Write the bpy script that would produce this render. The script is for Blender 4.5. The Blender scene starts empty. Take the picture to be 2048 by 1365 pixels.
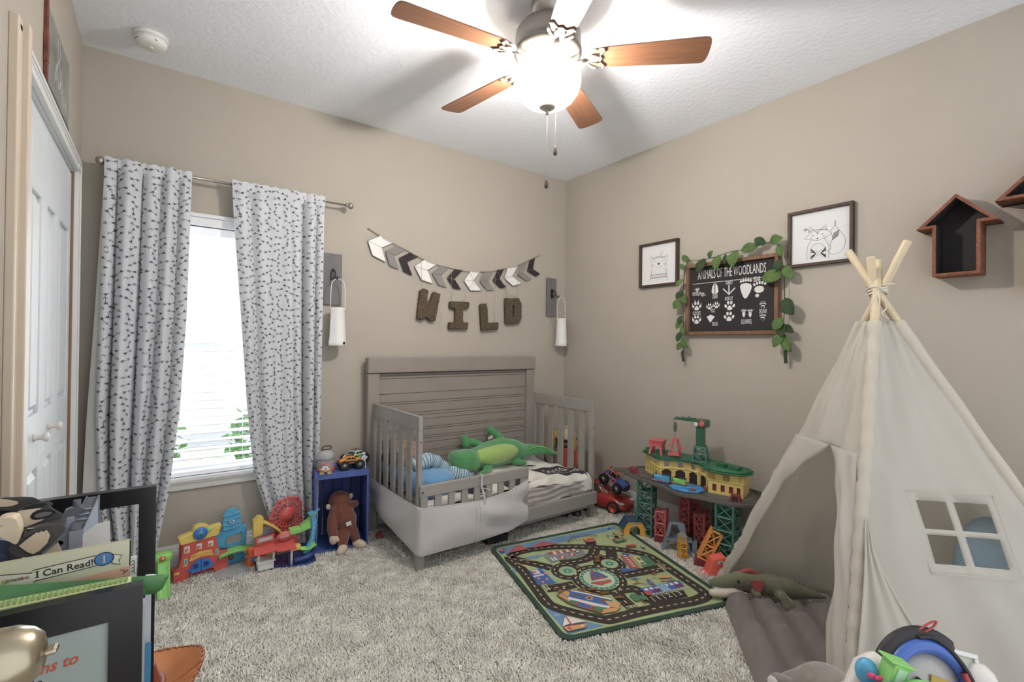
import bpy, math, random
import numpy as np
from mathutils import Matrix, Vector, Quaternion
random.seed(7); rng = np.random.default_rng(11)
sc = bpy.context.scene
COL = sc.collection
pi = math.pi
def lin(h):
    h = h.lstrip('#')
    o = []
    for i in (0, 2, 4):
        c = int(h[i:i+2], 16)/255
        o.append(c/12.92 if c <= .04045 else ((c+.055)/1.055)**2.4)
    return o

# ------------------------------------------------------------------ camera
YAW, PITCH, ROLL = 0.633196, 0.005833, 0.011629
CAM = Vector((-2.9514, -3.2202, 1.26))
fw = Vector((math.sin(YAW)*math.cos(PITCH), math.cos(YAW)*math.cos(PITCH), math.sin(PITCH)))
r0 = Vector((math.cos(YAW), -math.sin(YAW), 0)); u0 = r0.cross(fw)
rt = r0*math.cos(ROLL)+u0*math.sin(ROLL); up = -r0*math.sin(ROLL)+u0*math.cos(ROLL)
cam = bpy.data.cameras.new('camera'); camo = bpy.data.objects.new('camera', cam); COL.objects.link(camo)
cam.sensor_width = 36; cam.lens = 959.78/2048*36; cam.clip_start = .02
camo.matrix_world = Matrix(((rt.x, up.x, -fw.x, CAM.x), (rt.y, up.y, -fw.y, CAM.y), (rt.z, up.z, -fw.z, CAM.z), (0, 0, 0, 1)))
sc.camera = camo
# ------------------------------------------------------------------ world, light, exposure
w = bpy.data.worlds.new('world'); sc.world = w; w.use_nodes = True
bg = w.node_tree.nodes['Background']; bg.inputs[0].default_value = (.93, .97, 1, 1); bg.inputs[1].default_value = .46
sc.view_settings.view_transform = 'Standard'; sc.view_settings.look = 'None'
sc.view_settings.gamma = 1; sc.view_settings.use_curve_mapping = False
sc.view_settings.exposure = 1.7
def area(name, loc, rot, sx, sy, power, col=(1, 1, 1), portal=False):
    l = bpy.data.lights.new(name, 'AREA'); l.shape = 'RECTANGLE'; l.size = sx; l.size_y = sy; l.energy = power; l.color = col
    if portal: l.cycles.is_portal = True
    o = bpy.data.objects.new(name, l); o.location = loc; o.rotation_euler = rot; COL.objects.link(o); return o
area('window_portal', (-2.6, .12, 1.2), (-pi/2, 0, 0), .84, 1.4, 1, portal=True)
area('open_rear_portal', (-1.64, -3.98, 1.37), (pi/2, 0, 0), 3.2, 2.7, 1, portal=True)  # rear wall left out so world light fills the room through here
# daylight arriving through the window
area('window_daylight', (-2.6, .5, 1.45), (-pi/2, 0, 0), 1.0, 1.6, 18, (.92, .97, 1))

# bulbs inside the open topped glass bowl of the ceiling fan
for i, (bx, by) in enumerate(((-1.642, -1.626), (-1.582, -1.640))):
    l = bpy.data.lights.new('fan_bulb', 'POINT'); l.energy = 16; l.shadow_soft_size = .028; l.color = (1, .975, .94)
    o = bpy.data.objects.new('fan_bulb', l); o.location = (bx, by, 2.352); COL.objects.link(o)

# ------------------------------------------------------------------ materials
MATS = {}
def mat(name, hx, rough=.6, metal=0, var=.05, scale=12, bump=0, bscale=120, emit=0, alpha=1, trans=0, stretch=None, coord='Object', detail=3, sheen=0):
    if name in MATS: return MATS[name]
    m = bpy.data.materials.new(name); m.use_nodes = True; nt = m.node_tree; N = nt.nodes; L = nt.links
    b = N['Principled BSDF']; c = lin(hx)
    tc = N.new('ShaderNodeTexCoord'); mp = N.new('ShaderNodeMapping'); L.new(tc.outputs[coord], mp.inputs[0])
    if stretch: mp.inputs['Scale'].default_value = stretch
    nz = N.new('ShaderNodeTexNoise'); nz.inputs['Scale'].default_value = scale; nz.inputs['Detail'].default_value = detail
    L.new(mp.outputs[0], nz.inputs['Vector'])
    cr = N.new('ShaderNodeValToRGB'); cr.color_ramp.elements[0].position = .3; cr.color_ramp.elements[1].position = .7
    cr.color_ramp.elements[0].color = [x*(1-var) for x in c]+[1]; cr.color_ramp.elements[1].color = [min(1, x*(1+var)) for x in c]+[1]
    L.new(nz.outputs['Fac'], cr.inputs[0]); L.new(cr.outputs[0], b.inputs['Base Color'])
    b.inputs['Roughness'].default_value = rough; b.inputs['Metallic'].default_value = metal
    if sheen: b.inputs['Sheen Weight'].default_value = sheen
    if bump:
        n2 = N.new('ShaderNodeTexNoise'); n2.inputs['Scale'].default_value = bscale; n2.inputs['Detail'].default_value = 4
        L.new(mp.outputs[0], n2.inputs['Vector'])
        bp = N.new('ShaderNodeBump'); bp.inputs['Strength'].default_value = bump; bp.inputs['Distance'].default_value = .004
        L.new(n2.outputs['Fac'], bp.inputs['Height']); L.new(bp.outputs[0], b.inputs['Normal'])
    if emit:
        b.inputs['Emission Color'].default_value = c+[1]; b.inputs['Emission Strength'].default_value = emit
    if trans: b.inputs['Transmission Weight'].default_value = trans
    if alpha < 1: b.inputs['Alpha'].default_value = alpha
    MATS[name] = m; return m

# ------------------------------------------------------------------ mesh builder
PM = {}
def T(x, y, z): return Matrix.Translation((x, y, z))
def RZ(d): return Matrix.Rotation(math.radians(d), 4, 'Z')
def RX(d): return Matrix.Rotation(math.radians(d), 4, 'X')
def RY(d): return Matrix.Rotation(math.radians(d), 4, 'Y')
def basis(o, X, Y, Z): return Matrix(((X[0], Y[0], Z[0], o[0]), (X[1], Y[1], Z[1], o[1]), (X[2], Y[2], Z[2], o[2]), (0, 0, 0, 1)))
def WA(x, z, off=0): return basis((x, -off, z), (1, 0, 0), (0, 0, 1), (0, -1, 0))       # on the window wall
def WB(y, z, off=0): return basis((-off, y, z), (0, -1, 0), (0, 0, 1), (-1, 0, 0))      # on the right wall
def WC(y, z, off=0): return basis((-3.28+off, y, z), (0, 1, 0), (0, 0, 1), (1, 0, 0))   # on the closet wall
def FC(x, y, z, deg=0): return T(x, y, z) @ RZ(deg) @ basis((0, 0, 0), (1, 0, 0), (0, 0, 1), (0, -1, 0))  # upright, facing -y, turned
class MB:
    def __init__(s, M=None): s.v = []; s.f = []; s.mi = []; s.sm = []; s.mats = []; s.M = M or Matrix()
    def add(s, vs, fs, m, smooth=False, M=None):
        Q = s.M @ M if M is not None else s.M
        if m not in s.mats: s.mats.append(m)
        k = s.mats.index(m); n = len(s.v)
        s.v += [tuple(Q @ Vector(p)) for p in vs]
        for f in fs: s.f.append([i+n for i in f]); s.mi.append(k); s.sm.append(smooth)
        return s
    def box(s, c, d, m, M=None):
        x, y, z = c; a, b, e = d[0]/2, d[1]/2, d[2]/2
        vs = [(x+i*a, y+j*b, z+k*e) for k in (-1, 1) for j in (-1, 1) for i in (-1, 1)]
        return s.add(vs, [(0, 2, 3, 1), (4, 5, 7, 6), (0, 1, 5, 4), (2, 6, 7, 3), (0, 4, 6, 2), (1, 3, 7, 5)], m, False, M)
    def bb(s, x0, x1, y0, y1, z0, z1, m, M=None): return s.box(((x0+x1)/2, (y0+y1)/2, (z0+z1)/2), (x1-x0, y1-y0, z1-z0), m, M)
    def tube(s, path, r, m, n=10, smooth=True, M=None, caps=True, sq=1, closed=False):
        P = [Vector(p) for p in path]; k = len(P); R = r if isinstance(r, (list, tuple)) else [r]*k
        up_ = Vector((0, 0, 1)); vs = []; fs = []; prev = None
        for i in range(k):
            if closed: t = P[(i+1) % k]-P[i-1]
            else: t = P[min(i+1, k-1)]-P[max(i-1, 0)]
            t = t.normalized() if t.length > 1e-9 else Vector((0, 0, 1))
            if prev is None:
                a = up_.cross(t)
                if a.length < .05: a = Vector((1, 0, 0)).cross(t)
            else: a = prev-t*prev.dot(t)
            a = a.normalized() if a.length > 1e-9 else Vector((1, 0, 0)); b = t.cross(a); prev = a
            for j in range(n):
                q = 2*pi*j/n; vs.append(P[i]+a*math.cos(q)*R[i]+b*math.sin(q)*R[i]*sq)
        for i in range(k if closed else k-1):
            for j in range(n): fs.append((i*n+j, i*n+(j+1) % n, ((i+1) % k)*n+(j+1) % n, ((i+1) % k)*n+j))
        if caps and not closed: fs += [tuple(range(n-1, -1, -1)), tuple((k-1)*n+j for j in range(n))]
        return s.add(vs, fs, m, smooth, M)
    def cyl(s, p, q, r, m, n=16, r2=None, smooth=True, M=None): return s.tube([p, q], [r, r if r2 is None else r2], m, n, smooth, M)
    def limb(s, path, rad, m, n=12, M=None, sq=1):
        P = [Vector(p) for p in path]; R = list(rad)
        a = (P[0]-P[1]).normalized(); b = (P[-1]-P[-2]).normalized()
        p0 = [P[0]+a*R[0]*math.sin(t) for t in (1.5, 1.1, .6)]; r0_ = [max(R[0]*math.cos(t), 1e-4) for t in (1.5, 1.1, .6)]
        p1 = [P[-1]+b*R[-1]*math.sin(t) for t in (.6, 1.1, 1.5)]; r1_ = [max(R[-1]*math.cos(t), 1e-4) for t in (.6, 1.1, 1.5)]
        return s.tube(p0+P+p1, r0_+R+r1_, m, n, True, M, True, sq)
    def lathe(s, prof, m, n=24, M=None, smooth=True):
        vs = []; fs = []
        for r, z in prof:
            for j in range(n): q = 2*pi*j/n; vs.append((r*math.cos(q), r*math.sin(q), z))
        for i in range(len(prof)-1):
            for j in range(n): fs.append((i*n+j, i*n+(j+1) % n, (i+1)*n+(j+1) % n, (i+1)*n+j))
        if prof[0][0] > 1e-4: fs.append(tuple(range(n-1, -1, -1)))
        if prof[-1][0] > 1e-4: fs.append(tuple((len(prof)-1)*n+j for j in range(n)))
        return s.add(vs, fs, m, smooth, M)
    def prism(s, poly, z0, z1, m, M=None, m2=None):
        n = len(poly)
        ar = sum(poly[i][0]*poly[(i+1) % n][1]-poly[(i+1) % n][0]*poly[i][1] for i in range(n))
        if ar < 0: poly = poly[::-1]
        vs = [(p[0], p[1], z0) for p in poly]+[(p[0], p[1], z1) for p in poly]
        s.add(vs, [tuple(range(n-1, -1, -1)), tuple(range(n, 2*n))]+[(i, (i+1) % n, n+(i+1) % n, n+i) for i in range(n)], m, False, M)
        return s
    def ell(s, c, r, m, M=None, n=16, k=10, e=1):
        vs = []; fs = []; f = lambda x: math.copysign(abs(x)**e, x)
        for i in range(k+1):
            a = -pi/2+pi*i/k; ca = max(math.cos(a), 1e-3)
            for j in range(n):
                q = 2*pi*j/n; vs.append((c[0]+r[0]*f(ca)*f(math.cos(q)), c[1]+r[1]*f(ca)*f(math.sin(q)), c[2]+r[2]*f(math.sin(a))))
        for i in range(k):
            for j in range(n): fs.append((i*n+j, i*n+(j+1) % n, (i+1)*n+(j+1) % n, (i+1)*n+j))
        fs += [tuple(range(n-1, -1, -1)), tuple(k*n+j for j in range(n))]
        return s.add(vs, fs, m, True, M)
    def grid(s, fn, nu, nv, m, M=None, smooth=True, skip=None):
        vs = [fn(i/nu, j/nv) for j in range(nv+1) for i in range(nu+1)]
        fs = [(j*(nu+1)+i, j*(nu+1)+i+1, (j+1)*(nu+1)+i+1, (j+1)*(nu+1)+i) for j in range(nv) for i in range(nu) if not (skip and skip(i, j))]
        return s.add(vs, fs, m, smooth, M)
    def loft(s, rings, m, M=None, smooth=True):
        n = len(rings[0]); vs = [p for r in rings for p in r]; fs = []
        for i in range(len(rings)-1):
            for j in range(n): fs.append((i*n+j, i*n+(j+1) % n, (i+1)*n+(j+1) % n, (i+1)*n+j))
        fs += [tuple(range(n-1, -1, -1)), tuple((len(rings)-1)*n+j for j in range(n))]
        return s.add(vs, fs, m, smooth, M)
    def text(s, txt, size, m, M, depth=.0006, sx=1, align='CENTER', shear=0, bold=0):
        cu = bpy.data.curves.new('t', 'FONT'); cu.body = txt; cu.size = size; cu.extrude = depth; cu.align_x = align; cu.align_y = 'CENTER'; cu.resolution_u = 3; cu.shear = shear; cu.offset = bold*size
        o = bpy.data.objects.new('t', cu); me = bpy.data.meshes.new_from_object(o)
        S = Matrix.Diagonal((sx, 1, 1, 1))
        s.add([tuple(v.co) for v in me.vertices], [tuple(p.vertices) for p in me.polygons], m, False, M @ S)
        bpy.data.objects.remove(o); bpy.data.meshes.remove(me); bpy.data.curves.remove(cu); return s
    def build(s, name, parent=None, bevel=0, solid=0, subs=0, world=True, remesh=0, seg=2, smooth=0, origin=None):
        me = bpy.data.meshes.new(name); V = [Vector(v) for v in s.v]
        o = bpy.data.objects.new(name, me)
        if parent is not None:
            o.parent = parent
            if world: I = PM[parent].inverted(); V = [I @ v for v in V]
            PM[o] = PM[parent]
        else:
            if origin is None:
                A = np.array(s.v); origin = Vector(((A[:, 0].min()+A[:, 0].max())/2, (A[:, 1].min()+A[:, 1].max())/2, A[:, 2].min()))
            V = [v-Vector(origin) for v in V]; o.location = origin; PM[o] = Matrix.Translation(origin)
        me.from_pydata([tuple(v) for v in V], [], s.f)
        for m in s.mats: me.materials.append(m)
        me.polygons.foreach_set('material_index', s.mi); me.polygons.foreach_set('use_smooth', s.sm)
        me.update(); COL.objects.link(o)
        if remesh:
            md = o.modifiers.new('r', 'REMESH'); md.mode = 'VOXEL'; md.voxel_size = remesh; md.use_smooth_shade = True
            md = o.modifiers.new('s', 'SMOOTH'); md.iterations = smooth or 4; md.factor = .5
        if solid: md = o.modifiers.new('s', 'SOLIDIFY'); md.thickness = solid; md.offset = 0
        if bevel: md = o.modifiers.new('b', 'BEVEL'); md.width = bevel; md.segments = seg; md.limit_method = 'ANGLE'; md.angle_limit = math.radians(40)
        if subs: md = o.modifiers.new('u', 'SUBSURF'); md.levels = subs; md.render_levels = subs
        return o
def tag(o, label=None, cat=None, group=None, kind=None):
    if label: o['label'] = label
    if cat: o['category'] = cat
    if group: o['group'] = group
    if kind: o['kind'] = kind
    return o
def thing(name, label, cat, loc=(0, 0, 0), rot=(0, 0, 0), group=None, scale=1):
    o = bpy.data.objects.new(name, None); COL.objects.link(o); o.empty_display_size = .05
    o.location = loc; o.rotation_euler = rot; o.scale = (scale,)*3
    from mathutils import Euler
    PM[o] = Matrix.Translation(loc) @ Euler(rot).to_matrix().to_4x4() @ Matrix.Scale(scale, 4)
    return tag(o, label, cat, group)
def dup(o, loc=None, rot=None, label=None, group=None, parent=None):
    c = o.copy(); COL.objects.link(c)
    if parent is not None: c.parent = parent
    if loc is not None: c.location = loc
    if rot is not None: c.rotation_euler = rot
    if label: c['label'] = label
    if group: c['group'] = group
    for ch in list(o.children): dup(ch, parent=c)
    return c
def struct(o): o['kind'] = 'structure'; return o
def lerp(a, b, t): return a+(b-a)*t
def pl(xs, ys, x):
    return float(np.interp(x, xs, ys))
# ------------------------------------------------------------------ room shell
W, H, YB = 3.28, 2.74, -3.98
mwall = mat('wall_paint', '#ada599', .85, var=.015, scale=3, bump=.12, bscale=180)
mceil = mat('ceiling_knockdown', '#f1f3f8', .9, var=.01, scale=3, bump=.9, bscale=38)
mtrim = mat('white_trim_paint', '#dcdcdb', .45, var=.01)
mdoor = mat('white_door_paint', '#d3d7da', .42, var=.01)
mdark = mat('closet_dark', '#8a6c54', .8)
mcarp = mat('carpet_base', '#b3a999', .95, var=.12, scale=60, bump=.6, bscale=260)
b = MB(); b.bb(-W-.1, .1, YB, .1, -.05, 0, mcarp); struct(b.build('floor'))
b = MB(); b.bb(-W-.7, .1, YB, .1, H, H+.08, mceil); struct(b.build('ceiling'))
WX0, WX1, WZ0, WZ1 = -3.02, -2.2, .50, 1.905
b = MB(); b.bb(-W-.1, WX0, 0, .1, 0, H, mwall); b.bb(WX1, .1, 0, .1, 0, H, mwall); b.bb(WX0, WX1, 0, .1, 0, WZ0, mwall); b.bb(WX0, WX1, 0, .1, WZ1, H, mwall)
struct(b.build('wall_back'))
b = MB(); b.bb(0, .1, YB, 0, 0, H, mwall); struct(b.build('wall_right'))
CY0, CY1, CZ = -1.36, -.215, 2.04
b = MB(); b.bb(-W-.1, -W, CY1, 0, 0, H, mwall); b.bb(-W-.1, -W, YB, CY0, 0, H, mwall); b.bb(-W-.1, -W, CY0, CY1, CZ, H, mwall)
struct(b.build('wall_left'))
b = MB(); b.bb(-W-.62, -W-.58, CY0-.1, CY1+.1, 0, H, mdark); b.bb(-W-.6, -W-.1, CY0-.1, CY0-.04, 0, H, mdark); b.bb(-W-.6, -W-.1, CY1+.04, CY1+.1, 0, H, mdark)
struct(b.build('wall_closet'))
# closet casing: head and legs with a stepped profile
def casing(b, M, L):   # profile across x (0..0.06), depth z, running along y for L
    for x0, x1, d in ((0, .012, .020), (.012, .022, .016), (.022, .04, .013), (.04, .058, .017), (.0005, .0575, .0095)):
        b.bb(x0, x1, 0, L, 0, d, mtrim, M)
b = MB(); casing(b, basis((-W, CY0-.058, CZ+.058), (0, 0, -1), (0, 1, 0), (1, 0, 0)), CY1-CY0+.116); struct(b.build('trim_1'))
b = MB(); casing(b, basis((-W, CY1+.058, 0), (0, -1, 0), (0, 0, 1), (1, 0, 0)), CZ+.05); struct(b.build('trim_2'))
mtan = mat('warm_trim_paint', '#cdbfad', .5, var=.01)
b = MB(); b.bb(-W, -W+.034, CY0-.030, CY0+.0, 0, CZ+.075, mtan); b.bb(-W, -W+.020, CY0-.075, CY0-.03, 0, CZ+.075, mtan); struct(b.build('trim_3', bevel=.003))
b = MB(); b.bb(-W-.10, -W-.002, CY1-.007, CY1, 0, CZ-.001, mdark); b.bb(-W-.1, -W, CY0-.012, CY0, 0, CZ, mdark)
b.bb(-W-.1, -W-.001, CY0+.001, CY1-.008, CZ-.0045, CZ-.001, mtrim); b.bb(-W-.06, -W-.014, CY0+.001, CY1-.008, CZ-.022, CZ-.005, mat('track_head_shade', '#b9c2ca', .4)); struct(b.build('trim_4'))  # track strip fills the slot; its colour carries the head jamb's blue-grey shade
# bifold closet doors
knobm = mat('white_knob', '#d9d4cc', .35)
for i, (y0, y1) in enumerate(((CY0+.002, -1.106), (-1.104, -.836), (-.834, -.566), (-.564, -.226))):
    b = MB(); M = basis((-W-.030, y0, .012), (0, 1, 0), (0, 0, 1), (1, 0, 0)); wd = y1-y0; hh = CZ-.030
    b.bb(0, wd, 0, hh, -.012, .008, mdoor, M)
    st = .052
    b.bb(0, st, 0, hh, .008, .020, mdoor, M); b.bb(wd-st, wd, 0, hh, .008, .020, mdoor, M)
    for z0, z1 in ((0, .16), (.80, .99), (hh-.27, hh)): b.bb(st, wd-st, z0, z1, .008, .020, mdoor, M)
    for z0, z1 in ((.16, .80), (.99, hh-.27)):
        x0, x1 = st+.012, wd-st-.012; z0 += .014; z1 -= .014; k = .018
        vs = [(x0, z0, .008), (x1, z0, .008), (x1, z1, .008), (x0, z1, .008), (x0+k, z0+k, .019), (x1-k, z0+k, .019), (x1-k, z1-k, .019), (x0+k, z1-k, .019)]
        b.add(vs, [(0, 1, 5, 4), (1, 2, 6, 5), (2, 3, 7, 6), (3, 0, 4, 7), (4, 5, 6, 7)], mdoor, False, M)
    d = struct(b.build('door_%d' % (i+1), bevel=.002))
    if i in (1, 2):
        k = MB(); k.lathe([(.013, 0), (.013, .004), (.0085, .009), (.0085, .020), (.014, .026), (.0165, .031), (.0165, .035), (.012, .039), (0, .040)], knobm, 20, T(-W-.010, (y0+y1)/2, .925) @ RY(90))
        k.build('door_knob', d)
# baseboards
def baseb(name, x0, x1, y0, y1):
    b = MB(); dx, dy = x1-x0, y1-y0
    b.bb(x0, x1, y0, y1, 0, .105, mtrim)
    if dx > dy: b.bb(x0, x1, y0+.004, y1, .105, .125, mtrim); b.bb(x0, x1, y0+.008, y1, .125, .133, mtrim)
    else: b.bb(x0+.004, x1, y0, y1, .105, .125, mtrim); b.bb(x0+.008, x1, y0, y1, .125, .133, mtrim)
    struct(b.build(name, bevel=.0015))
baseb('baseboard_back', -W, -.015, -.015, 0); baseb('baseboard_right', -.015, 0, YB, 0); baseb('baseboard_left', -W, -W+.015, -.157, -.015)
# window: frame, sashes, glass
mvin = mat('vinyl_window', '#e4e8ec', .4, var=.01)
b = MB(); f = .035
for x0, x1, z0, z1 in ((WX0, WX0+f, WZ0, WZ1), (WX1-f, WX1, WZ0, WZ1), (WX0, WX1, WZ0, WZ0+f), (WX0, WX1, WZ1-f, WZ1)): b.bb(x0, x1, .05, .1, z0, z1, mvin)
b.bb(WX0, WX1, .055, .09, 1.215, 1.255, mvin)
wi = struct(b.build('window_1', bevel=.002))
gm = bpy.data.materials.new('window_glass'); gm.use_nodes = True; N = gm.node_tree.nodes; N.clear()
o_ = N.new('ShaderNodeOutputMaterial'); tr = N.new('ShaderNodeBsdfTransparent'); gl = N.new('ShaderNodeBsdfGlossy'); gl.inputs['Roughness'].default_value = .02; mx = N.new('ShaderNodeMixShader'); mx.inputs[0].default_value = .05
for a, c in ((tr.outputs[0], mx.inputs[1]), (gl.outputs[0], mx.inputs[2]), (mx.outputs[0], o_.inputs[0])): gm.node_tree.links.new(a, c)
MATS['window_glass'] = gm
b = MB(); b.bb(WX0+f, WX1-f, .072, .076, WZ0+f, WZ1-f, gm); b.build('pane', wi)
b = MB(); b.bb(WX0-.03, WX1+.03, -.030, .05, .478, .50, mtrim); b.bb(WX0-.028, WX1+.028, -.022, 0, .466, .478, mtrim); b.build('window_sill', wi, bevel=.003)
b = MB(); b.bb(WX0-.02, WX1+.02, -.014, 0, .431, .468, mat('apron_paint', '#cfccc6', .5, var=.01)); b.build('window_apron', wi, bevel=.002)
b = MB(); b.bb(WX0-.02, WX1+.02, -.016, 0, WZ1-.002, WZ1+.045, mtrim); b.bb(WX0-.035, WX1+.035, -.028, 0, WZ1+.045, WZ1+.066, mtrim); b.build('window_head', wi, bevel=.003)
# blind
mblind = mat('blind_white', '#f0f2f4', .45, var=.01)
bl = thing('window_blind', 'white horizontal slat blind filling the window between the arrow curtains', 'blind', (-2.61, .028, .51))
b = MB(); b.bb(WX0+.008, WX1-.008, .003, .05, WZ1-.052, WZ1-.004, mblind); b.build('headrail', bl, bevel=.004)
b = MB(); z = .548
while z < WZ1-.06:
    b.add([(x, .026+.022*s, z+.0035*s+(.0012 if abs(s) < .5 else 0)) for x in (WX0+.01, WX1-.01) for s in (-1, 0, 1)], [(0, 3, 4, 1), (1, 4, 5, 2)], mblind, True); z += .0465
tag(b.build('slats', bl, solid=.0022), 'slats')
b = MB(); b.bb(WX0+.01, WX1-.01, .002, .048, .5005, .526, mblind); b.build('bottom_rail', bl, bevel=.004)
b = MB()
for x in (-2.9, -2.61, -2.32): b.tube([(x, .003, WZ1-.05), (x, .003, .53)], .0009, mblind, 5); b.tube([(x, .049, WZ1-.05), (x, .049, .53)], .0009, mblind, 5)
b.build('ladder_cords', bl)
b = MB(); b.tube([(-2.56, -.004, WZ1-.05), (-2.555, -.004, 1.2), (-2.55, -.004, .60), (-2.545, -.010, .545), (-2.53, -.014, .535), (-2.535, -.012, .52), (-2.56, -.01, .512)], .0018, mblind, 6); b.build('pull_cord', bl)
# outside: lawn, mulch bed, neighbouring wall, shrubs
mgr = mat('lawn', '#e4ecd8', .9, var=.2, scale=6)
b = MB(); b.bb(-12, 8, .3, 14, -.34, -.3, mgr); tag(b.build('lawn'), 'pale green lawn outside the window, seen through the blind', 'lawn', kind='stuff')
b = MB(); b.bb(-5, 1, 3.0, 3.5, -.3, -.27, mat('mulch', '#b9a49a', .9, var=.3, scale=30)); b.bb(-6, 2, 5.0, 6.6, -.3, -.27, mat('driveway', '#c9ccd2', .9)); tag(b.build('path'), 'grey path and mulch strip across the lawn outside the window', 'path')
mleaf = mat('shrub_leaf', '#5f9a4c', .7, var=.4, scale=20)
def shrub(x, y, r, h, lab):
    b = MB()
    for i in range(260):
        a = rng.normal(size=3); a /= np.linalg.norm(a); rr = r*(.55+.45*rng.random())
        c = Vector((x+a[0]*rr, y+a[1]*rr, -.3+h*.5+a[2]*rr*h/(2*r))); q = Quaternion(Vector(rng.normal(size=3)).normalized(), rng.random()*6)
        s_ = .05+.04*rng.random()
        b.add([c+q @ Vector(p) for p in ((-s_, 0, 0), (0, -s_*.45, .01), (s_, 0, 0), (0, s_*.45, .01))], [(0, 1, 2, 3)], mleaf)
    b.tube([(x, y, -.3), (x, y, -.3+h*.5)], .02, mleaf, 6)
    tag(b.build('shrub'), lab, 'shrub', 'garden shrubs outside the window')
shrub(-3.05, 3.3, .35, .85, 'dark leafy shrub outside the window, behind the left curtain edge')
shrub(-1.95, 3.2, .38, .8, 'dark leafy shrub outside the window, beside the right curtain')
shrub(-2.35, 1.55, .16, .34, 'small bright green plant outside, low in the middle of the window')
# ------------------------------------------------------------------ carpet pile
def inpoly(x, y, P):
    r = np.zeros(x.shape, bool); n = len(P)
    for i in range(n):
        (x1, y1), (x2, y2) = P[i], P[(i+1) % n]
        c = ((y1 > y) != (y2 > y)) & (x < (x2-x1)*(y-y1)/((y2-y1) or 1e-9)+x1); r ^= c
    return r
RUG = [(-1.315, -.79), (-.36, -.945), (-.69, -1.985), (-1.566, -1.727)]
sp = .0083
gx, gy = np.meshgrid(np.arange(-W+.01, -.02, sp), np.arange(-2.75, -.02, sp)); gx = gx.ravel(); gy = gy.ravel()
gx = gx+rng.uniform(-.5, .5, gx.size)*sp; gy = gy+rng.uniform(-.5, .5, gy.size)*sp
keep = ~inpoly(gx, gy, RUG) & (gy < -.02) & (gx < -.02) & (gy > -3.3+0) & ((gy > -2.3) | (gx > -2.3))
gx = gx[keep]; gy = gy[keep]; n = gx.size
low = np.sin(gx*9+3*np.sin(gy*7))*np.cos(gy*11+2*np.sin(gx*5))+.6*np.sin(gx*23+gy*17)
ang = rng.uniform(0, 2*pi, n)*.55+low*1.2; lean = rng.uniform(.004, .016, n); hgt = rng.uniform(.008, .017, n)*(1+.12*low); rad = rng.uniform(.0032, .0056, n)
dx, dy = np.cos(ang)*lean, np.sin(ang)*lean
vs = np.zeros((n, 7, 3), np.float32)
for k in range(3):
    a = ang+k*2*pi/3
    vs[:, k] = np.stack([gx+rad*np.cos(a), gy+rad*np.sin(a), np.zeros(n)], 1)
    vs[:, 3+k] = np.stack([gx+dx*.45+rad*.9*np.cos(a+.5), gy+dy*.45+rad*.9*np.sin(a+.5), hgt*.62], 1)
vs[:, 6] = np.stack([gx+dx*1.3, gy+dy*1.3, hgt], 1)
tri = np.array([[0, 1, 4], [0, 4, 3], [1, 2, 5], [1, 5, 4], [2, 0, 3], [2, 3, 5], [3, 4, 6], [4, 5, 6], [5, 3, 6]])
F = (tri[None]+(np.arange(n)*7)[:, None, None]).reshape(-1)
me = bpy.data.meshes.new('carpet_pile'); me.vertices.add(n*7); me.vertices.foreach_set('co', vs.reshape(-1))
nt_ = n*9; me.loops.add(nt_*3); me.loops.foreach_set('vertex_index', F.astype(np.int32)); me.polygons.add(nt_)
me.polygons.foreach_set('loop_start', np.arange(nt_, dtype=np.int32)*3); me.polygons.foreach_set('loop_total', np.full(nt_, 3, np.int32))
me.polygons.foreach_set('use_smooth', np.ones(nt_, bool)); me.update(calc_edges=True)
me.materials.append(mat('carpet_yarn', '#f0e9de', 1, var=.2, scale=14, detail=9))
cp = bpy.data.objects.new('carpet_pile', me); COL.objects.link(cp)
tag(cp, 'shaggy beige carpet pile covering the whole floor', 'carpet', kind='stuff')
# ------------------------------------------------------------------ ceiling fan
mnick = mat('brushed_nickel', '#a8a29b', .38, .75, var=.04)
mfan = mat('fan_nickel_dimmed', '#6a655f', .5, .45, var=.04)  # darker copy of the nickel; its colour offsets the bulbs' glare
mnickd = mat('nickel_shadow_slot', '#4a4540', .6, .3)
mwood = mat('cherry_blade_wood', '#7a543d', .45, var=.2, scale=7, stretch=(.7, 16, 4), detail=5)
fx, fy = -1.612, -1.633
fan = thing('ceiling_fan', 'brushed nickel ceiling fan with five cherry wood blades and lit glass bowl', 'ceiling fan', (fx, fy, 2.30))
b = MB(T(fx, fy, 0)); b.lathe([(.072, 2.74), (.074, 2.725), (.070, 2.70), (.050, 2.672), (.03, 2.664), (.014, 2.662)], mnick, 32); b.build('canopy', fan)
b = MB(T(fx, fy, 0)); b.cyl((0, 0, 2.63), (0, 0, 2.68), .0135, mnick); b.build('downrod', fan)
b = MB(T(fx, fy, 0)); b.lathe([(.03, 2.655), (.06, 2.648), (.118, 2.632), (.140, 2.60), (.143, 2.56), (.140, 2.535), (.146, 2.53), (.146, 2.515), (.128, 2.503), (.058, 2.478), (.05, 2.478)], mfan, 48); mo = b.build('motor_housing', fan)
b = MB(T(fx, fy, 0))
for k in range(40):
    a = 2*pi*k/40; r1, r2 = .070, .122
    M = basis((0, 0, 0), (math.cos(a), math.sin(a), 0), (-math.sin(a), math.cos(a), 0), (0, 0, 1))
    z1, z2 = 2.4835, 2.4995
    b.add([(r1, -.0028, z1-.0012), (r2, -.0042, z2-.0014), (r2, .0042, z2-.0014), (r1, .0028, z1-.0012)], [(0, 1, 2, 3)], mnickd, False, M)
b.build('vent_slots', mo)
blade_ang = [172, 100, 28, -44, -116]
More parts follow.
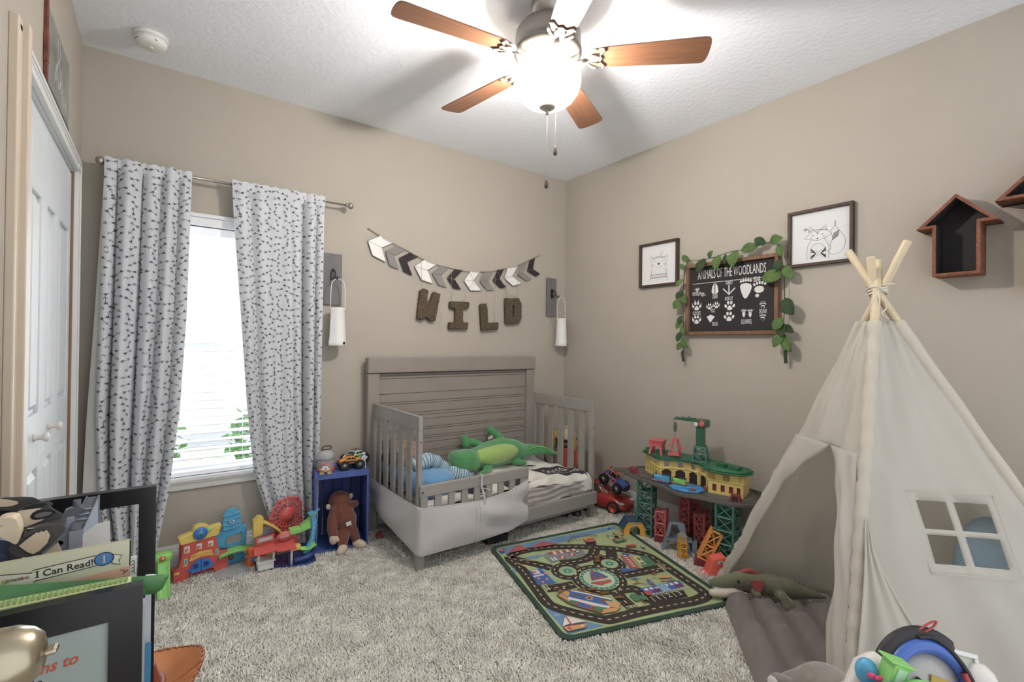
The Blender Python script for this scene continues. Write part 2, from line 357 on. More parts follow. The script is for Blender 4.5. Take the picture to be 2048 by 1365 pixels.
for A in blade_ang:
    M = T(fx, fy, 2.487) @ RZ(A) @ RX(-11)
    b = MB(); out = []
    for k in range(9): t = -pi/2+pi*k/8; out.append((.640+.032*max(0, math.cos(t))**.6, .070*(abs(math.sin(t))**.75)*(1 if t > 0 else -1)))
    poly = [(.225, .052), (.19, .035), (.19, -.035), (.225, -.052), (.30, -.057)]+out+[(.30, .057)]
    b.prism(poly, 0, .006, mwood)
    bl_ = b.build('blade', fan, bevel=.0015, world=False); bl_.matrix_local = PM[fan].inverted() @ M
    b = MB(M)
    b.tube([(.045, 0, -.012), (.08, 0, -.020), (.125, 0, -.016), (.17, 0, -.006)], [.011, .010, .009, .010], mfan, 8, sq=.6)
    horn = []
    for k in range(13):
        t = math.radians(-80+160*k/12); horn.append((.225-.058*math.cos(t), .052*math.sin(t)*1.05, -.004))
    b.tube(horn, [.004]+[.0075]*11+[.004], mfan, 8, sq=.6)
    b.tube([(.235, -.055, -.004), (.243, -.040, -.004), (.222, -.018, -.004), (.232, 0, -.004), (.222, .018, -.004), (.243, .040, -.004), (.235, .055, -.004)], .0055, mfan, 8, sq=.6)
    b.tube([(.165, 0, -.005), (.19, .02, -.005), (.222, .018, -.004)], .005, mfan, 6); b.tube([(.165, 0, -.005), (.19, -.02, -.005), (.222, -.018, -.004)], .005, mfan, 6)
    b.ell((.20, 0, -.003), (.03, .02, .005), mfan)
    b.build('blade_iron', fan)
b = MB(T(fx, fy, 0)); b.lathe([(.050, 2.48), (.050, 2.462), (.040, 2.455), (.034, 2.44), (.012, 2.432), (.008, 2.42), (.008, 2.29)], mnick, 40); b.build('light_fitter', fan)
mbowl = mat('lit_frosted_glass', '#fff6ec', .3, emit=2.0)
_n = mbowl.node_tree; _t = _n.nodes.new('ShaderNodeBsdfTransparent'); _m = _n.nodes.new('ShaderNodeMixShader'); _m.inputs[0].default_value = .55
_n.links.new(_n.nodes['Principled BSDF'].outputs[0], _m.inputs[1]); _n.links.new(_t.outputs[0], _m.inputs[2]); _n.links.new(_m.outputs[0], _n.nodes['Material Output'].inputs[0])
b = MB(T(fx, fy, 0)); b.lathe([(.139, 2.432), (.143, 2.424), (.143, 2.405), (.143, 2.385), (.134, 2.352), (.113, 2.322), (.082, 2.300), (.045, 2.288), (.001, 2.285)], mbowl, 48); tag(b.build('glass_bowl', fan), 'lit white glass bowl')
b = MB(T(fx, fy, 0)); b.lathe([(.001, 2.298), (.036, 2.294), (.038, 2.288), (.032, 2.281), (.016, 2.272), (.008, 2.268), (.007, 2.255), (.0, 2.252)], mnick, 28); b.build('finial', fan)
mfob = mat('dark_wood_fob', '#4b3a2c', .35)
for nm, dx, dy, zt, zb in (('pull_chain', .0, -.0, 2.255, 1.975), ('pull_chain', .040, -.01, 2.30, 2.125)):
    b = MB(T(fx+dx, fy+dy, 0)); z = zt
    b.tube([(0, 0, zt), (0, 0, zb)], .0009, mnick, 6)
    while z > zb: b.ell((0, 0, z), (.0021, .0021, .0021), mnick, None, 6, 4); z -= .0062
    c = b.build('pull_chain', fan)
    b = MB(T(fx+dx, fy+dy, zb-.040)); b.lathe([(0, -.002), (.006, 0), (.0085, .006), (.0085, .012), (.006, .028), (.0035, .038), (.001, .042)], mfob, 14); b.build('chain_fob', c)
# ------------------------------------------------------------------ smoke alarm
mpl = mat('white_plastic', '#e8e6e2', .4, var=.01)
sm = thing('smoke_detector', 'round white smoke detector on the ceiling near the closet wall', 'smoke detector', (-3.005, -.29, 2.68))
b = MB(T(-3.005, -.29, 0)); b.lathe([(.070, 2.74), (.072, 2.728), (.066, 2.722)], mpl, 36); b.build('mounting_base', sm)
b = MB(T(-3.005, -.29, 0)); b.lathe([(.066, 2.722), (.066, 2.705), (.060, 2.692), (.045, 2.686), (.02, 2.684), (0, 2.684)], mpl, 36); h = b.build('alarm_body', sm)
b = MB(T(-3.005, -.29, 0))
for a in (20, 35, 200, 215, 290): b.box((.0, 0, 0), (.010, .001, .006), mnickd, RZ(a) @ T(.0635, 0, 2.7) @ RZ(90))
b.lathe([(.012, 2.684), (.012, 2.681), (.0, 2.681)], mpl, 16); b.build('vents', h)
# ------------------------------------------------------------------ curtain rod and curtains
rod = thing('curtain_rod', 'brushed nickel curtain rod with round knob finials above the window', 'curtain rod', (-2.58, -.085, 2.13))
b = MB(); b.cyl((-3.17, -.085, 2.147), (-1.995, -.085, 2.143), .0065, mnick, 12); b.cyl((-3.17, -.085, 2.147), (-2.6, -.085, 2.1455), .008, mnick, 12); b.build('pole', rod)
for x, s in ((-3.17, -1), (-1.995, 1)):
    b = MB(T(x, -.085, 2.147 if s < 0 else 2.143) @ RY(90*s)); b.lathe([(.008, 0), (.013, .002), (.013, .006), (.008, .009), (.008, .013), (.016, .018), (.021, .028), (.021, .034), (.015, .045), (.005, .050), (0, .051)], mnick, 24); b.build('finial', rod)
for x in (-3.155, -2.25):
    b = MB(); b.box((x, -.006, 2.135), (.02, .012, .06), mnick); b.box((x, -.045, 2.128), (.012, .075, .008), mnick); b.tube([(x, -.072, 2.13), (x, -.085, 2.124), (x, -.097, 2.135), (x, -.097, 2.147)], .005, mnick, 8); b.build('bracket', rod)
mcur = mat('white_curtain_cotton', '#cccdd1', .85, var=.02, bump=.25, bscale=500, sheen=.2)
mink = mat('grey_arrow_print', '#5a5a5e', .85)
mlining = mat('curtain_lining', '#e4e4e0', .9, var=.02)
ARW = [20, 200, -25, 170, 75, 215, 5, -55, 150, 40, 190, -35, 100, 230]
def curtain(name, label, S, XL, XR, folds, y0, lining=None):
    t = thing(name, label, 'curtain', (float(np.mean(XL+XR)), y0, .02), group='arrow print curtains')
    ztop, zbot = 2.168, .018
    def P(u, s, off=0):
        x = lerp(pl(S, XL, s), pl(S, XR, s), u); y = 0; dx = 0
        for (c, wd, amp, g) in folds:
            d = (u-c)/wd; e = math.exp(-d*d)
            y -= amp*e*(.45+g*s); dx += d*e*amp*.5
        hem = .006*math.sin(u*60)*(1-s)**8
        y += .004*math.sin(u*40+s*3)+.003*math.sin(s*9+u*14)
        z = lerp(ztop, zbot, s)+hem*.6
        if s < .03: y = min(y*.6, 0)-.012
        return Vector((x+dx*.4, y0+y, z))
    b = MB(); b.grid(lambda u, s: P(u, s), 110, 120, mcur); 
    wid = np.mean([pl(S, XR, s)-pl(S, XL, s) for s in (0, .3, .6)])*1.12
    cols = int(wid/.048); rows = int((ztop-zbot)/.038); k = 0
    for i in range(cols):
        for j in range(rows):
            a = math.radians(ARW[(i*5+j*(3+i % 3)) % 14]+8*math.sin(i*3.1+j*1.7)); k += 1
            cu = (i+.5+.14*math.sin(j*2.3+i))/cols; cs = (j+.5+.18*math.sin(i*1.9+j*.8)+(.45 if i % 2 else 0))/rows
            if cs > .985: continue
            L = .0190; ca, sa = math.cos(a), math.sin(a); ww = .00095
            def Q(lx, ly):
                px = lx*ca-ly*sa; py = lx*sa+ly*ca
                u = min(.998, max(.002, cu+px/wid)); s = min(.998, max(.001, cs-py/(ztop-zbot)))
                p = P(u, s); e = .002
                n = (P(min(1, u+e), s)-P(max(0, u-e), s)).cross(P(u, max(0, s-e))-P(u, min(1, s+e)))
                n = n.normalized() if n.length > 0 else Vector((0, -1, 0))
                if n.y > 0: n = -n
                return p+n*.0011
            quads = [((-L, 0), (-L/3, 0)), ((-L/3, 0), (L/3, 0)), ((L/3, 0), (L, 0)), ((L, 0), (L-.0105, .0062)), ((L, 0), (L-.0105, -.0062)), ((L-.0105, .0062), (L-.0095, -.0062))]
            for p, q in quads:
                d = math.hypot(q[0]-p[0], q[1]-p[1]); nx, ny = -(q[1]-p[1])/d*ww, (q[0]-p[0])/d*ww
                b.add([Q(p[0]+nx, p[1]+ny), Q(q[0]+nx, q[1]+ny), Q(q[0]-nx, q[1]-ny), Q(p[0]-nx, p[1]-ny)], [(0, 1, 2, 3)], mink)
            for sg in (1, -1):
                b.add([Q(-L+.004, 0), Q(-L-.003, sg*.0058), Q(-L+.0070, sg*.0052), Q(-L+.0135, 0)], [(0, 1, 2, 3)], mink)
    b.build('panel', t)
    if lining:
        b = MB(); b.grid(lambda u, s: Vector((lerp(pl(S, lining, s), pl(S, XL, s)+.03, u), y0+.022-.012*math.sin(u*3), lerp(ztop-.03, zbot, s))), 10, 60, mlining); tag(b.build('lining', t), 'plain white lining')
    return t
curtain('curtain', 'white arrow print curtain on the left of the window, next to the closet', [0, .36, .6, .8, .9, 1],
        [-3.180, -3.192, -3.200, -3.185, -3.15, -3.12], [-2.823, -2.838, -2.862, -2.905, -2.94, -2.975],
        [(.04, .05, .04, .4), (.135, .04, -.075, .9), (.25, .07, .055, .5), (.42, .04, -.07, .6), (.52, .05, .05, .4), (.64, .035, -.03, .4), (.74, .05, .045, .4), (.86, .04, -.04, .5), (.95, .05, .03, .5)], -.090,
        [-3.185, -3.215, -3.238, -3.250, -3.252, -3.255])
curtain('curtain', 'white arrow print curtain on the right of the window, above the ferris wheel toy', [0, .13, .36, .6, .78, .9, 1],
        [-2.632, -2.615, -2.577, -2.540, -2.50, -2.425, -2.37], [-2.128, -2.130, -2.134, -2.137, -2.14, -2.145, -2.15],
        [(.06, .05, .035, .4), (.17, .05, -.025, .4), (.30, .09, .02, .4), (.52, .08, .025, .4), (.66, .05, .04, .7), (.755, .04, -.07, .8), (.84, .04, .055, .5), (.915, .025, -.04, .4), (.965, .03, .03, .4)], -.090)
# ------------------------------------------------------------------ garland and moss letters on the back wall
GARL= [[(-1.822, 1.947), (-1.736, 1.994), (-1.643, 1.957), (-1.724, 1.914), (-1.695, 1.817), (-1.789, 1.853)], [(-1.697, 1.894), (-1.615, 1.943), (-1.544, 1.922), (-1.634, 1.871), (-1.596, 1.776), (-1.666, 1.796)], [(-1.598, 1.857), (-1.513, 1.906), (-1.447, 1.884), (-1.537, 1.837), (-1.494, 1.741), (-1.562, 1.765)], [(-1.48, 1.811), (-1.403, 1.866), (-1.3, 1.843), (-1.376, 1.792), (-1.333, 1.698), (-1.422, 1.717)], [(-1.339, 1.773), (-1.267, 1.839), (-1.194, 1.834), (-1.264, 1.767), (-1.215, 1.678), (-1.282, 1.691)], [(-1.214, 1.751), (-1.148, 1.825), (-1.077, 1.823), (-1.151, 1.75), (-1.092, 1.672), (-1.155, 1.675)], [(-1.066, 1.74), (-1.009, 1.822), (-0.922, 1.827), (-0.981, 1.751), (-0.908, 1.677), (-1.007, 1.671)], [(-0.924, 1.75), (-0.878, 1.83), (-0.793, 1.843), (-0.843, 1.759), (-0.785, 1.691), (-0.852, 1.686)], [(-0.8, 1.767), (-0.751, 1.859), (-0.69, 1.873), (-0.734, 1.786), (-0.663, 1.724), (-0.724, 1.711)], [(-0.686, 1.795), (-0.655, 1.886), (-0.553, 1.91), (-0.605, 1.82), (-0.509, 1.767), (-0.598, 1.74)], [(-0.551, 1.837), (-0.522, 1.927), (-0.451, 1.962), (-0.487, 1.862), (-0.4, 1.818), (-0.458, 1.794)], [(-0.45, 1.88), (-0.425, 1.974), (-0.365, 2.004), (-0.387, 1.902), (-0.306, 1.868), (-0.359, 1.841)]]
ROPE= [(-1.816, 2.032), (-1.736, 1.994), (-1.643, 1.957), (-1.544, 1.922), (-1.447, 1.882), (-1.3, 1.843), (-1.194, 1.83), (-1.077, 1.817), (-0.922, 1.825), (-0.793, 1.845), (-0.69, 1.872), (-0.553, 1.912), (-0.451, 1.962), (-0.365, 2.004), (-0.317, 2.025)]
LET= {'W': [(-1.439, 1.64), (-1.413, 1.654), (-1.377, 1.645), (-1.385, 1.554), (-1.361, 1.564), (-1.335, 1.635), (-1.278, 1.625), (-1.315, 1.424), (-1.354, 1.418), (-1.393, 1.448), (-1.423, 1.423), (-1.461, 1.437)], 'I': [(-1.196, 1.574), (-1.026, 1.58), (-1.031, 1.53), (-1.08, 1.525), (-1.082, 1.42), (-1.034, 1.422), (-1.038, 1.369), (-1.202, 1.365), (-1.2, 1.416), (-1.148, 1.422), (-1.149, 1.521), (-1.195, 1.521)], 'L': [(-0.928, 1.569), (-0.868, 1.577), (-0.857, 1.526), (-0.852, 1.424), (-0.752, 1.432), (-0.751, 1.377), (-0.91, 1.361), (-0.916, 1.422)], 'D': [(-0.685, 1.632), (-0.554, 1.642), (-0.52, 1.597), (-0.52, 1.472), (-0.551, 1.43), (-0.68, 1.423)], 'Dh': [(-0.617, 1.574), (-0.595, 1.575), (-0.594, 1.482), (-0.616, 1.481)]}
STR= [[(-1.433, 1.864), (-1.421, 1.654)], [(-1.293, 1.84), (-1.308, 1.639)], [(-1.18, 1.819), (-1.172, 1.58)], [(-1.062, 1.815), (-1.094, 1.713), (-1.05, 1.641), (-1.078, 1.586)], [(-0.91, 1.821), (-0.902, 1.576)], [(-0.875, 1.825), (-0.861, 1.578)], [(-0.782, 1.842), (-0.78, 1.436)], [(-0.666, 1.88), (-0.668, 1.647)], [(-0.545, 1.906), (-0.563, 1.654)], [(-1.207, 1.8), (-1.197, 1.753), (-1.151, 1.745), (-1.105, 1.778), (-1.105, 1.819)], [(-1.019, 1.819), (-0.989, 1.755), (-1.008, 1.703), (-1.046, 1.692)], [(-1.277, 1.633), (-1.294, 1.536), (-1.257, 1.458), (-1.278, 1.393), (-1.26, 1.342)], [(-0.914, 1.363), (-0.903, 1.321), (-0.877, 1.296)], [(-0.756, 1.845), (-0.701, 1.745), (-0.657, 1.678), (-0.58, 1.653)], [(-0.688, 1.588), (-0.684, 1.641), (-0.591, 1.654), (-0.535, 1.624)], [(-1.401, 1.719), (-1.366, 1.674), (-1.313, 1.643)]]
def smoothpath(p, k=5):
    P = [Vector(q) for q in p]; o = []
    for i in range(len(P)-1):
        a, b_, c, d = P[max(0, i-1)], P[i], P[i+1], P[min(len(P)-1, i+2)]
        for j in range(k):
            t = j/k; o.append(.5*((2*b_)+(-a+c)*t+(2*a-5*b_+4*c-d)*t*t+(-a+3*b_-3*c+d)*t**3))
    o.append(P[-1]); return o
mtw = mat('jute_twine', '#94816a', .9)
mfelt = {'w': mat('white_felt', '#e6e4e0', .9), 'g': mat('grey_felt', '#86837f', .9), 'b': mat('black_felt', '#2b2428', .85)}
gd = thing('garland', 'white, grey and black paper chevron garland strung on twine above the bed', 'garland', (-1.08, -.012, 1.67))
b = MB(); b.tube(smoothpath([(x, -.010, z) for x, z in ROPE], 4), .0028, mtw, 6)
for e in (ROPE[0], ROPE[-1]): b.ell((e[0], -.010, e[1]), (.006, .006, .006), mtw, None, 8, 5)
b.build('twine', gd)
for i, g in enumerate(GARL):
    m = mfelt['wgb'[i % 3]]; b = MB(); y = -.016-.001*(i % 2)
    for q in ((0, 1, 2, 3), (0, 3, 4, 5)):
        b.prism([(g[k][0], g[k][1]) for k in q], .0, .0018, m, basis((0, y, 0), (1, 0, 0), (0, 0, 1), (0, -1, 0)))
    b.tube([(g[0][0], y-.0022, g[0][1]), (g[3][0], y-.0022, g[3][1])], .0009, mtw if i % 3 == 2 else mnickd, 4)
    if i % 3 == 0:
        for k in range(6): p, q = g[k], g[(k+1) % 6]; b.tube([(p[0], y-.0012, p[1]), (q[0], y-.0012, q[1])], .0012, mnickd, 4)
    p, q = g[1], g[2]; b.tube([(lerp(p[0], q[0], .15), y-.003, lerp(p[1], q[1], .15)-.006), (lerp(p[0], q[0], .85), y-.003, lerp(p[1], q[1], .85)-.006)], .0014, mtw if i % 3 else mnickd, 4)
    tag(b.build('chevron', gd), ('white', 'grey', 'black')[i % 3]+' chevron')
mmoss = mat('dried_moss', '#55493a', .98, var=.45, scale=70, bump=1, bscale=160)
mstr = mat('fine_string', '#a89c8c', .9)
def mossify(b, name, lab):
    o = b.build(name, None, remesh=.005, smooth=3)
    tx = bpy.data.textures.new('moss', 'CLOUDS'); tx.noise_scale = .011
    d = o.modifiers.new('d', 'DISPLACE'); d.texture = tx; d.strength = .007; d.mid_level = .5
    return tag(o, lab, 'letter', 'moss letters above the bed')
strs = {'W': (0, 1, 11, 15), 'I': (2, 3, 9), 'L': (4, 5, 6, 10, 12), 'D': (7, 8, 13, 14)}
for ch, lab in (('W', 'brown moss letter W hanging below the chevron garland'), ('I', 'brown moss letter I hanging below the chevron garland'), ('L', 'brown moss letter L hanging below the chevron garland'), ('D', 'brown moss letter D hanging below the chevron garland')):
    b = MB(); M = basis((0, 0, 0), (1, 0, 0), (0, 0, 1), (0, -1, 0))
    if ch == 'D':
        h = LET['Dh']; D = LET['D']
        b.prism([D[0], (h[0][0], D[0][1]), (h[3][0], D[5][1]), D[5]], .012, .042, mmoss, M)
        b.prism([(h[0][0]-.002, D[0][1]), D[1], D[2], (D[2][0], h[1][1]-.01), (h[0][0]-.002, h[0][1])], .012, .042, mmoss, M)
        b.prism([(h[1][0], h[1][1]+.01), (D[2][0], h[1][1]+.01), (D[3][0], h[2][1]-.01), (h[2][0], h[2][1]-.01)], .012, .042, mmoss, M)
        b.prism([(h[3][0]-.002, h[3][1]), (D[3][0], h[3][1]+.01), D[3], D[4], (h[3][0]-.002, D[5][1])], .012, .042, mmoss, M)
    else: b.prism(LET[ch], .012, .042, mmoss, M)
    o = mossify(b, 'moss_letter', lab)
    b = MB()
    for k in strs[ch]: b.tube(smoothpath([(x, -.024, z) for x, z in STR[k]], 4), .0010, mstr, 5)
    b.build('hanging_string', o)
# ------------------------------------------------------------------ lantern plaques
mslate = mat('slate_grey_board', '#6d6a69', .7, var=.08, scale=20, stretch=(1, 1, .2))
mblk = mat('black_iron', '#1f1e1f', .45)
mwl = mat('white_lantern_metal', '#e3e1de', .45, var=.01)
def lantern(x0, x1, zb, zt, lx, lz, side):
    cx = (x0+x1)/2
    p = thing('wall_plaque', 'slate grey board with a black hook %s' % side[0], 'wall plaque', (cx, -.01, zb), group='grey boards holding lanterns')
    b = MB(); b.bb(x0, x1, -.019, -.001, zb, zt, mslate); b.build('board', p, bevel=.002)
    hz = zt-.42*(zt-zb)
    b = MB(); b.prism([(-.014, -.035), (.014, -.035), (.014, .03), (.008, .045), (-.008, .045), (-.014, .03)], .0, .004, mblk, WA(cx, hz, .019))
    b.tube(smoothpath([(cx, -.024, hz+.028), (cx, -.045, hz+.030), (cx, -.072, hz+.010), (cx, -.082, hz-.018), (cx+.004, -.083, hz-.028), (cx+.006, -.095, hz-.034), (cx+.006, -.104, hz-.026)], 3), .0045, mblk, 8)
    b.tube(smoothpath([(cx, -.024, hz-.025), (cx, -.04, hz-.02), (cx, -.075, hz-.012)], 3), .0032, mblk, 6)
    b.ell((cx+.006, -.104, hz-.022), (.006, .006, .006), mblk, None, 8, 6); b.build('hook', p)
    h = thing('lantern', 'tapered white lantern hanging from a wire handle %s' % side[1], 'lantern', (lx, -.088, lz), group='white hanging lanterns')
    b = MB(T(lx, -.088, lz)); b.lathe([(0, 0), (.051, 0), (.053, .003), (.053, .030), (.051, .033), (.050, .036), (.045, .15), (.042, .228), (.044, .234), (.043, .240), (.036, .243), (0, .243)], mwl, 32); bo = b.build('lantern_body', h)
    b = MB(T(lx, -.088, lz) @ RZ(-58)); b.cyl((.052, 0, .017), (.0545, 0, .017), .010, mblk, 14); b.build('switch', bo)
    hk = hz-.030-lz
    b = MB(T(lx, -.088, lz)); b.tube(smoothpath([(-.044, 0, .232), (-.046, 0, .28), (-.040, 0, hk-.035), (-.018, 0, hk-.006), (0, 0, hk-.002), (.018, 0, hk-.006), (.040, 0, hk-.035), (.046, 0, .28), (.044, 0, .232)], 4), .0022, mwl, 6); b.build('handle', h)
lantern(-2.110, -1.992, 1.500, 1.833, -2.036, 1.235, ('beside the right curtain', 'beside the right curtain'))
lantern(-.226, -.118, 1.505, 1.842, -.118, 1.245, ('in the room corner above the bed', 'in the room corner above the bed'))
# ------------------------------------------------------------------ right wall decor
mframe = mat('rustic_dark_frame', '#47352a', .65, var=.3, scale=18, stretch=(1, 6, 1))
mpaper = mat('art_paper', '#dddcdb', .8, var=.01)
mline = mat('ink_line', '#2f2c2b', .8)
def stroke(b, pts, r, m, M, closed=False, smooth=True):
    p = [(x, y, 0) for x, y in pts]
    if closed: p.append(p[0])
    if smooth: p = smoothpath(p, 4)
    vs = []; fs = []; P = [Vector(q) for q in p]
    for i in range(len(P)):
        t = (P[min(i+1, len(P)-1)]-P[max(0, i-1)]); t = t.normalized() if t.length > 1e-9 else Vector((1, 0, 0))
        n_ = Vector((-t.y, t.x, 0))*r; vs += [P[i]+n_, P[i]-n_]
    for i in range(len(P)-1): fs.append((2*i, 2*i+1, 2*i+3, 2*i+2))
    b.add(vs, fs, m, False, M)
def pframe(b, w, h, bw, d, m, M):
    b.bb(0, w, 0, bw, 0, d, m, M); b.bb(0, w, h-bw, h, 0, d, m, M); b.bb(0, bw, bw, h-bw, 0, d, m, M); b.bb(w-bw, w, bw, h-bw, 0, d, m, M)
def art(y, z, w, h, name, label, draw):
    t = thing(name, label, 'picture', (-.01, y-w/2, z), group=None)
    M = WB(y, z, .002)
    b = MB(); pframe(b, w, h, .016, .030, mframe, M); b.build('frame', t, bevel=.0015)
    b = MB(); b.bb(.012, w-.012, .012, h-.012, .003, .008, mpaper, M); draw(b, M @ T(0, 0, .0085)); b.build('print', t)
def bear(b, M):
    S = lambda p, **k: stroke(b, p, .0008, mline, M, **k)
    cx = .165
    S([(.085, .04), (.098, .10), (.105, .13), (.098, .165), (.112, .195), (.135, .208), (.165, .212), (.195, .208), (.218, .193), (.232, .165), (.225, .13), (.232, .10), (.245, .04)])
    for s in (-1, 1):
        S([(cx+s*.045, .203), (cx+s*.062, .225), (cx+s*.078, .215), (cx+s*.066, .190)]); S([(cx+s*.052, .205), (cx+s*.062, .215), (cx+s*.068, .207)])
        S([(cx+s*.018, .180), (cx+s*.028, .186), (cx+s*.034, .180)])
        S([(cx+s*.045, .165), (cx+s*.058, .160)], smooth=False); S([(cx+s*.045, .160), (cx+s*.058, .155)], smooth=False); S([(cx+s*.045, .155), (cx+s*.058, .150)], smooth=False)
    S([(cx-.03, .150), (cx-.01, .140), (cx+.01, .140), (cx+.03, .150)]); b.prism([(cx-.010, .172), (cx+.010, .172), (cx+.006, .160), (cx, .156), (cx-.006, .160)], 0, .0002, mline, M)
    S([(cx-.05, .205), (cx, .216), (cx+.05, .205)]); S([(cx-.05, .211), (cx, .222), (cx+.05, .211)])
    S([(cx+.020, .218), (cx+.015, .240), (cx+.028, .252)]); S([(cx+.024, .220), (cx+.03, .238), (cx+.045, .242)])
    for z in (.062, .066, .086, .090): S([(.093, z), (.236, z)], smooth=False)
    for k in range(4):
        x = .10+.033*k; S([(x, .066), (x+.0165, .086), (x+.033, .066)], smooth=False); S([(x+.008, .066), (x+.0165, .076), (x+.025, .066)], smooth=False)
    for s in (-1, 1): S([(cx+s*.07, .12), (cx+s*.062, .092), (cx+s*.078, .05)])
def fox(b, M):
    S = lambda p, r=.0008, **k: stroke(b, p, r, mline, M, **k)
    c = .150
    S([(.098, .035), (.096, .08), (.100, .11), (.112, .135), (.120, .150)]); S([(.205, .035), (.208, .08), (.203, .11), (.190, .135), (.183, .150)])
    S([(.112, .04), (.115, .09), (.130, .115), (.152, .122), (.172, .115), (.188, .09), (.192, .04)])
    S([(.083, .158), (.110, .150), (.133, .143), (c+.002, .138), (.170, .143), (.195, .152), (.220, .166), (.205, .182), (.190, .192), (c, .196), (.112, .186), (.100, .172), (.083, .158)], smooth=False)
    for s in (-1, 1):
        S([(c+s*.045, .188), (c+s*.042, .222), (c+s*.012, .196)], smooth=False); S([(c+s*.038, .192), (c+s*.037, .210), (c+s*.020, .197)], smooth=False)
        b.prism([(c+s*.024+.003*math.cos(t), .170+.003*math.sin(t)) for t in np.linspace(0, 6, 8)], 0, .0002, mline, M)
        for k in range(3): S([(c+s*(.026+.005*k), .160), (c+s*(.029+.005*k), .155)], .0007, smooth=False)
    b.prism([(c-.006, .152), (c+.006, .152), (c, .145)], 0, .0002, mline, M)
    for k in range(3): S([(c-.010+.003*k, .190-.006*k), (c, .184-.006*k), (c+.010-.003*k, .190-.006*k)], .001, smooth=False)
    S([(c-.05, .190), (c-.01, .199), (c+.05, .190)]); S([(.090, .200), (.078, .212), (.095, .205), (.088, .216), (.102, .204), (.11, .196)], .0012)
    S([(.212, .178), (.232, .205), (.236, .235), (.240, .20), (.262, .170), (.283, .130), (.282, .09), (.262, .060), (.235, .050), (.212, .058), (.200, .075)]); S([(.200, .075), (.215, .082), (.212, .11), (.225, .14), (.213, .175)])
    for k in range(7): S([(.221+.001*k, .128+.006*k), (.252+.001*k, .150+.005*k)], .0012, smooth=False)
    for s in (-1, 1):
        for k in range(3): S([(.155+s*.038, .095-.008*k), (.155+s*(.012), .066), (.155+s*.038, .038+.008*k)], .0022, smooth=False)
    S([(.135, .045), (.155, .062), (.175, .045)], smooth=False); S([(.135, .088), (.155, .070), (.175, .088)], smooth=False)
art(-.855, 1.694, .335, .325, 'bear_print', 'framed line drawing of a bear with a feather, left of the chalkboard sign', bear)
art(-1.923, 1.716, .326, .318, 'fox_print', 'framed line drawing of a fox with a feather, right of the chalkboard sign', fox)
# chalkboard sign
msf = mat('sign_wood_frame', '#76573f', .65, var=.25, scale=14, stretch=(1, 6, 1)); mbd = mat('black_board', '#231f20', .75, var=.05)
mchalk = mat('white_paint_print', '#d8d5d2', .8, var=.02)
cy, cz, cw, chh = -1.265, 1.335, .612, .478
sg = thing('chalkboard_sign', 'black wood framed sign with white animal tracks, titled animals of the woodlands', 'sign', (-.01, cy-cw/2, cz))
M = WB(cy, cz, .002)
b = MB(); pframe(b, cw, chh, .022, .038, msf, M); b.build('frame', sg, bevel=.002)
b = MB(); b.bb(.018, cw-.018, .018, chh-.018, .010, .016, mbd, M); bo = b.build('board', sg)
b = MB(); D = M @ T(0, 0, .0163)
def tx(s, x, y, sz, sx=.55): b.text(s, sz, mchalk, D @ T(x, y, 0), .0003, sx)
def blob(x, y, rx, ry, a=0, n=12): b.prism([(x+rx*math.cos(t)*math.cos(a)-ry*math.sin(t)*math.sin(a), y+rx*math.cos(t)*math.sin(a)+ry*math.sin(t)*math.cos(a)) for t in np.linspace(0, 2*pi, n, endpoint=False)], 0, .0005, mchalk, D)
tx('ANIMALS OF THE WOODLANDS', .306, .400, .086, .36)
b.bb(.04, .278, .3445, .3475, 0, .0005, mchalk, D); b.bb(.302, .545, .3445, .3475, 0, .0005, mchalk, D); blob(.283, .346, .0022, .0022); blob(.29, .346, .0022, .0022); blob(.297, .346, .0022, .0022)
for t_, x, y, s_ in (('OPOSSUM', .072, .277, .028), ('DEER', .205, .250, .030), ('TURKEY', .300, .332, .026), ('BEAR', .478, .337, .034), ('COYOTE', .072, .145, .028), ('FOX', .190, .158, .028), ('BOBCAT', .300, .230, .026), ('DUCK', .206, .070, .028), ('SQUIRREL', .415, .079, .030), ('SKUNK', .517, .140, .028)): tx(t_, x, y, s_*1.3, .40)
def pad(pts): b.prism(pts, 0, .0005, mchalk, D)
for ox, oy, r in ((.075, .300, 0), (.115, .265, -.5)):   # opossum hands
    blob(ox, oy, .009, .008)
    for k in range(5): a = r+pi/2+(k-2)*.55; pad([(ox+.004*math.cos(a+1.3), oy+.004*math.sin(a+1.3)), (ox+.026*math.cos(a), oy+.026*math.sin(a)), (ox+.004*math.cos(a-1.3), oy+.004*math.sin(a-1.3))])
pad([(.180, .285), (.186, .318), (.200, .342), (.201, .268), (.186, .272)]); pad([(.228, .285), (.222, .318), (.207, .342), (.206, .268), (.222, .272)])
pad([(.296, .318), (.304, .318), (.3035, .262), (.300, .250), (.2965, .262)])
pad([(.262, .300), (.258, .294), (.298, .256), (.302, .262)]); pad([(.338, .300), (.342, .294), (.302, .256), (.298, .262)])
pad([(.372, .300), (.380, .316), (.410, .320), (.440, .312), (.448, .296), (.438, .262), (.420, .232), (.406, .222), (.394, .234), (.380, .268)])
for k in range(5): blob(.378+.0155*k, .333+.004*math.sin(k*.8), .0068, .0085); blob(.378+.0155*k, .348+.006*math.sin(k*.8), .0028, .0028)
blob(.492, .274, .030, .022); blob(.480, .237, .012, .011)
for k in range(5): blob(.462+.0165*k, .305+.010*math.sin(k*.75), .0066, .0095, -.3*(k-2)); blob(.460+.018*k, .324+.009*math.sin(k*.75), .0028, .0035)
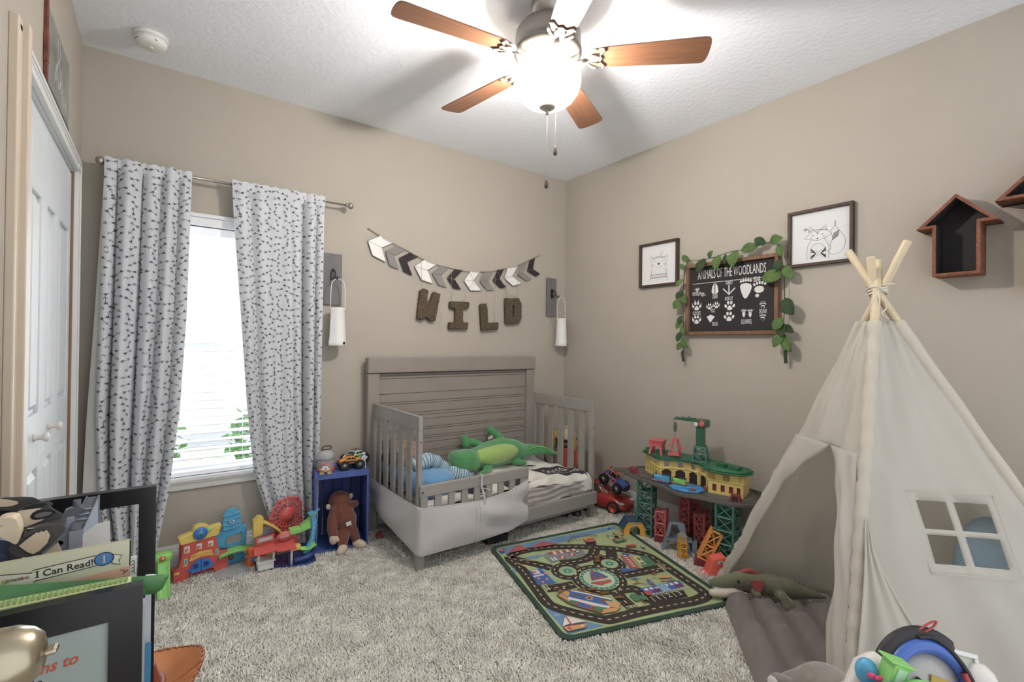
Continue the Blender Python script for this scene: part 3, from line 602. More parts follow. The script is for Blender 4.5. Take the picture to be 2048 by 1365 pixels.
def paw(x, y, s, toes=4, cl=False):
    pad([(x-.020*s, y-.014*s), (x-.010*s, y+.006*s), (x, y+.012*s), (x+.010*s, y+.006*s), (x+.020*s, y-.014*s), (x+.008*s, y-.020*s), (x-.008*s, y-.020*s)])
    for k, (tx_, ty, a) in enumerate(((-.028, .008, .4), (-.011, .030, .1), (.011, .030, -.1), (.028, .008, -.4))): blob(x+tx_*s, y+ty*s, .0085*s, .013*s, a); (cl and blob(x+tx_*1.25*s, y+(ty+.019)*s, .002*s, .006*s, a))
paw(.072, .186, .95, cl=True); paw(.072, .094, .9, cl=True); paw(.166, .180, .62, cl=True); paw(.215, .186, .62, cl=True); paw(.306, .176, .95); paw(.302, .106, .95)
pad([(.146, .120), (.175, .132), (.205, .120), (.178, .086), (.172, .080)])
for ox, oy in ((.398, .130), (.438, .128)):
    pad([(ox-.010, oy-.006), (ox-.008, oy+.010), (ox+.008, oy+.010), (ox+.010, oy-.006), (ox+.002, oy-.024), (ox-.004, oy-.020)])
    for k in range(5): a = pi/2+(k-2)*.4; pad([(ox+.006*math.cos(a+.8), oy+.008+.006*math.sin(a+.8)), (ox+.030*math.cos(a), oy+.008+.024*math.sin(a)), (ox+.006*math.cos(a-.8), oy+.008+.006*math.sin(a-.8))])
for oy, s_ in ((.166, 1), (.095, 1.1)):
    pad([(.510-.010*s_, oy+.004), (.510+.010*s_+.004, oy+.004), (.517, oy-.026*(s_-.6))]); blob(.515, oy+.002, .013, .010)
    for k in range(5): blob(.499+.008*k, oy+.018+.004*math.sin(k*.8), .003, .005); blob(.499+.008*k, oy+.030+.004*math.sin(k*.8), .0012, .003)
b.build('track_artwork', bo)
# felt leaf garland over the sign
mlf = mat('felt_leaf_green', '#52693a', .9, var=.15, scale=30); mlf2 = mat('felt_leaf_dark', '#34452a', .9, var=.15, scale=30)
lg = thing('leaf_garland', 'green felt leaf garland draped over the chalkboard sign', 'garland', (-.045, -1.57, 1.16))
def bp(u, z, off=.045): return (-off, cy-u, cz+z)
path = [(-.012, -.17), (-.006, -.05), (-.012, .09), (-.018, .24), (-.012, .37), (.0, .465), (.035, .505), (.12, .50), (.22, .505), (.33, .525), (.45, .525), (.56, .545), (.61, .525), (.632, .44), (.648, .34), (.652, .18), (.648, .04), (.655, -.06), (.660, -.155)]
b = MB(); P = smoothpath([bp(u, z) for u, z in path], 5); vs = []; fs = []
b.tube(P, .0045, mlf2, 6, sq=.4)
for e, d in ((path[0], -.0), (path[-1], 0)):
    u, z = e; b.grid(lambda a, c: (-.045-.004*math.sin(c*5), cy-(u+(a-.5)*.020), cz+z+.06-c*.075), 2, 6, mlf2)
b.build('stem', lg, )
def leaf(u, z, L, wd, ang, tilt, m):
    c, s_ = math.cos(ang), math.sin(ang); b = MB()
    def f(a, t):
        wv = wd*math.sin(pi*min(1, t*.93+.05))**.75*(1-.25*t); l = t*L; x = (a-.5)*2*wv
        off = .012+.020*math.sin(t*2.2)*tilt+.35*abs(x)
        return (-(.045+off), cy-(u+c*l-s_*x), cz+z+s_*l+c*x)
    b.grid(f, 4, 8, m); b.build('leaf', lg, solid=.0018)
LV = [(.04, .50, .055, .022, 2.4, 1), (.155, .50, .095, .032, -2.0, 1), (.185, .50, .05, .018, .9, 1), (.255, .51, .09, .030, -1.7, 1), (.30, .51, .06, .014, -1.5, 1), (.37, .52, .095, .036, -1.75, 1.2), (.50, .535, .085, .030, -2.9, 1), (.545, .54, .06, .026, 2.6, .8), (.575, .545, .07, .030, .1, 1), (.625, .52, .07, .022, -1.3, .8),
      (.640, .43, .075, .024, -2.0, 1), (.648, .35, .105, .038, -2.9, 1.2), (.650, .39, .085, .030, -.9, .6), (.655, .20, .10, .042, -1.0, 1.2), (.650, .17, .07, .020, -.9, .6), (.648, .09, .075, .030, -2.1, 1), (.646, .07, .085, .024, -1.5, .8), (.65, .0, .08, .028, -2.1, 1), (.655, -.01, .095, .030, -1.1, 1), (.66, .05, .06, .022, -.7, .5),
      (.01, .45, .045, .018, 2.3, 1), (-.01, .38, .06, .018, -2.4, .6), (-.012, .30, .06, .022, -2.2, .8), (-.015, .28, .075, .030, -.9, 1.2), (-.018, .24, .07, .030, -2.3, 1), (-.012, .13, .06, .018, -2.0, .6), (-.01, .10, .065, .022, -2.2, .6), (-.008, .06, .06, .020, -1.2, .8), (-.006, .02, .07, .024, -2.1, .7), (-.004, -.02, .075, .026, -1.0, 1.1), (-.004, -.05, .06, .022, -2.2, .6)]
for i, (u, z, L_, wd, a, tl) in enumerate(LV): leaf(u, z, L_*1.1, wd*1.12, a, tl, (mlf, mlf2, mlf)[i % 3])
# house shaped shelves
mbox = mat('reclaimed_red_wood', '#7b4a36', .7, var=.35, scale=16, stretch=(1, 5, 5), bump=.3); mboxi = mat('shelf_black_inside', '#2a2626', .75)
def house(y0, z0, name, label, k=1):
    M = WB(y0, z0, .001); d = .115
    t = thing(name, label, 'shelf', (-.05, y0-.135, z0), group='house shaped wall shelves')
    out = [(x*k, z*k) for x, z in ((.058, 0), (.218, 0), (.218, .222), (.276, .222), (.138, .362), (0, .222), (.058, .222))]
    b = MB(M)
    th = .013
    def plank(p, q, t1=th):
        dx, dy = q[0]-p[0], q[1]-p[1]; l = math.hypot(dx, dy); n = (-dy/l*t1, dx/l*t1)
        b.prism([p, q, (q[0]+n[0], q[1]+n[1]), (p[0]+n[0], p[1]+n[1])], 0, d, mbox)
    n_o = len(out); inn = []
    for i in range(n_o):
        p0, p1, p2 = Vector(out[i-1]), Vector(out[i]), Vector(out[(i+1) % n_o]); d1 = (p1-p0).normalized(); d2 = (p2-p1).normalized()
        n1 = Vector((-d1.y, d1.x)); n2 = Vector((-d2.y, d2.x)); m_ = (n1+n2).normalized(); inn.append(tuple(p1+m_*(th/max(.35, m_.dot(n1)))))
    for i in range(n_o):
        j = (i+1) % n_o; b.prism([out[i], out[j], inn[j], inn[i]], 0, d, mbox)
        q = MB(M); b.add([(inn[i][0], inn[i][1], .004), (inn[j][0], inn[j][1], .004), (inn[j][0], inn[j][1], d-.006), (inn[i][0], inn[i][1], d-.006)], [(0, 1, 2, 3)], mboxi, False, Matrix.Translation((0, 0, 0)) @ T(.0008*(0 if abs(out[j][0]-out[i][0]) > .001 else (1 if out[i][1] > out[j][1] else -1)), .0008*(1 if out[j][0] > out[i][0] else (-1 if out[j][0] < out[i][0] else 0)), 0))
    b.build('case', t, bevel=.001)
    b = MB(M)
    b.prism([(p[0]*.97+.004, p[1]*.97+.005) for p in out], 0, .004, mboxi); b.build('back_panel', t)
house(-2.53, 1.588, 'house_shelf', 'small brown wooden house shaped shelf with black back, left of the pair')
house(-2.79, 1.885-.222*1.75, 'house_shelf', 'larger brown wooden house shaped shelf cut off by the right edge of the view', 1.75)
# reclaimed wood sign above the closet
t = thing('canvas_sign', 'grey painting in a rough reclaimed wood frame above the closet', 'picture', (-3.255, -.78, 2.10))
M = WC(-.962, 2.135, .0); b = MB()
w_, h_ = .455, .265
mred = mat('rough_red_wood', '#6e3c30', .8, var=.4, scale=20, bump=.6); mdk = mat('rough_dark_wood', '#4c443c', .85, var=.4, scale=20, bump=.6)
b.bb(0, w_, 0, h_, .002, .009, mat('grey_canvas', '#84837d', .85, var=.35, scale=7, detail=6), M); ca = b.build('canvas', t, bevel=.001)
b = MB(); msc = mat('pale_brush', '#bfc0bd', .85)
for p in ([(.20, .25), (.19, .2), (.21, .17)], [(.23, .25), (.24, .2), (.22, .17)], [(.21, .17), (.18, .13), (.17, .08)], [(.22, .17), (.25, .13), (.24, .09)], [(.18, .1), (.22, .07), (.28, .12)], [(.24, .1), (.3, .07), (.34, .04)], [(.17, .14), (.15, .1), (.13, .06)], [(.27, .16), (.3, .11), (.29, .08)], [(.36, .05), (.38, .08), (.37, .03)]): stroke(b, p, .004, msc, M @ T(0, 0, .0094))
b.build('painted_figure', ca)
b = MB(); b.bb(-.024, .0, -.0, h_+.012, 0, .011, mred, M); b.bb(-.029, -.004, .06, h_*.6, 0, .013, mred, M); b.bb(-.024, w_, -.018, 0, 0, .012, mdk, M); b.bb(.05, .3, -.022, -.006, 0, .014, mdk, M); b.build('rough_frame', t, bevel=.002)
# ------------------------------------------------------------------ toddler bed
mgw = mat('grey_painted_wood', '#98938d', .5, var=.05, scale=6, stretch=(1, 1, 10))
mgd = mat('grey_headboard', '#8d847c', .55, var=.05, scale=6, stretch=(1, 8, 1))
mgap = mat('plank_groove', '#3e3936', .8)
bed = thing('toddler_bed', 'grey wooden toddler bed with tall plank headboard and slatted sides', 'bed', (-1.1, -.43, 0))
b = MB(); b.bb(-1.835, -1.755, -.095, -.045, 0, 1.05, mgd); b.build('headboard_post', bed, bevel=.004)
b = MB(); b.bb(-.50, -.42, -.095, -.045, 0, 1.05, mgd); b.build('headboard_post', bed, bevel=.004)
b = MB(); b.bb(-1.838, -.417, -.105, -.04, 1.052, 1.156, mgd); b.build('headboard_cap', bed, bevel=.006)
b = MB(); b.bb(-1.755, -.50, -.060, -.05, .12, 1.052, mgap)
zs = [1.048, 1.028, 1.010, .905, .845, .83, .765, .745, .715, .655, .64, .59, .575, .545, .49, .475, .43, .385, .33, .26, .2, .13]
for a, c in zip(zs[:-1], zs[1:]): b.bb(-1.755, -.50, -.072, -.06, c+.0014, a-.0014, mgd)
b.build('headboard_panel', bed, bevel=.001)
# side stiles of the end panels and arms
def endpanel(xo, xi, s):
    x0, x1 = min(xo, xi), max(xo, xi)
    def part(nm, *a, **k): q = MB(); q.bb(*a, mgw); return q.build(nm, bed, bevel=.003)
    part('side_top_rail', x0, x1, -.80 if s < 0 else -.765, -.04, .770, .853)
    part('side_bottom_rail', x0, x1, -.79 if s < 0 else -.75, -.05, .19, .25)
    part('side_post', x0-.001, x1, -.80 if s < 0 else -.765, -.765 if s < 0 else -.728, .34 if s < 0 else .2, .770)
    part('side_post', x0, x1, -.105, -.04, .0, .770)
    for k in range(5): yc = (-.18-.118*k) if s < 0 else (-.175-.118*k); part('side_slat', x0+.006, x1-.006, yc-.030, yc+.030, .25, .770)
endpanel(-1.80, -1.775, -1); endpanel(-.42, -.393, 1)
b = MB(); b.bb(-1.802, -1.757, -.80, -.755, 0, .34, mgw); b.build('leg', bed, bevel=.004)
b = MB(); b.bb(-.428, -.390, -.768, -.728, 0, .2, mgw); b.build('leg', bed, bevel=.004)
b = MB(); b.bb(-1.80, -.398, -.80, -.772, .115, .205, mgw); b.build('front_rail', bed, bevel=.006)
b = MB(); b.bb(-1.8, -.4, -.77, -.75, .09, .12, mgw); b.bb(-1.76, -.43, -.75, -.06, .165, .185, mgw); b.build('mattress_support', bed)
gr = MB(); gr.bb(-1.798, -1.046, -.825, -.803, .412, .478, mgw); gr = gr.build('guard_rail', bed, bevel=.006)
for k in range(9):
    b = MB(); x = -1.772+.0855*k; b.bb(x-.021, x+.021, -.822, -.808, .21, .414, mgw); b.build('guard_slat', gr, bevel=.002)
b = MB(); b.bb(-1.072, -1.048, -.824, -.804, .21, .41, mgw); b.build('guard_slat', gr, bevel=.002)
msc_ = mat('screw_silver', '#a9a7a5', .3, .8)
b = MB()
for x, z in ((-1.786, .445), (-1.786, .44)): b.cyl((x, -.825, z), (x, -.828, z), .006, msc_)
for z in (.71, ): b.cyl((-1.787, -.80, z), (-1.787, -.8015, z), .004, mgap)
for z in (.66, .57, .30): b.cyl((-.4065, -.765, z), (-.4065, -.7665, z), .004, mgap)
b.build('screw', bed)
# grey liner wrapped around the foot corner
mlin = mat('grey_liner_fabric', '#c2bebd', .92, var=.02, bump=.25, bscale=600, sheen=.2)
def liner(u, s):
    # u 0..1 around the corner, s 0..1 top to bottom
    A, B_ = .74, .75; L_ = A+B_; d = u*L_
    if d < A: x, y, nx, ny = -1.806, -.06-d, -1, 0
    else: x, y, nx, ny = -1.806+(d-A), -.829, 0, -1
    k = min(1, abs(d-A)/.06)
    if d < A: y = min(y, -.06)
    zt = pl([0, .37, .74, .95, 1.15, 1.35, 1.49], [.352, .350, .357, .340, .330, .350, .398], d)
    zb = pl([0, .2, .45, .74, .95, 1.15, 1.35, 1.49], [.215, .150, .125, .098, .100, .098, .108, .150], d)
    dg = max(0, min(1, (d-1.0)/.2)); fo = .012*dg*math.sin(s*7-d*16)*math.sin(pi*s)+.007*(1-dg)*math.sin(d*13+s*4)*math.sin(pi*s)
    bul = fo+math.sin(pi*s)**.8*math.sin(pi*min(1, (d/A if d < A else (d-A)/B_)))*(.030 if d < A else .022)+.004*math.sin(7*s+d*9)*math.sin(pi*s)
    return (x+nx*bul*k, y+ny*bul*k, lerp(zt, zb, s))
ln = thing('bed_liner', 'grey fabric liner tied around the foot corner of the bed', 'fabric liner', (-1.45, -.82, .1))
b = MB(); b.grid(liner, 120, 26, mlin); b.build('fabric', ln, solid=.004)
b = MB()
def edge(s, r, off=0): return [(lambda p: (p[0], p[1]-off, p[2]))(liner(u, s)) for u in np.linspace(0, 1, 80)]
b.tube(edge(.0, .003), .0042, mlin, 6); b.tube(edge(.12, .001), .0015, mlin, 5); b.tube(edge(1, .003), .0035, mlin, 6)
for u in (.735, .752, .998): b.tube([(lambda p: (p[0], p[1]-.003, p[2]))(liner(u, s)) for s in np.linspace(0, 1, 14)], .0022, mlin, 5)
b.build('piping', ln)
b = MB()
for pts in ([(-1.405, -.828, .480), (-1.41, -.832, .43), (-1.408, -.834, .40)], [(-1.408, -.834, .405), (-1.395, -.836, .37), (-1.390, -.838, .33), (-1.398, -.838, .295)], [(-1.408, -.836, .408), (-1.37, -.838, .395), (-1.355, -.838, .385)], [(-1.405, -.826, .480), (-1.40, -.80, .482)]):
    P = smoothpath(pts, 5); b.add([q+Vector((o_, -.002, 0)) for q in P for o_ in (-.007, .007)], [(2*i, 2*i+1, 2*i+3, 2*i+2) for i in range(len(P)-1)], mlin, True)
b.build('ribbon_tie', ln, solid=.002)
# mattress, quilt
msheet = mat('fitted_sheet', '#b8b0a9', .9, var=.18, scale=5, stretch=(1, 3, 24), bump=.4, bscale=30)
b = MB(); b.ell((-1.09, -.43, .255), (.665, .338, .062), msheet, None, 48, 12, .25)
b.grid(lambda u, s: (lerp(-1.1, -.44, u), -.772-.006*math.sin(u*9+s*17)-.004*math.sin(u*31+s*29), lerp(.30, .2, s)+.006*math.sin(u*12)), 50, 10, msheet)
tag(b.build('mattress'), 'small mattress with a rumpled grey striped sheet on the grey bed', 'mattress')
mq = mat('quilt_cream', '#dcd7cf', .92, var=.03, bump=.2, bscale=200, sheen=.2); mqb = mat('quilt_black_patch', '#35303a', .9, var=.1); mqw = mat('quilt_print_white', '#d8d5d0', .9)
def quilt(u, s, off=0):
    x = lerp(-1.72, -.435, u); yy = lerp(-.12, -.93, s)
    pf = .008*math.sin(u*22+2*math.sin(s*6))+.007*math.sin(s*19+u*7)+.004*math.sin(u*53+s*31)
    z = .330+pf+.020*math.sin(pi*min(1, max(0, (u-.45)/.5)))
    drop = 0; edge_ = -.74
    if x > -1.03:
        lim = pl([-1.03, -.8, -.62, -.55, -.48, -.43], [.020, .035, .05, .11, .125, .09], x)
        if yy < edge_: drop = min(edge_-yy, .19)/.19*lim; yy = max(yy, edge_)-.030*min(1, drop/.03)-.010*math.sin(u*40); z = z-drop*1.0
    elif yy < -.73: yy = -.73; z -= .02
    if x > -.46: z -= .02
    return (x, yy, z+off)
ql = thing('quilt', 'cream quilt with black printed patches spread over the bed', 'quilt', (-1.08, -.43, .3))
b = MB(); b.grid(lambda u, s: quilt(u, s), 110, 80, mq); b.build('cover', ql, solid=.012)
b = MB()
def qp(u0, u1, s0, s1, m, off=.0085): b.grid(lambda u, s: quilt(lerp(u0, u1, u)+.02*(s-.5), lerp(s0, s1, s)+.03*(u-.5), off), 24, 18, m)
qp(.73, .965, .50, .80, mqb); qp(.62, .70, .42, .50, mqb); qp(.20, .36, .55, .72, mqb); qp(.44, .60, .55, .76, mqb); qp(.28, .33, .74, .79, mqb); qp(.745, .80, .35, .40, mqb)
def qtext(s, u0, s0, size, sx):
    t = MB(); t.text(s, 1, mqw, Matrix(), .0, sx, align='LEFT'); V = np.array(t.v); b.add([quilt(u0+v[0]*size/1.29, s0-v[1]*size/.81, .0105) for v in V], t.f, mqw)
qtext('COYO', .755, .60, .095, .8); qtext('CREEK', .75, .70, .06, .7); qtext('CAMP', .87, .71, .065, .7)
for (u, s_) in ((.77, .655), (.84, .655), (.90, .60)): qp(u, u+.035, s_, s_+.006, mqw, .0105)
for k in range(5): qp(.62+.02*k, .66+.03*k, .22+.05*k, .235+.05*k, mqb, .0085)
b.build('printed_patches', ql)
# plush alligator lying against the headboard
mgp = mat('green_plush', '#4a8c54', .9, var=.08, scale=20, sheen=.5); mlime = mat('lime_plush', '#98b566', .9, var=.06, sheen=.5)
al = thing('plush_alligator', 'green plush alligator with a lime belly lying on the bed by the headboard', 'stuffed toy', (-.95, -.33, .36))
b = MB()
b.ell((-1.25, -.345, .45), (.095, .084, .070), mgp, None, 20, 12, .55)
b.ell((-1.315, -.35, .438), (.035, .065, .048), mgp, None, 16, 10, .6)
b.limb([(-1.20, -.33, .445), (-1.10, -.32, .445), (-1.0, -.30, .45), (-.88, -.28, .455), (-.76, -.28, .445), (-.66, -.28, .430), (-.56, -.29, .432), (-.47, -.31, .415), (-.385, -.36, .385)], [.064, .080, .098, .102, .086, .055, .042, .029, .011], mgp, 18)
b.ell((-1.17, -.36, .43), (.035, .06, .07), mgp)
for p, r in (([(-1.02, -.22, .50), (-1.07, -.18, .525), (-1.12, -.165, .53)], [.030, .030, .030]), ([(-.83, -.22, .51), (-.84, -.175, .55), (-.865, -.155, .575)], [.032, .030, .028]),
             ([(-1.06, -.38, .375), (-1.12, -.42, .362), (-1.15, -.43, .36)], [.03, .024, .020]), ([(-.80, -.34, .38), (-.77, -.36, .372), (-.73, -.37, .37)], [.028, .022, .020])): b.limb(p, r, mgp, 12)
b.limb([(-1.12, -.165, .51), (-1.13, -.16, .555)], [.032, .030], mgp); b.limb([(-.865, -.155, .56), (-.90, -.15, .60)], [.026, .026], mgp)
b.build('body', al, remesh=.0065, smooth=6)
b = MB(); secs = []
for k in range(25):
    t = k/24; x = lerp(-1.155, -.73, t); r = .094*math.sin(pi*(.18+.74*t))**.7+.004*abs(math.sin(t*pi*11)); yc, zc = lerp(-.325, -.285, t), .448
    secs.append([(x, yc-math.cos(a)*r*1.14+.0, zc+.012+math.sin(a)*r*.80) for a in np.linspace(-.95, 1.05, 12)])
vs = [p for s_ in secs for p in s_]; b.add(vs, [(i*12+j, i*12+j+1, (i+1)*12+j+1, (i+1)*12+j) for i in range(24) for j in range(11)], mlime, True); tag(b.build('belly', al, solid=.008), 'lime ribbed belly')
b = MB(); mlt = mat('lime_piping', '#9fc97a', .9)
b.tube(smoothpath([(-.66, -.335, .455), (-.57, -.33, .462), (-.48, -.34, .44), (-.385, -.372, .385)], 4), .0025, mlt, 6)
b.tube(smoothpath([(-1.30, -.416, .425), (-1.345, -.38, .42), (-1.35, -.35, .45), (-1.30, -.33, .497)], 4), .002, mlt, 6)
b.ell((-1.30, -.375, .488), (.016, .012, .010), mlt); b.ell((-1.275, -.405, .405), (.014, .012, .01), mlt)
b.build('piping', al)
b = MB(); b.box((0, 0, 0), (.022, .003, .045), mat('care_tag', '#c9c3bb', .8), T(-.93, -.205, .55) @ RY(75)); b.build('care_tag', al)
# cushions and clothing at the head of the bed
mbl = mat('blue_fleece', '#6293bb', .92, var=.06, sheen=.5); mstrip = mat('pale_blue_knit', '#a8bfc9', .9, var=.04); mnavy = mat('navy_stripe', '#2f3f5c', .9)
b = MB(); b.ell((-1.585, -.40, .40), (.13, .29, .085), mbl, None, 32, 16, .6)
for yc in (-.155, -.27, -.385, -.50, -.6): b.ell((-1.715, yc, .42), (.045, .055, .075), mbl, None, 16, 10)
tag(b.build('cushion'), 'bright blue plush cushion pressed against the left slats of the bed', 'cushion')
b = MB(); pth = smoothpath([(-1.70, -.50, .50), (-1.60, -.50, .525), (-1.53, -.50, .495), (-1.47, -.52, .44), (-1.38, -.55, .405), (-1.33, -.57, .38)], 6)
b.tube(pth, [.048+.004*math.sin(i*1.3) for i in range(len(pth))], mstrip, 16)
for i in range(2, len(pth)-1):
    a = pth[i]; d_ = (pth[i+1]-pth[i-1]).normalized(); b.tube([a-d_*.0018, a+d_*.0018], [.0495+.004*math.sin(i*1.3)]*2, mnavy, 16, caps=False)
tag(b.build('striped_shirt'), 'pale blue shirt with navy stripes bunched beside the blue cushion', 'clothing')
mpat = mat('pattern_pillow_brown', '#8f7a6c', .9, var=.5, scale=30)
b = MB(); b.ell((-1.66, -.26, .53), (.09, .17, .10), mpat, None, 24, 14, .7)
for k in range(16): y, z = -.12-.30*rng.random(), .49+.11*rng.random(); b.box((0, 0, 0), (.004, .03, .02), (mat('cream_patch', '#d5cec2', .9), mat('dark_patch', '#3d3a3c', .9), mat('green_patch', '#7d8f5c', .9))[k % 3], T(-1.752+.02*abs(math.sin(k)), y, z) @ RX(k*37))
tag(b.build('patterned_pillow'), 'brown pillow with cream and dark patches behind the left bed slats', 'pillow')
# generic plush doll sitting between the bed and the right wall
mcr = mat('cream_plush', '#cfc1a6', .92, sheen=.4); myel = mat('yellow_plush', '#c9a544', .92, sheen=.4); mrd = mat('red_plush', '#b04a45', .92, sheen=.4)
dl = thing('plush_doll', 'plush doll in red with a cream cap and yellow sides, behind the right bed slats', 'stuffed toy', (-.23, -.30, 0))
b = MB(); b.limb([(-.23, -.30, .12), (-.23, -.30, .28), (-.23, -.29, .40)], [.11, .10, .085], mrd, 18); b.limb([(-.23, -.38, .38), (-.27, -.41, .33), (-.30, -.42, .26)], [.04, .038, .034], mrd); b.limb([(-.24, -.30, .06), (-.31, -.34, .05)], [.05, .042], mrd); b.build('body', dl, remesh=.008)
b = MB(); b.ell((-.23, -.285, .50), (.085, .085, .09), mcr, None, 20, 12); b.build('head', dl)
b = MB(); b.lathe([(.088, 0), (.090, .022), (.088, .024)], mblk, 24, T(-.23, -.285, .465)); b.lathe([(.087, 0), (.087, .018)], mblk, 24, T(-.23, -.285, .425)); b.build('band', dl)
b = MB(); b.ell((-.25, -.385, .46), (.03, .035, .075), myel); b.ell((-.25, -.17, .46), (.03, .035, .075), myel); b.build('ear', dl)
b = MB(); b.ell((-.27, -.12, .36), (.03, .06, .10), myel); b.build('sleeve', dl)
# under-bed storage
mub = mat('black_plastic', '#26272c', .5, var=.1)
for i, (x0, x1, y0, y1, h_, m, lab) in enumerate(((-1.66, -1.34, -.60, -.14, .085, mub, 'flat black case under the left end of the bed'), (-1.30, -1.14, -.74, -.40, .05, mub, 'narrow black case under the bed behind the liner'), (-1.08, -.80, -.50, -.12, .07, mat('navy_plastic', '#27324f', .5), 'navy blue plastic box under the middle of the bed'))):
    t = thing('storage_case', lab, 'storage case', ((x0+x1)/2, (y0+y1)/2, 0)); b = MB(); b.bb(x0, x1, y0, y1, .002, h_*.7, m); b.build('base', t, bevel=.008); b = MB(); b.bb(x0-.004, x1+.004, y0-.004, y1+.004, h_*.7, h_, m); b.build('lid', t, bevel=.008); b = MB(); b.bb((x0+x1)/2-.03, (x0+x1)/2+.03, y0-.014, y0-.004, h_*.45, h_*.65, m); b.build('handle', t, bevel=.003)
# ------------------------------------------------------------------ crate and things on it
mcrt = mat('blue_painted_crate', '#475c9c', .55, var=.12, scale=10, stretch=(1, 1, .3)); mcrd = mat('blue_crate_inside_shade', '#35417a', .6, var=.12, scale=10)  # inner slats repeat the crate blue, darkened to paint in shade
ct = thing('wooden_crate', 'blue painted wooden crate standing on end between curtain and bed', 'crate', (-2.03, -.15, 0))
M = T(-2.03, -.155, 0) @ RZ(-9)
def cpart(nm, *a, m=mcrt): b = MB(M); b.bb(*a, m); b.build(nm, ct, bevel=.002)
cpart('side', -.155, -.143, -.13, .13, 0, .474); cpart('side', .143, .155, -.13, .13, 0, .474)
cpart('top', -.155, .155, -.13, .13, .462, .475); cpart('bottom', -.155, .155, -.13, .13, .004, .018)
cpart('top_rim', -.155, .155, -.134, -.128, .440, .475)
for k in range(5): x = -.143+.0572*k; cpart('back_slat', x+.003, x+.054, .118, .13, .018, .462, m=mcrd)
# plush monkey slumped into the crate, seen from behind
mbr = mat('brown_plush', '#6b3c2c', .95, var=.12, scale=25, bump=.3, bscale=300, sheen=.4); mtn = mat('cream_fleece', '#cdb9a4', .95, sheen=.3)
mk = thing('plush_monkey', 'brown plush monkey with cream hands and feet, seen from behind in the crate', 'stuffed toy', (-2.02, -.25, 0))
b = MB()
b.ell((-2.032, -.165, .268), (.066, .060, .060), mbr); 
b.limb([(-2.035, -.19, .245), (-2.025, -.215, .205), (-2.015, -.235, .165), (-2.01, -.24, .135)], [.045, .062, .068, .058], mbr, 16)
b.limb([(-2.07, -.21, .225), (-2.095, -.235, .18), (-2.105, -.26, .135), (-2.10, -.28, .105)], [.032, .031, .030, .028], mbr)
b.limb([(-1.99, -.21, .235), (-1.96, -.20, .240), (-1.935, -.18, .235)], [.027, .024, .022], mbr)
b.limb([(-2.025, -.245, .13), (-2.04, -.28, .085), (-2.055, -.31, .045)], [.038, .034, .029], mbr)
b.limb([(-1.99, -.245, .13), (-1.975, -.27, .09), (-1.965, -.29, .04)], [.034, .030, .025], mbr)
b.build('body', mk, remesh=.005, smooth=5)
b = MB(); b.ell((-2.102, -.290, .085), (.026, .022, .034), mtn); b.limb([(-2.085, -.295, .09), (-2.078, -.30, .075)], [.010, .009], mtn); b.build('hand', mk, remesh=.003)
for x, y, s in ((-2.062, -.335, -1), (-1.955, -.315, 1)):
    b = MB(); b.limb([(x+.012*-s, y+.02, .03), (x+.0*s, y, .030), (x+.018*s, y-.016, .026)], [.024, .028, .022], mtn, 14); b.build('foot', mk, remesh=.004)
for x, z, s in ((-2.102, .242, -1), (-1.967, .285, 1)):
    b = MB(); b.ell((0, 0, 0), (.015, .008, .020), mtn, T(x, -.175, z) @ RY(20*s)); b.build('ear', mk)
b = MB(); b.box((0, 0, 0), (.030, .002, .026), mpaper, T(-2.02, -.311, .165) @ RZ(-8) @ RY(-14) @ RX(10)); b.build('care_tag', mk)
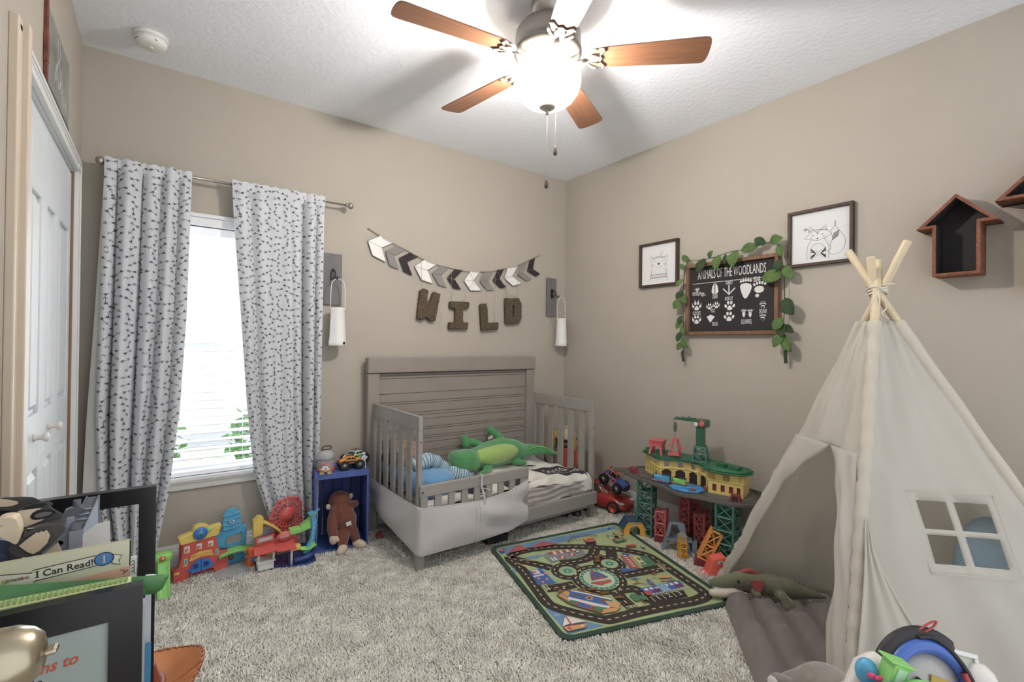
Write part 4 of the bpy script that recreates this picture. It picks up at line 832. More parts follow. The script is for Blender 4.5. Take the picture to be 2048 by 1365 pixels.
# toy trucks
mtyre = mat('black_rubber', '#1b1b1c', .8, bump=.5, bscale=150); mchr = mat('toy_chrome', '#b9bcc0', .25, .8); mwin = mat('toy_window_dark', '#3a3f45', .2)
def truck(name, label, loc, rot, bodyhex, scale=1, jeep=False, group=None, acc='#3a3d42'):
    m = mat('toy_paint_'+bodyhex[1:], bodyhex, .35, var=.03); ma = mat('toy_decal_'+acc[1:], acc, .4)
    t = thing(name, label, 'toy truck', loc, rot, group, scale)
    B = lambda b, nm, p=t, **k: b.build(nm, p, world=False, **k)
    b = MB()
    side = [(-.075, .040), (-.072, .060), (-.045, .064), (-.030, .083), (.018, .085), (.036, .064), (.070, .058), (.078, .045), (.074, .038)] if not jeep else [(-.075, .038), (-.075, .066), (-.02, .066), (.02, .066), (.025, .066), (.075, .062), (.08, .052), (.078, .038)]
    Ms = basis((0, 0, 0), (1, 0, 0), (0, 0, 1), (0, -1, 0))
    b.prism(side, -.032, .032, m, Ms)
    for x in (-.05, .05):
        for s in (-1, 1): b.tube([(x+.026*math.cos(a), s*.030, .034+.026*math.sin(a)) for a in np.linspace(0, pi, 8)], .005, m, 6)
    bd = B(b, 'body', bevel=.004)
    b = MB()
    if jeep:
        for s in (-1, 1): b.tube([(-.07, s*.028, .066), (-.065, s*.026, .098), (.005, s*.026, .098), (.022, s*.028, .068)], .0028, ma, 6); b.tube([(-.03, s*.027, .066), (-.03, s*.026, .098)], .0028, ma, 6)
        b.tube([(-.065, -.026, .098), (-.065, .026, .098)], .0028, ma, 6); b.tube([(.005, -.026, .098), (.005, .026, .098)], .0028, ma, 6)
        b.box((-.02, 0, .072), (.05, .04, .014), mblk); b.box((.012, 0, .082), (.003, .046, .026), mwin, RY(-20) @ T(-.02, 0, .0)); B(b, 'roll_cage')
        b = MB()
        for s in (-1, 1):
            for k in range(4): b.tube([(-.055+.022*k, s*.0335, .042), (-.045+.022*k, s*.0335, .062)], .003, ma, 5)
            b.tube([(-.06, s*.0335, .040), (.02, s*.0335, .040)], .0028, ma, 5); b.tube([(-.06, s*.0335, .063), (.02, s*.0335, .063)], .0028, ma, 5)
        B(b, 'decal', bd)
    else:
        for s in (-1, 1):
            b.prism([(-.038, .066), (-.028, .079), (-.006, .080), (-.006, .066)], 0, .0012, mwin, T(0, s*.0325-(0 if s > 0 else 0), 0) @ Ms)
            b.prism([(-.002, .066), (-.002, .080), (.016, .080), (.027, .066)], 0, .0012, mwin, T(0, s*.0325, 0) @ Ms)
            b.prism([(-.035, .046), (-.030, .058), (.025, .058), (.035, .050), (.02, .044)], 0, .0012, ma, T(0, s*.0325, 0) @ Ms)
        b.add([(.0195, -.026, .083), (.0195, .026, .083), (.0365, .028, .066), (.0365, -.028, .066)], [(0, 1, 2, 3)], mwin)
        B(b, 'windows', bd)
        b = MB()
        for y in (-.02, .0, .02): b.tube([(-.028, y, .0885), (.016, y, .0895)], .0016, mblk, 5)
        for x in (-.028, .016): b.tube([(x, -.024, .0885), (x, .024, .0885)], .0016, mblk, 5)
        B(b, 'roof_rack', bd)
    b = MB(); b.box((.082, 0, .042), (.008, .05, .010), mblk); b.box((-.078, 0, .040), (.006, .05, .010), mblk); b.box((0, 0, .033), (.10, .02, .010), mblk)
    for x in (-.05, .05): b.cyl((x, -.03, .03), (x, .03, .03), .004, mchr, 8)
    B(b, 'chassis')
    for x in (-.05, .05):
        for s in (-1, 1):
            b = MB(); b.lathe([(.016, -.013), (.026, -.014), (.030, -.009), (.0305, 0), (.030, .009), (.026, .014), (.016, .013)], mtyre, 22, T(x, s*.044, .030) @ RX(90))
            for k in range(16): b.box((.0305, 0, 0), (.004, .004, .022), mtyre, T(x, s*.044, .030) @ RX(90) @ RZ(22.5*k) )
            wh = B(b, 'wheel')
            b = MB(); b.lathe([(.001, .010), (.006, .0125), (.008, .011), (.016, .0125), (.0175, .0135)], mchr, 14, T(x, s*.044, .030) @ RX(-90*s if s > 0 else 90)); B(b, 'hub', wh)
    return t
truck('toy_monster_truck', 'orange toy monster truck with black tyres on top of the blue crate', (-1.985, -.225, .475), (0, 0, math.radians(-4)), '#e0943c', .92, group=None)
truck('toy_truck', 'white and green toy truck with roof rack behind the orange one', (-1.925, -.115, .475), (0, 0, math.radians(-150)), '#dfe4da', .98, acc='#5faa4a')
truck('toy_jeep', 'blue and orange toy jeep tilted on top of the red toy car', (-.165, -.735, .185), (0, math.radians(25), math.radians(-80)), '#3f5c9f', 1.25, jeep=True, acc='#dd6a4e')
truck('toy_truck', 'black toy truck with big wheels lying under the right end of the bed', (-.50, -.62, .0), (0, 0, math.radians(-30)), '#2c2c30', .95)
# white astronaut figurine
mfig = mat('white_figurine', '#c8ccd2', .5)
b = MB(T(-1.915, -.262, .475)); b.limb([(-.008, 0, .006), (-.007, 0, .03), (-.005, 0, .048)], [.0045, .0045, .006], mfig, 8); b.limb([(.010, 0, .006), (.008, 0, .03), (.005, 0, .048)], [.0045, .0045, .006], mfig, 8); b.limb([(0, 0, .048), (0, 0, .062), (0, 0, .072)], [.009, .010, .010], mfig, 10); b.ell((0, 0, .089), (.009, .009, .010), mfig)
b.limb([(-.011, 0, .072), (-.016, 0, .062), (-.014, -.002, .050)], [.004]*3, mfig, 8); b.limb([(.011, 0, .072), (.020, -.001, .066), (.012, -.004, .058)], [.004]*3, mfig, 8); b.ell((-.008, -.002, .003), (.006, .009, .003), mfig); b.ell((.010, -.002, .003), (.006, .009, .003), mfig)
tag(b.build('astronaut_figurine', remesh=.0018, smooth=2), 'small white figurine standing with hand on hip beside the orange truck', 'figurine')
# clear toy dispenser with red inside
mclr = bpy.data.materials.new('clear_plastic'); mclr.use_nodes = True; bs = mclr.node_tree.nodes['Principled BSDF']; bs.inputs['Base Color'].default_value = (.72, .70, .70, 1); bs.inputs['Roughness'].default_value = .12; bs.inputs['Alpha'].default_value = .42; MATS['clear_plastic'] = mclr
mrdp = mat('red_plastic', '#c9443f', .35, var=.03)
ds = thing('candy_dispenser', 'clear plastic dome dispenser with red inside and brown handle on the crate', 'toy', (-2.125, -.19, .475))
D_ = T(-2.125, -.19, .475)
b = MB(D_); b.lathe([(.045, .004), (.050, .01), (.051, .075), (.046, .10), (.034, .118), (.012, .126), (0, .127)], mclr, 28); b.build('dome', ds)
b = MB(D_); b.lathe([(.050, 0), (.052, .004), (.052, .012), (.046, .014)], mrdp, 28); b.lathe([(0, .014), (.040, .016), (.038, .04), (.022, .055), (0, .058)], mrdp, 20); b.build('base', ds)
b = MB(D_); b.lathe([(.051, .068), (.0525, .072), (.0525, .078), (.050, .082)], mat('grey_band', '#8b8d90', .4), 28); b.build('band', ds)
b = MB(D_); b.tube(smoothpath([(-.020, 0, .125), (-.022, 0, .135), (-.012, 0, .146), (.018, 0, .147), (.030, 0, .140), (.026, 0, .127)], 4), .004, mat('dark_brown_plastic', '#46332c', .35), 8); b.ell((0, 0, .125), (.026, .012, .005), MATS['dark_brown_plastic']); b.build('handle', ds)
# little wooden stable
mlw = mat('light_wood', '#b79b72', .65, var=.15, scale=20)
st = thing('toy_stable', 'tiny light wood toy stable with a white gable on the crate corner', 'toy', (-2.150, -.272, .475), (0, 0, math.radians(-9)))
b = MB(); b.bb(-.033, -.010, -.015, .015, 0, .026, mlw); b.bb(.010, .033, -.015, .015, 0, .026, mlw); b.bb(-.033, .033, -.015, .015, .014, .028, mlw); b.bb(-.012, .012, -.005, .010, 0, .014, mblk); b.build('walls', st, world=False, bevel=.001)
b = MB(); b.prism([(-.024, .028), (.024, .028), (.010, .043), (-.010, .043)], -.014, .014, mpaper, basis((0, 0, 0), (1, 0, 0), (0, 0, 1), (0, -1, 0))); b.cyl((0, -.0145, .035), (0, -.0155, .035), .005, mrdp, 10); b.build('gable', st, world=False)
# ------------------------------------------------------------------ plastic playsets under the window
mR = mat('play_red', '#c95a54', .38, var=.03); mY = mat('play_yellow', '#dec268', .38, var=.03); mB = mat('play_blue', '#3f78bf', .35, var=.03); mLB = mat('play_sky_blue', '#56a3c9', .38, var=.03); mG = mat('play_green', '#8fcb70', .38, var=.03); mO = mat('play_orange', '#df6a3c', .38); mN = mat('play_navy', '#2c3f78', .38); mWp = mat('play_white', '#dcdbd6', .4); mGy = mat('play_grey', '#a9adad', .45)
S1 = .001
def panelM(x, y, deg, z=0): return FC(x, y, z, deg)
def P2(pts, k=.001): return [(a*k, c*k) for a, c in pts]
fs = thing('toy_fire_station', 'red and yellow plastic toy fire station with blue doors under the window', 'toy', (-2.77, -.15, 0))
M = panelM(-2.885, -.175, 8)
b = MB(M); b.prism(P2([(0, 0), (60, 0), (70, 30), (100, 42), (150, 42), (180, 30), (185, 5), (250, 5), (250, 105), (205, 115), (195, 175), (190, 205), (40, 195), (35, 130), (22, 80), (0, 60)]), 0, .035, mR); b.bb(0, .02, 0, .06, -.05, .03, mR); b.bb(.20, .25, 0, .10, -.06, .02, mR); b.bb(.03, .19, .0, .19, -.015, .0, mR); w0 = b.build('wall', fs, bevel=.004)
b = MB(M); b.prism(P2([(30, 195), (200, 205), (215, 262), (160, 258), (150, 272), (120, 283), (90, 275), (80, 250), (18, 235)]), -.004, .042, mY); b.build('roof', fs, bevel=.005)
b = MB(M); b.lathe([(.031, 0), (.033, .008), (.028, .014), (.016, .015), (.014, .020), (0, .021)], mB, 24, T(.115, .238, .04)); b.tube([(.145, .245, .045), (.165, .252, .045)], .008, mG, 8); b.lathe([(.012, .021), (.012, .023), (0, .023)], mG, 16, T(.115, .238, .04)); b.lathe([(.009, .0235), (0, .0238)], mB, 16, T(.115, .238, .04)); b.build('dial', fs)
for x in (58, 112, 165):
    b = MB(M); b.bb(x*S1-.012, x*S1+.012, .148+(.005 if x > 100 else 0), .182, .035, .037, mWp); b.bb(x*S1-.009, x*S1+.003, .152, .172, .037, .038, mR); b.bb(x*S1-.002, x*S1+.008, .152, .166, .037, .0385, mY); b.ell((x*S1+.002, .168, .037), (.005, .005, .002), mLB); b.build('window', w0)
b = MB(M); b.prism(P2([(68, 100), (75, 130), (120, 140), (170, 134), (178, 105), (120, 112)]), .035, .039, mY); b.text('FIRE STATION', .022, mR, M.inverted() @ M @ T(.122, .121, .0395), .0003, .72); b.bb(.045, .062, .09, .120, .035, .038, mY); b.bb(.048, .059, .094, .116, .038, .039, mLB); b.bb(.186, .203, .10, .130, .035, .038, mY); b.bb(.189, .2, .104, .126, .038, .039, mLB)
b.tube([(.038, .082, .036), (.06, .082, .036)], .004, mY, 6); b.tube([(.20, .088, .036), (.222, .090, .036)], .004, mY, 6); b.build('sign', fs)
for sx_ in (0, 1):
    b = MB(M); xs = [(72, 40), (120, 38), (120, 100), (100, 98), (85, 88), (78, 74)] if sx_ == 0 else [(123, 38), (170, 44), (168, 78), (158, 92), (140, 100), (123, 100)]
    b.prism(P2(xs), .036, .044, mB); cxx = .098 if sx_ == 0 else .146
    b.bb(cxx-.012, cxx+.008, .058, .080, .044, .0445, mN); b.tube([(cxx-.014, .056, .044), (cxx-.014, .082, .044), (cxx+.010, .082, .044), (cxx+.010, .056, .044), (cxx-.014, .056, .044)], .0025, mB, 5); b.bb((.062 if sx_ == 0 else .168), (.074 if sx_ == 0 else .182), .052, .062, .036, .044, mB); b.build('door', fs, bevel=.003)
b = MB(M); b.tube([(.004, .05, .03), (.025, .052, .032)], .007, mY, 8); b.build('hinge', fs)
# green slide at its left
sl = thing('toy_slide', 'lime green plastic slide beside the toy fire station', 'toy', (-2.93, -.27, 0))
b = MB(); b.bb(-2.965, -2.905, -.20, -.15, .02, .155, mG); b.ell((-2.925, -.185, .150), (.045, .035, .022), mG, None, 20, 10, .6); b.build('tower', sl, bevel=.008)
b = MB(); b.grid(lambda u, s: (lerp(-2.945, -2.895, u), -.20-.17*s, .135*(1-s)**1.4+.006+.012*abs(2*u-1)**3), 10, 16, mG); b.build('chute', sl, solid=.005)
b = MB(); b.cyl((-2.925, -.218, .152), (-2.925, -.226, .152), .013, mO, 14); b.lathe([(.007, 0), (0, .001)], mWp, 12, T(-2.925, -.2265, .152) @ RX(90)); b.build('sticker', sl)
# blue lighthouse playset
tw = thing('toy_tower', 'sky blue plastic toy tower with ramp and grey base next to fire station', 'toy', (-2.56, -.11, 0))
M = panelM(-2.66, -.115, 4)
b = MB(M)
b.prism(P2([(2, 0), (114, 0), (112, 100), (2, 100)]), -.02, .012, mLB)
b.prism(P2([(-50, 200), (-20, 200), (118, 214), (122, 180), (118, 100), (-34, 112), (-40, 150)]), 0, .02, mLB)
for z in (.116, .124, .178, .186, .196): b.tube([(-.042, z, .021), (.119, z+.006, .021)], .0028, mLB, 5)
b.prism(P2([(0, 206), (86, 212), (92, 235), (85, 252), (90, 270), (80, 300), (62, 318), (42, 322), (22, 315), (8, 295), (6, 268), (-2, 245), (6, 225)]), 0, .026, mLB)
for z in (.214, .236, .262, .290): b.tube(smoothpath([(.0, z-.004, .024), (.045, z-.002, .032), (.090, z+.008, .024)], 4), .0042, mLB, 6)
w0 = b.build('tower', tw, bevel=.003)
b = MB(M); b.prism(P2([(16, 124), (20, 166), (96, 176), (94, 130)]), .020, .0215, mat('window_view_grey', '#8d877e', .5)); b.tube([(.016, .124, .022), (.02, .166, .022), (.096, .176, .022), (.094, .130, .022), (.016, .124, .022)], .003, mLB, 6); b.build('window', w0)
b = MB(M); b.lathe([(.020, 0), (.020, .003), (0, .004)], mLB, 20, T(.045, .250, .026) @ Matrix.Diagonal((1, .7, 1, 1))); b.lathe([(.014, .004), (.014, .005), (0, .005)], mWp, 16, T(.045, .250, .026) @ Matrix.Diagonal((1, .7, 1, 1))); b.prism(P2([(37, 252), (53, 252), (45, 245)]), .0312, .032, mN); b.build('badge', w0)
b = MB(M); b.lathe([(.013, 0), (.013, .006), (0, .008)], mat('brass_toy', '#9c8a4a', .4, .5), 16, T(.045, .045, .012)); b.build('bell', tw)
b = MB(M); b.grid(lambda u, s: (lerp(-.025, .145, u), .088+.014*math.sin(pi*u)-.003*s, .02+.075*s), 14, 6, mG); b.build('ramp', tw, solid=.010)
b = MB(M)
for k in range(9): x = -.018+.015*k; b.tube([(x, .086+.014*math.sin(pi*(x+.025)/.17)-.004, .0965), (x+.011, .093+.014*math.sin(pi*(x+.025)/.17)-.002, .0965)], .0016, mblk, 5)
b.build('stripe', tw)
b = MB(); b.prism([(-2.72, -.25), (-2.64, -.31), (-2.55, -.29), (-2.525, -.2), (-2.53, -.09), (-2.64, -.08)], .0, .014, mGy); b.build('base', tw, bevel=.004)
b = MB(); b.limb([(-2.527, -.20, .02), (-2.520, -.20, .055), (-2.525, -.20, .085)], [.028, .022, .020], mO, 14); b.tube([(-2.55, -.2, .098), (-2.50, -.2, .098)], .011, mO, 10); b.build('gate_post', tw)
b = MB(); b.ell((-2.515, -.228, .045), (.014, .007, .014), mB); b.tube([(-2.515, -.23, .045), (-2.500, -.235, .035)], .008, mB, 8); b.build('knob', tw)
b = MB(); b.grid(lambda u, s: (lerp(-2.54, -2.525, u), -.17+.05*s, .095-.05*s), 6, 6, mY); b.build('slide', tw, solid=.006)
# ferris wheel playset
fr = thing('toy_ferris_wheel', 'plastic diner playset with red ferris wheel, yellow slide and navy base', 'toy', (-2.37, -.24, 0))
b = MB(); b.prism([(-2.52, -.30), (-2.42, -.325), (-2.34, -.36), (-2.26, -.375), (-2.215, -.35), (-2.205, -.28), (-2.24, -.20), (-2.30, -.15), (-2.50, -.17)], 0, .014, mN)
b.prism([(-2.36, -.33), (-2.27, -.35), (-2.23, -.32), (-2.23, -.25), (-2.27, -.19), (-2.34, -.18)], .014, .026, mN); b.tube(smoothpath([(-2.33, -.335, .03), (-2.26, -.345, .04), (-2.222, -.31, .05), (-2.225, -.25, .06), (-2.27, -.19, .05)], 5), .016, mN, 10); b.build('base', fr, bevel=.003)
Mw = FC(-2.375, -.165, 0, 14)
b = MB(Mw)
ccx, ccy, RR = .048, .235, .098
ring = lambda r, n=60: [(ccx+r*math.cos(a), ccy+r*math.sin(a), 0) for a in np.linspace(0, 2*pi, n, endpoint=False)]
b.tube(ring(RR), .006, mR, 8, closed=True); b.tube(ring(.070), .0045, mR, 8, closed=True); b.tube(ring(RR-.012), .0035, mR, 8, closed=True)
b.lathe([(.046, -.005), (.046, .005), (0, .006)], mR, 32, T(ccx, ccy, 0))
for k in range(18):
    a = 2*pi*k/18; c, s_ = math.cos(a), math.sin(a)
    b.prism([(ccx+.044*c-.0065*s_, ccy+.044*s_+.0065*c), (ccx+.072*c, ccy+.072*s_), (ccx+.044*c+.0065*s_, ccy+.044*s_-.0065*c)], -.004, .004, mR)
    if k % 3 == 0: b.lathe([(.010, -.006), (.010, .006), (0, .007)], mR, 12, T(ccx+RR*1.03*c, ccy+RR*1.03*s_, 0))
    b.prism([(ccx+.070*math.cos(a+q)*k2, ccy+.070*math.sin(a+q)*k2) for q, k2 in ((-.07, 1), (.07, 1), (.05, 1.4), (-.05, 1.4))], -.003, .003, mR)
b.build('wheel', fr)
b = MB(Mw); b.prism([(-.10, .02), (.12, .02), (.115, .12), (.06, .15), (.02, .24), (-.02, .15), (-.085, .125)], -.020, -.010, mR)
for x, y in ((-.05, .09), (.03, .12), (.085, .10)): b.prism([(x-.012, y), (x+.010, y+.014), (x+.014, y-.010)], -.010, -.0085, mGy)
b.build('support', fr, bevel=.003)
b = MB(); b.grid(lambda u, s: (-2.50+.13*s, -.225+.05*u, .235-.075*s*s-.015*s+.012*abs(2*u-1)**3), 8, 14, mY); b.prism([(-2.515, .165), (-2.475, .175), (-2.47, .262), (-2.49, .27), (-2.515, .25)], .170, .222, mY, basis((0, 0, 0), (1, 0, 0), (0, 0, 1), (0, -1, 0))); b.build('slide', fr, solid=.006)
b = MB(); 
for x in (-2.508, -2.490): b.bb(x, x+.008, -.2235, -.2225, .225, .250, mGy)
b.build('slots', fr)
# diner front
b = MB(); b.bb(-2.508, -2.43, -.325, -.26, .014, .058, mWp); b.bb(-2.515, -2.422, -.335, -.255, .056, .062, mWp); b.build('counter', fr, bevel=.002)
b = MB()
for x, y in ((-2.505, -.32), (-2.432, -.325), (-2.345, -.345)): b.cyl((x, y, .06 if x < -2.4 else .014), (x, y, .115), .006, mWp, 10)
b.build('column', fr)
b = MB(); b.add([(-2.53, -.345, .108), (-2.42, -.345, .112), (-2.42, -.26, .135), (-2.52, -.26, .132), (-2.42, -.36, .108), (-2.325, -.375, .112), (-2.325, -.28, .135), (-2.42, -.27, .135)], [(0, 1, 2, 3), (4, 5, 6, 7)], mR); b.bb(-2.515, -2.335, -.275, -.255, .13, .15, mR); b.build('awning', fr, solid=.006)
b = MB(FC(-2.47, -.285, .165, 6)); b.prism([(-.045, -.014), (.045, -.012), (.047, .022), (.02, .018), (-.02, .018), (-.047, .020)], 0, .006, mR); b.prism([(-.037, -.008), (.037, -.006), (.038, .014), (-.038, .012)], .006, .007, mGy); b.text('DINER', .016, mWp, T(0, .003, .0075), .0003, .9); b.build('sign', fr)
b = MB(FC(-2.37, -.295, .165, 8) @ Matrix.Diagonal((1, .62, 1, 1))); b.lathe([(.046, 0), (.046, .006), (0, .006)], mR, 28); b.lathe([(.038, .006), (.038, .0068), (0, .0068)], mat('pinkish_red', '#c46a66', .4), 28); b.text('DINER', .020, mWp, T(-.004, 0, .0075), .0003, .8); b.build('sign', fr)
b = MB(); b.prism([(0, 0), (.08, .01), (.075, .05), (.01, .04)], 0, .003, mWp, FC(-2.39, -.215, .05, 10)); b.cyl((-2.465, -.26, .03), (-2.465, -.26, .11), .006, mR, 8); b.bb(-2.46, -2.42, -.25, -.24, .04, .08, mY); b.build('backdrop', fr)
b = MB(); b.bb(-2.345, -2.285, -.30, -.25, .165, .195, mG); b.prism([(-2.29, .165), (-2.215, .185), (-2.225, .238), (-2.285, .20)], -.05, 0, mG, basis((0, -.30, 0), (1, 0, 0), (0, 0, 1), (0, 1, 0)) @ T(0, 0, .05)); b.build('gondola', fr, bevel=.004)
b = MB(FC(-2.245, -.31, 0, 10)); b.prism([(-.015, .04), (.015, .06), (.030, .13), (.040, .22), (.030, .26), (.060, .285), (.030, .275), (.018, .285), (-.012, .275), (.008, .25), (.014, .19), (.004, .12), (-.035, .055)], -.008, .008, mLB)
for k in range(5): b.cyl((.012+.004*k, .10+.028*k, .008), (.012+.004*k, .10+.028*k, .0095), .0035, mWp, 8)
b.prism([(.0, .262), (.03, .27), (.05, .280), (.03, .25), (.012, .25)], .008, .010, mat('sage_panel', '#7fa08e', .5)); b.build('slide_post', fr, bevel=.002)
b = MB(); b.grid(lambda u, s: (lerp(-2.30, -2.215, s), -.355+.045*u, .085-.010*math.sin(pi*s)+.022*max(0, s-.6)+.012*abs(2*u-1)**3), 8, 12, mG); b.build('landing', fr, solid=.006)
b = MB(); b.box((-2.32, -.32, .10), (.05, .035, .03), mY, None); b.build('yellow_chute', fr, bevel=.004)
# small red toy car under crate edge
b = MB(T(-1.80, -.24, 0)); mrr = mat('dull_red_toy', '#8d4a44', .5); b.bb(-.022, .022, -.015, .015, .012, .032, mrr); b.bb(-.015, .015, -.012, .012, .03, .046, mrr)
for x in (-.014, .014): b.cyl((x, -.017, .012), (x, .017, .012), .010, mrr, 10)
tag(b.build('toy_block_car', bevel=.003), 'tiny dull red toy car on the carpet between crate and bed', 'toy car')
# ------------------------------------------------------------------ red toy car (plain windshield)
mcr_ = mat('glossy_car_red', '#a63a37', .25, var=.03)
rc = thing('toy_race_car', 'big glossy red toy race car between the bed and the train playset', 'toy car', (-.165, -.63, 0), (0, 0, math.radians(-76)))
def ring(x, w, z0, z1, zt=None):
    # body cross-section
    return [(x, -w, z0), (x, -w*1.02, lerp(z0, z1, .5)), (x, -w*.92, z1), (x, -w*.5, z1+.012), (x, 0, z1+.016), (x, w*.5, z1+.012), (x, w*.92, z1), (x, w*1.02, lerp(z0, z1, .5)), (x, w, z0), (x, 0, z0-.004)]
b = MB(); b.loft([ring(-.235, .07, .06, .10), ring(-.225, .088, .035, .13), ring(-.15, .098, .03, .140), ring(-.05, .094, .026, .135), ring(.06, .094, .026, .128), ring(.14, .098, .028, .118), ring(.20, .090, .030, .092), ring(.235, .072, .034, .070), ring(.245, .050, .04, .058)], mcr_)
bd = b.build('body', rc, world=False, subs=1)
def ring2(x, w, z0, z1, tw): return [(x, -w, z0), (x, -w*.96, lerp(z0, z1, .3)), (x, -tw, z1-.008), (x, -tw*.7, z1), (x, 0, z1+.004), (x, tw*.7, z1), (x, tw, z1-.008), (x, w*.96, lerp(z0, z1, .3)), (x, w, z0)]
b = MB(); b.loft([ring2(-.16, .072, .12, .145, .06), ring2(-.12, .078, .12, .185, .062), ring2(-.06, .080, .12, .205, .062), ring2(.0, .080, .12, .200, .06), ring2(.045, .078, .12, .165, .060), ring2(.075, .07, .115, .132, .055)], mcr_)
b.build('cabin', rc, world=False, subs=1)
mgl = mat('tinted_toy_glass', '#5c5a55', .2); 
b = MB()
b.add([(.012, -.058, .190), (.012, .058, .190), (.074, .066, .133), (.074, -.066, .133)], [(0, 1, 2, 3)], mat('pale_windshield', '#b9b4ab', .3))
for s in (-1, 1):
    b.add([(-.095, s*.0805, .140), (-.045, s*.0825, .140), (-.045, s*.0685, .196), (-.085, s*.0655, .188)], [(0, 1, 2, 3)], mgl)
    b.add([(-.035, s*.0825, .140), (.030, s*.0812, .138), (.002, s*.068, .190), (-.035, s*.0690, .196)], [(0, 1, 2, 3)], mgl)
b.build('windows', rc, world=False, solid=.002)
b = MB(); b.box((-.215, 0, .165), (.035, .17, .006), mcr_); b.box((-.215, -.08, .148), (.035, .005, .035), mcr_); b.box((-.215, .08, .148), (.035, .005, .035), mcr_); b.build('spoiler', rc, world=False, bevel=.002)
b = MB()
for i in range(3): b.tube([(.10+.02*i, -.065+.01*i, .1315-.006*i), (.155+.02*i, -.052+.01*i, .116-.009*i)], .005, mO, 6, sq=.4)
b.build('hood_stripe', bd, world=False)
b = MB()
for s in (-1, 1): b.ell((.205, s*.076, .086), (.024, .016, .008), mWp, RZ(0))
b.build('headlight', rc, world=False)
for x in (-.15, .145):
    for s in (-1, 1):
        b = MB(); b.lathe([(.03, -.016), (.042, -.017), (.048, -.011), (.049, 0), (.048, .011), (.042, .017), (.03, .016)], mtyre, 28, T(x, s*.090, .049) @ RX(90)); wh = b.build('wheel', rc, world=False)
        b = MB(); b.lathe([(0, .012), (.008, .015), (.012, .010), (.026, .012), (.031, .0175), (.033, .017)], mR, 24, T(x, s*.090, .049) @ RX(90 if s < 0 else -90)); b.build('hub', wh, world=False)
# black wheels half hidden between bed leg and red car
wt = thing('toy_buggy', 'black toy buggy with large wheels on the carpet by the bed leg', 'toy truck', (-.315, -.55, 0), (0, 0, math.radians(-70)))
b = MB(); b.bb(-.07, .07, -.03, .03, .04, .065, mblk); b.bb(-.03, .03, -.025, .025, .065, .085, mblk); b.build('body', wt, world=False, bevel=.006)
for x in (-.06, .06):
    for s in (-1, 1): b = MB(); b.lathe([(.012, -.018), (.03, -.018), (.038, -.010), (.038, .010), (.03, .018), (.012, .018)], mtyre, 24, T(x, s*.045, .038) @ RX(90)); b.lathe([(0, .014), (.010, .016), (.013, .014)], mchr, 12, T(x, s*.045, .038) @ RX(90 if s < 0 else -90)); b.build('wheel', wt, world=False)
# ------------------------------------------------------------------ train playset
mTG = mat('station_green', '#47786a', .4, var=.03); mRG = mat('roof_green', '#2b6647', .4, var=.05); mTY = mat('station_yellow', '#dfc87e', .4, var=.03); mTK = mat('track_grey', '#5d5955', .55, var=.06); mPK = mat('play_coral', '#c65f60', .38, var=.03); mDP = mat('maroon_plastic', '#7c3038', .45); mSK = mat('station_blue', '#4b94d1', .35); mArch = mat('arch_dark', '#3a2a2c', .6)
ts = thing('train_playset', 'tall toy train station on green lattice towers with crane by the right wall', 'toy', (-.25, -1.42, 0))
def lattice(b, M, w, d, h, n, m, r=.0045, plate=False, faces=4):
    hw, hd = w/2, d/2; c = [(-hw, -hd), (hw, -hd), (hw, hd), (-hw, hd)]
    for x, y in c: b.box((x, y, h/2), (2*r, 2*r, h), m, M)
    for i in range(faces):
        (x0, y0), (x1, y1) = c[i], c[(i+1) % 4]
        for k in range(n+1):
            z = h*k/n; z = min(max(z, r), h-r); b.tube([(x0, y0, z), (x1, y1, z)], r, m, 4, False, M)
            if k < n:
                z0, z1 = h*k/n, h*(k+1)/n; b.tube([(x0, y0, z0), (x1, y1, z1)], r*.7, m, 4, False, M); b.tube([(x0, y0, z1), (x1, y1, z0)], r*.7, m, 4, False, M)
    if plate:
        for k in range(n+1): b.box((0, 0, min(max(h*k/n, r), h-r)), (w, d, r*1.2), m, M)
for x, y, a, lab in ((-.335, -1.185, 20, 0), (-.345, -1.755, 8, 0), (-.13, -1.60, 8, 0)):
    b = MB(); lattice(b, T(x, y, 0) @ RZ(a), .095, .095, .372, 5, mTG, .0052, True); b.build('lattice_tower', ts)
board = [(-.30, -.965), (-.37, -1.02), (-.40, -1.12), (-.415, -1.23), (-.434, -1.36), (-.468, -1.47), (-.470, -1.56), (-.425, -1.65), (-.410, -1.75), (-.37, -1.84), (-.28, -1.895), (-.16, -1.89), (-.07, -1.84), (-.035, -1.74), (-.05, -1.5), (-.06, -1.2), (-.12, -1.02), (-.2, -.965)]
b = MB(); b.prism([(p.x, p.y) for p in smoothpath([(x, y, 0) for x, y in board+[board[0]]], 3)[:-1]], .372, .392, mTK); bo = b.build('track_deck', ts, bevel=.003)
b = MB()
for off in (.022, .052):
    cxx, cyy = -.25, -1.43
    pts = [Vector((lerp(x, cxx, off/ math.hypot(x-cxx, y-cyy)), lerp(y, cyy, off/math.hypot(x-cxx, y-cyy)), .394)) for x, y in board]
    b.tube(smoothpath(pts+[pts[0]], 4), .0028, mTK, 5)
b.prism([(-.40, -.955), (-.35, -1.02), (-.30, -.975), (-.36, -.92)], .380, .398, mTK)
b.build('rails', bo)
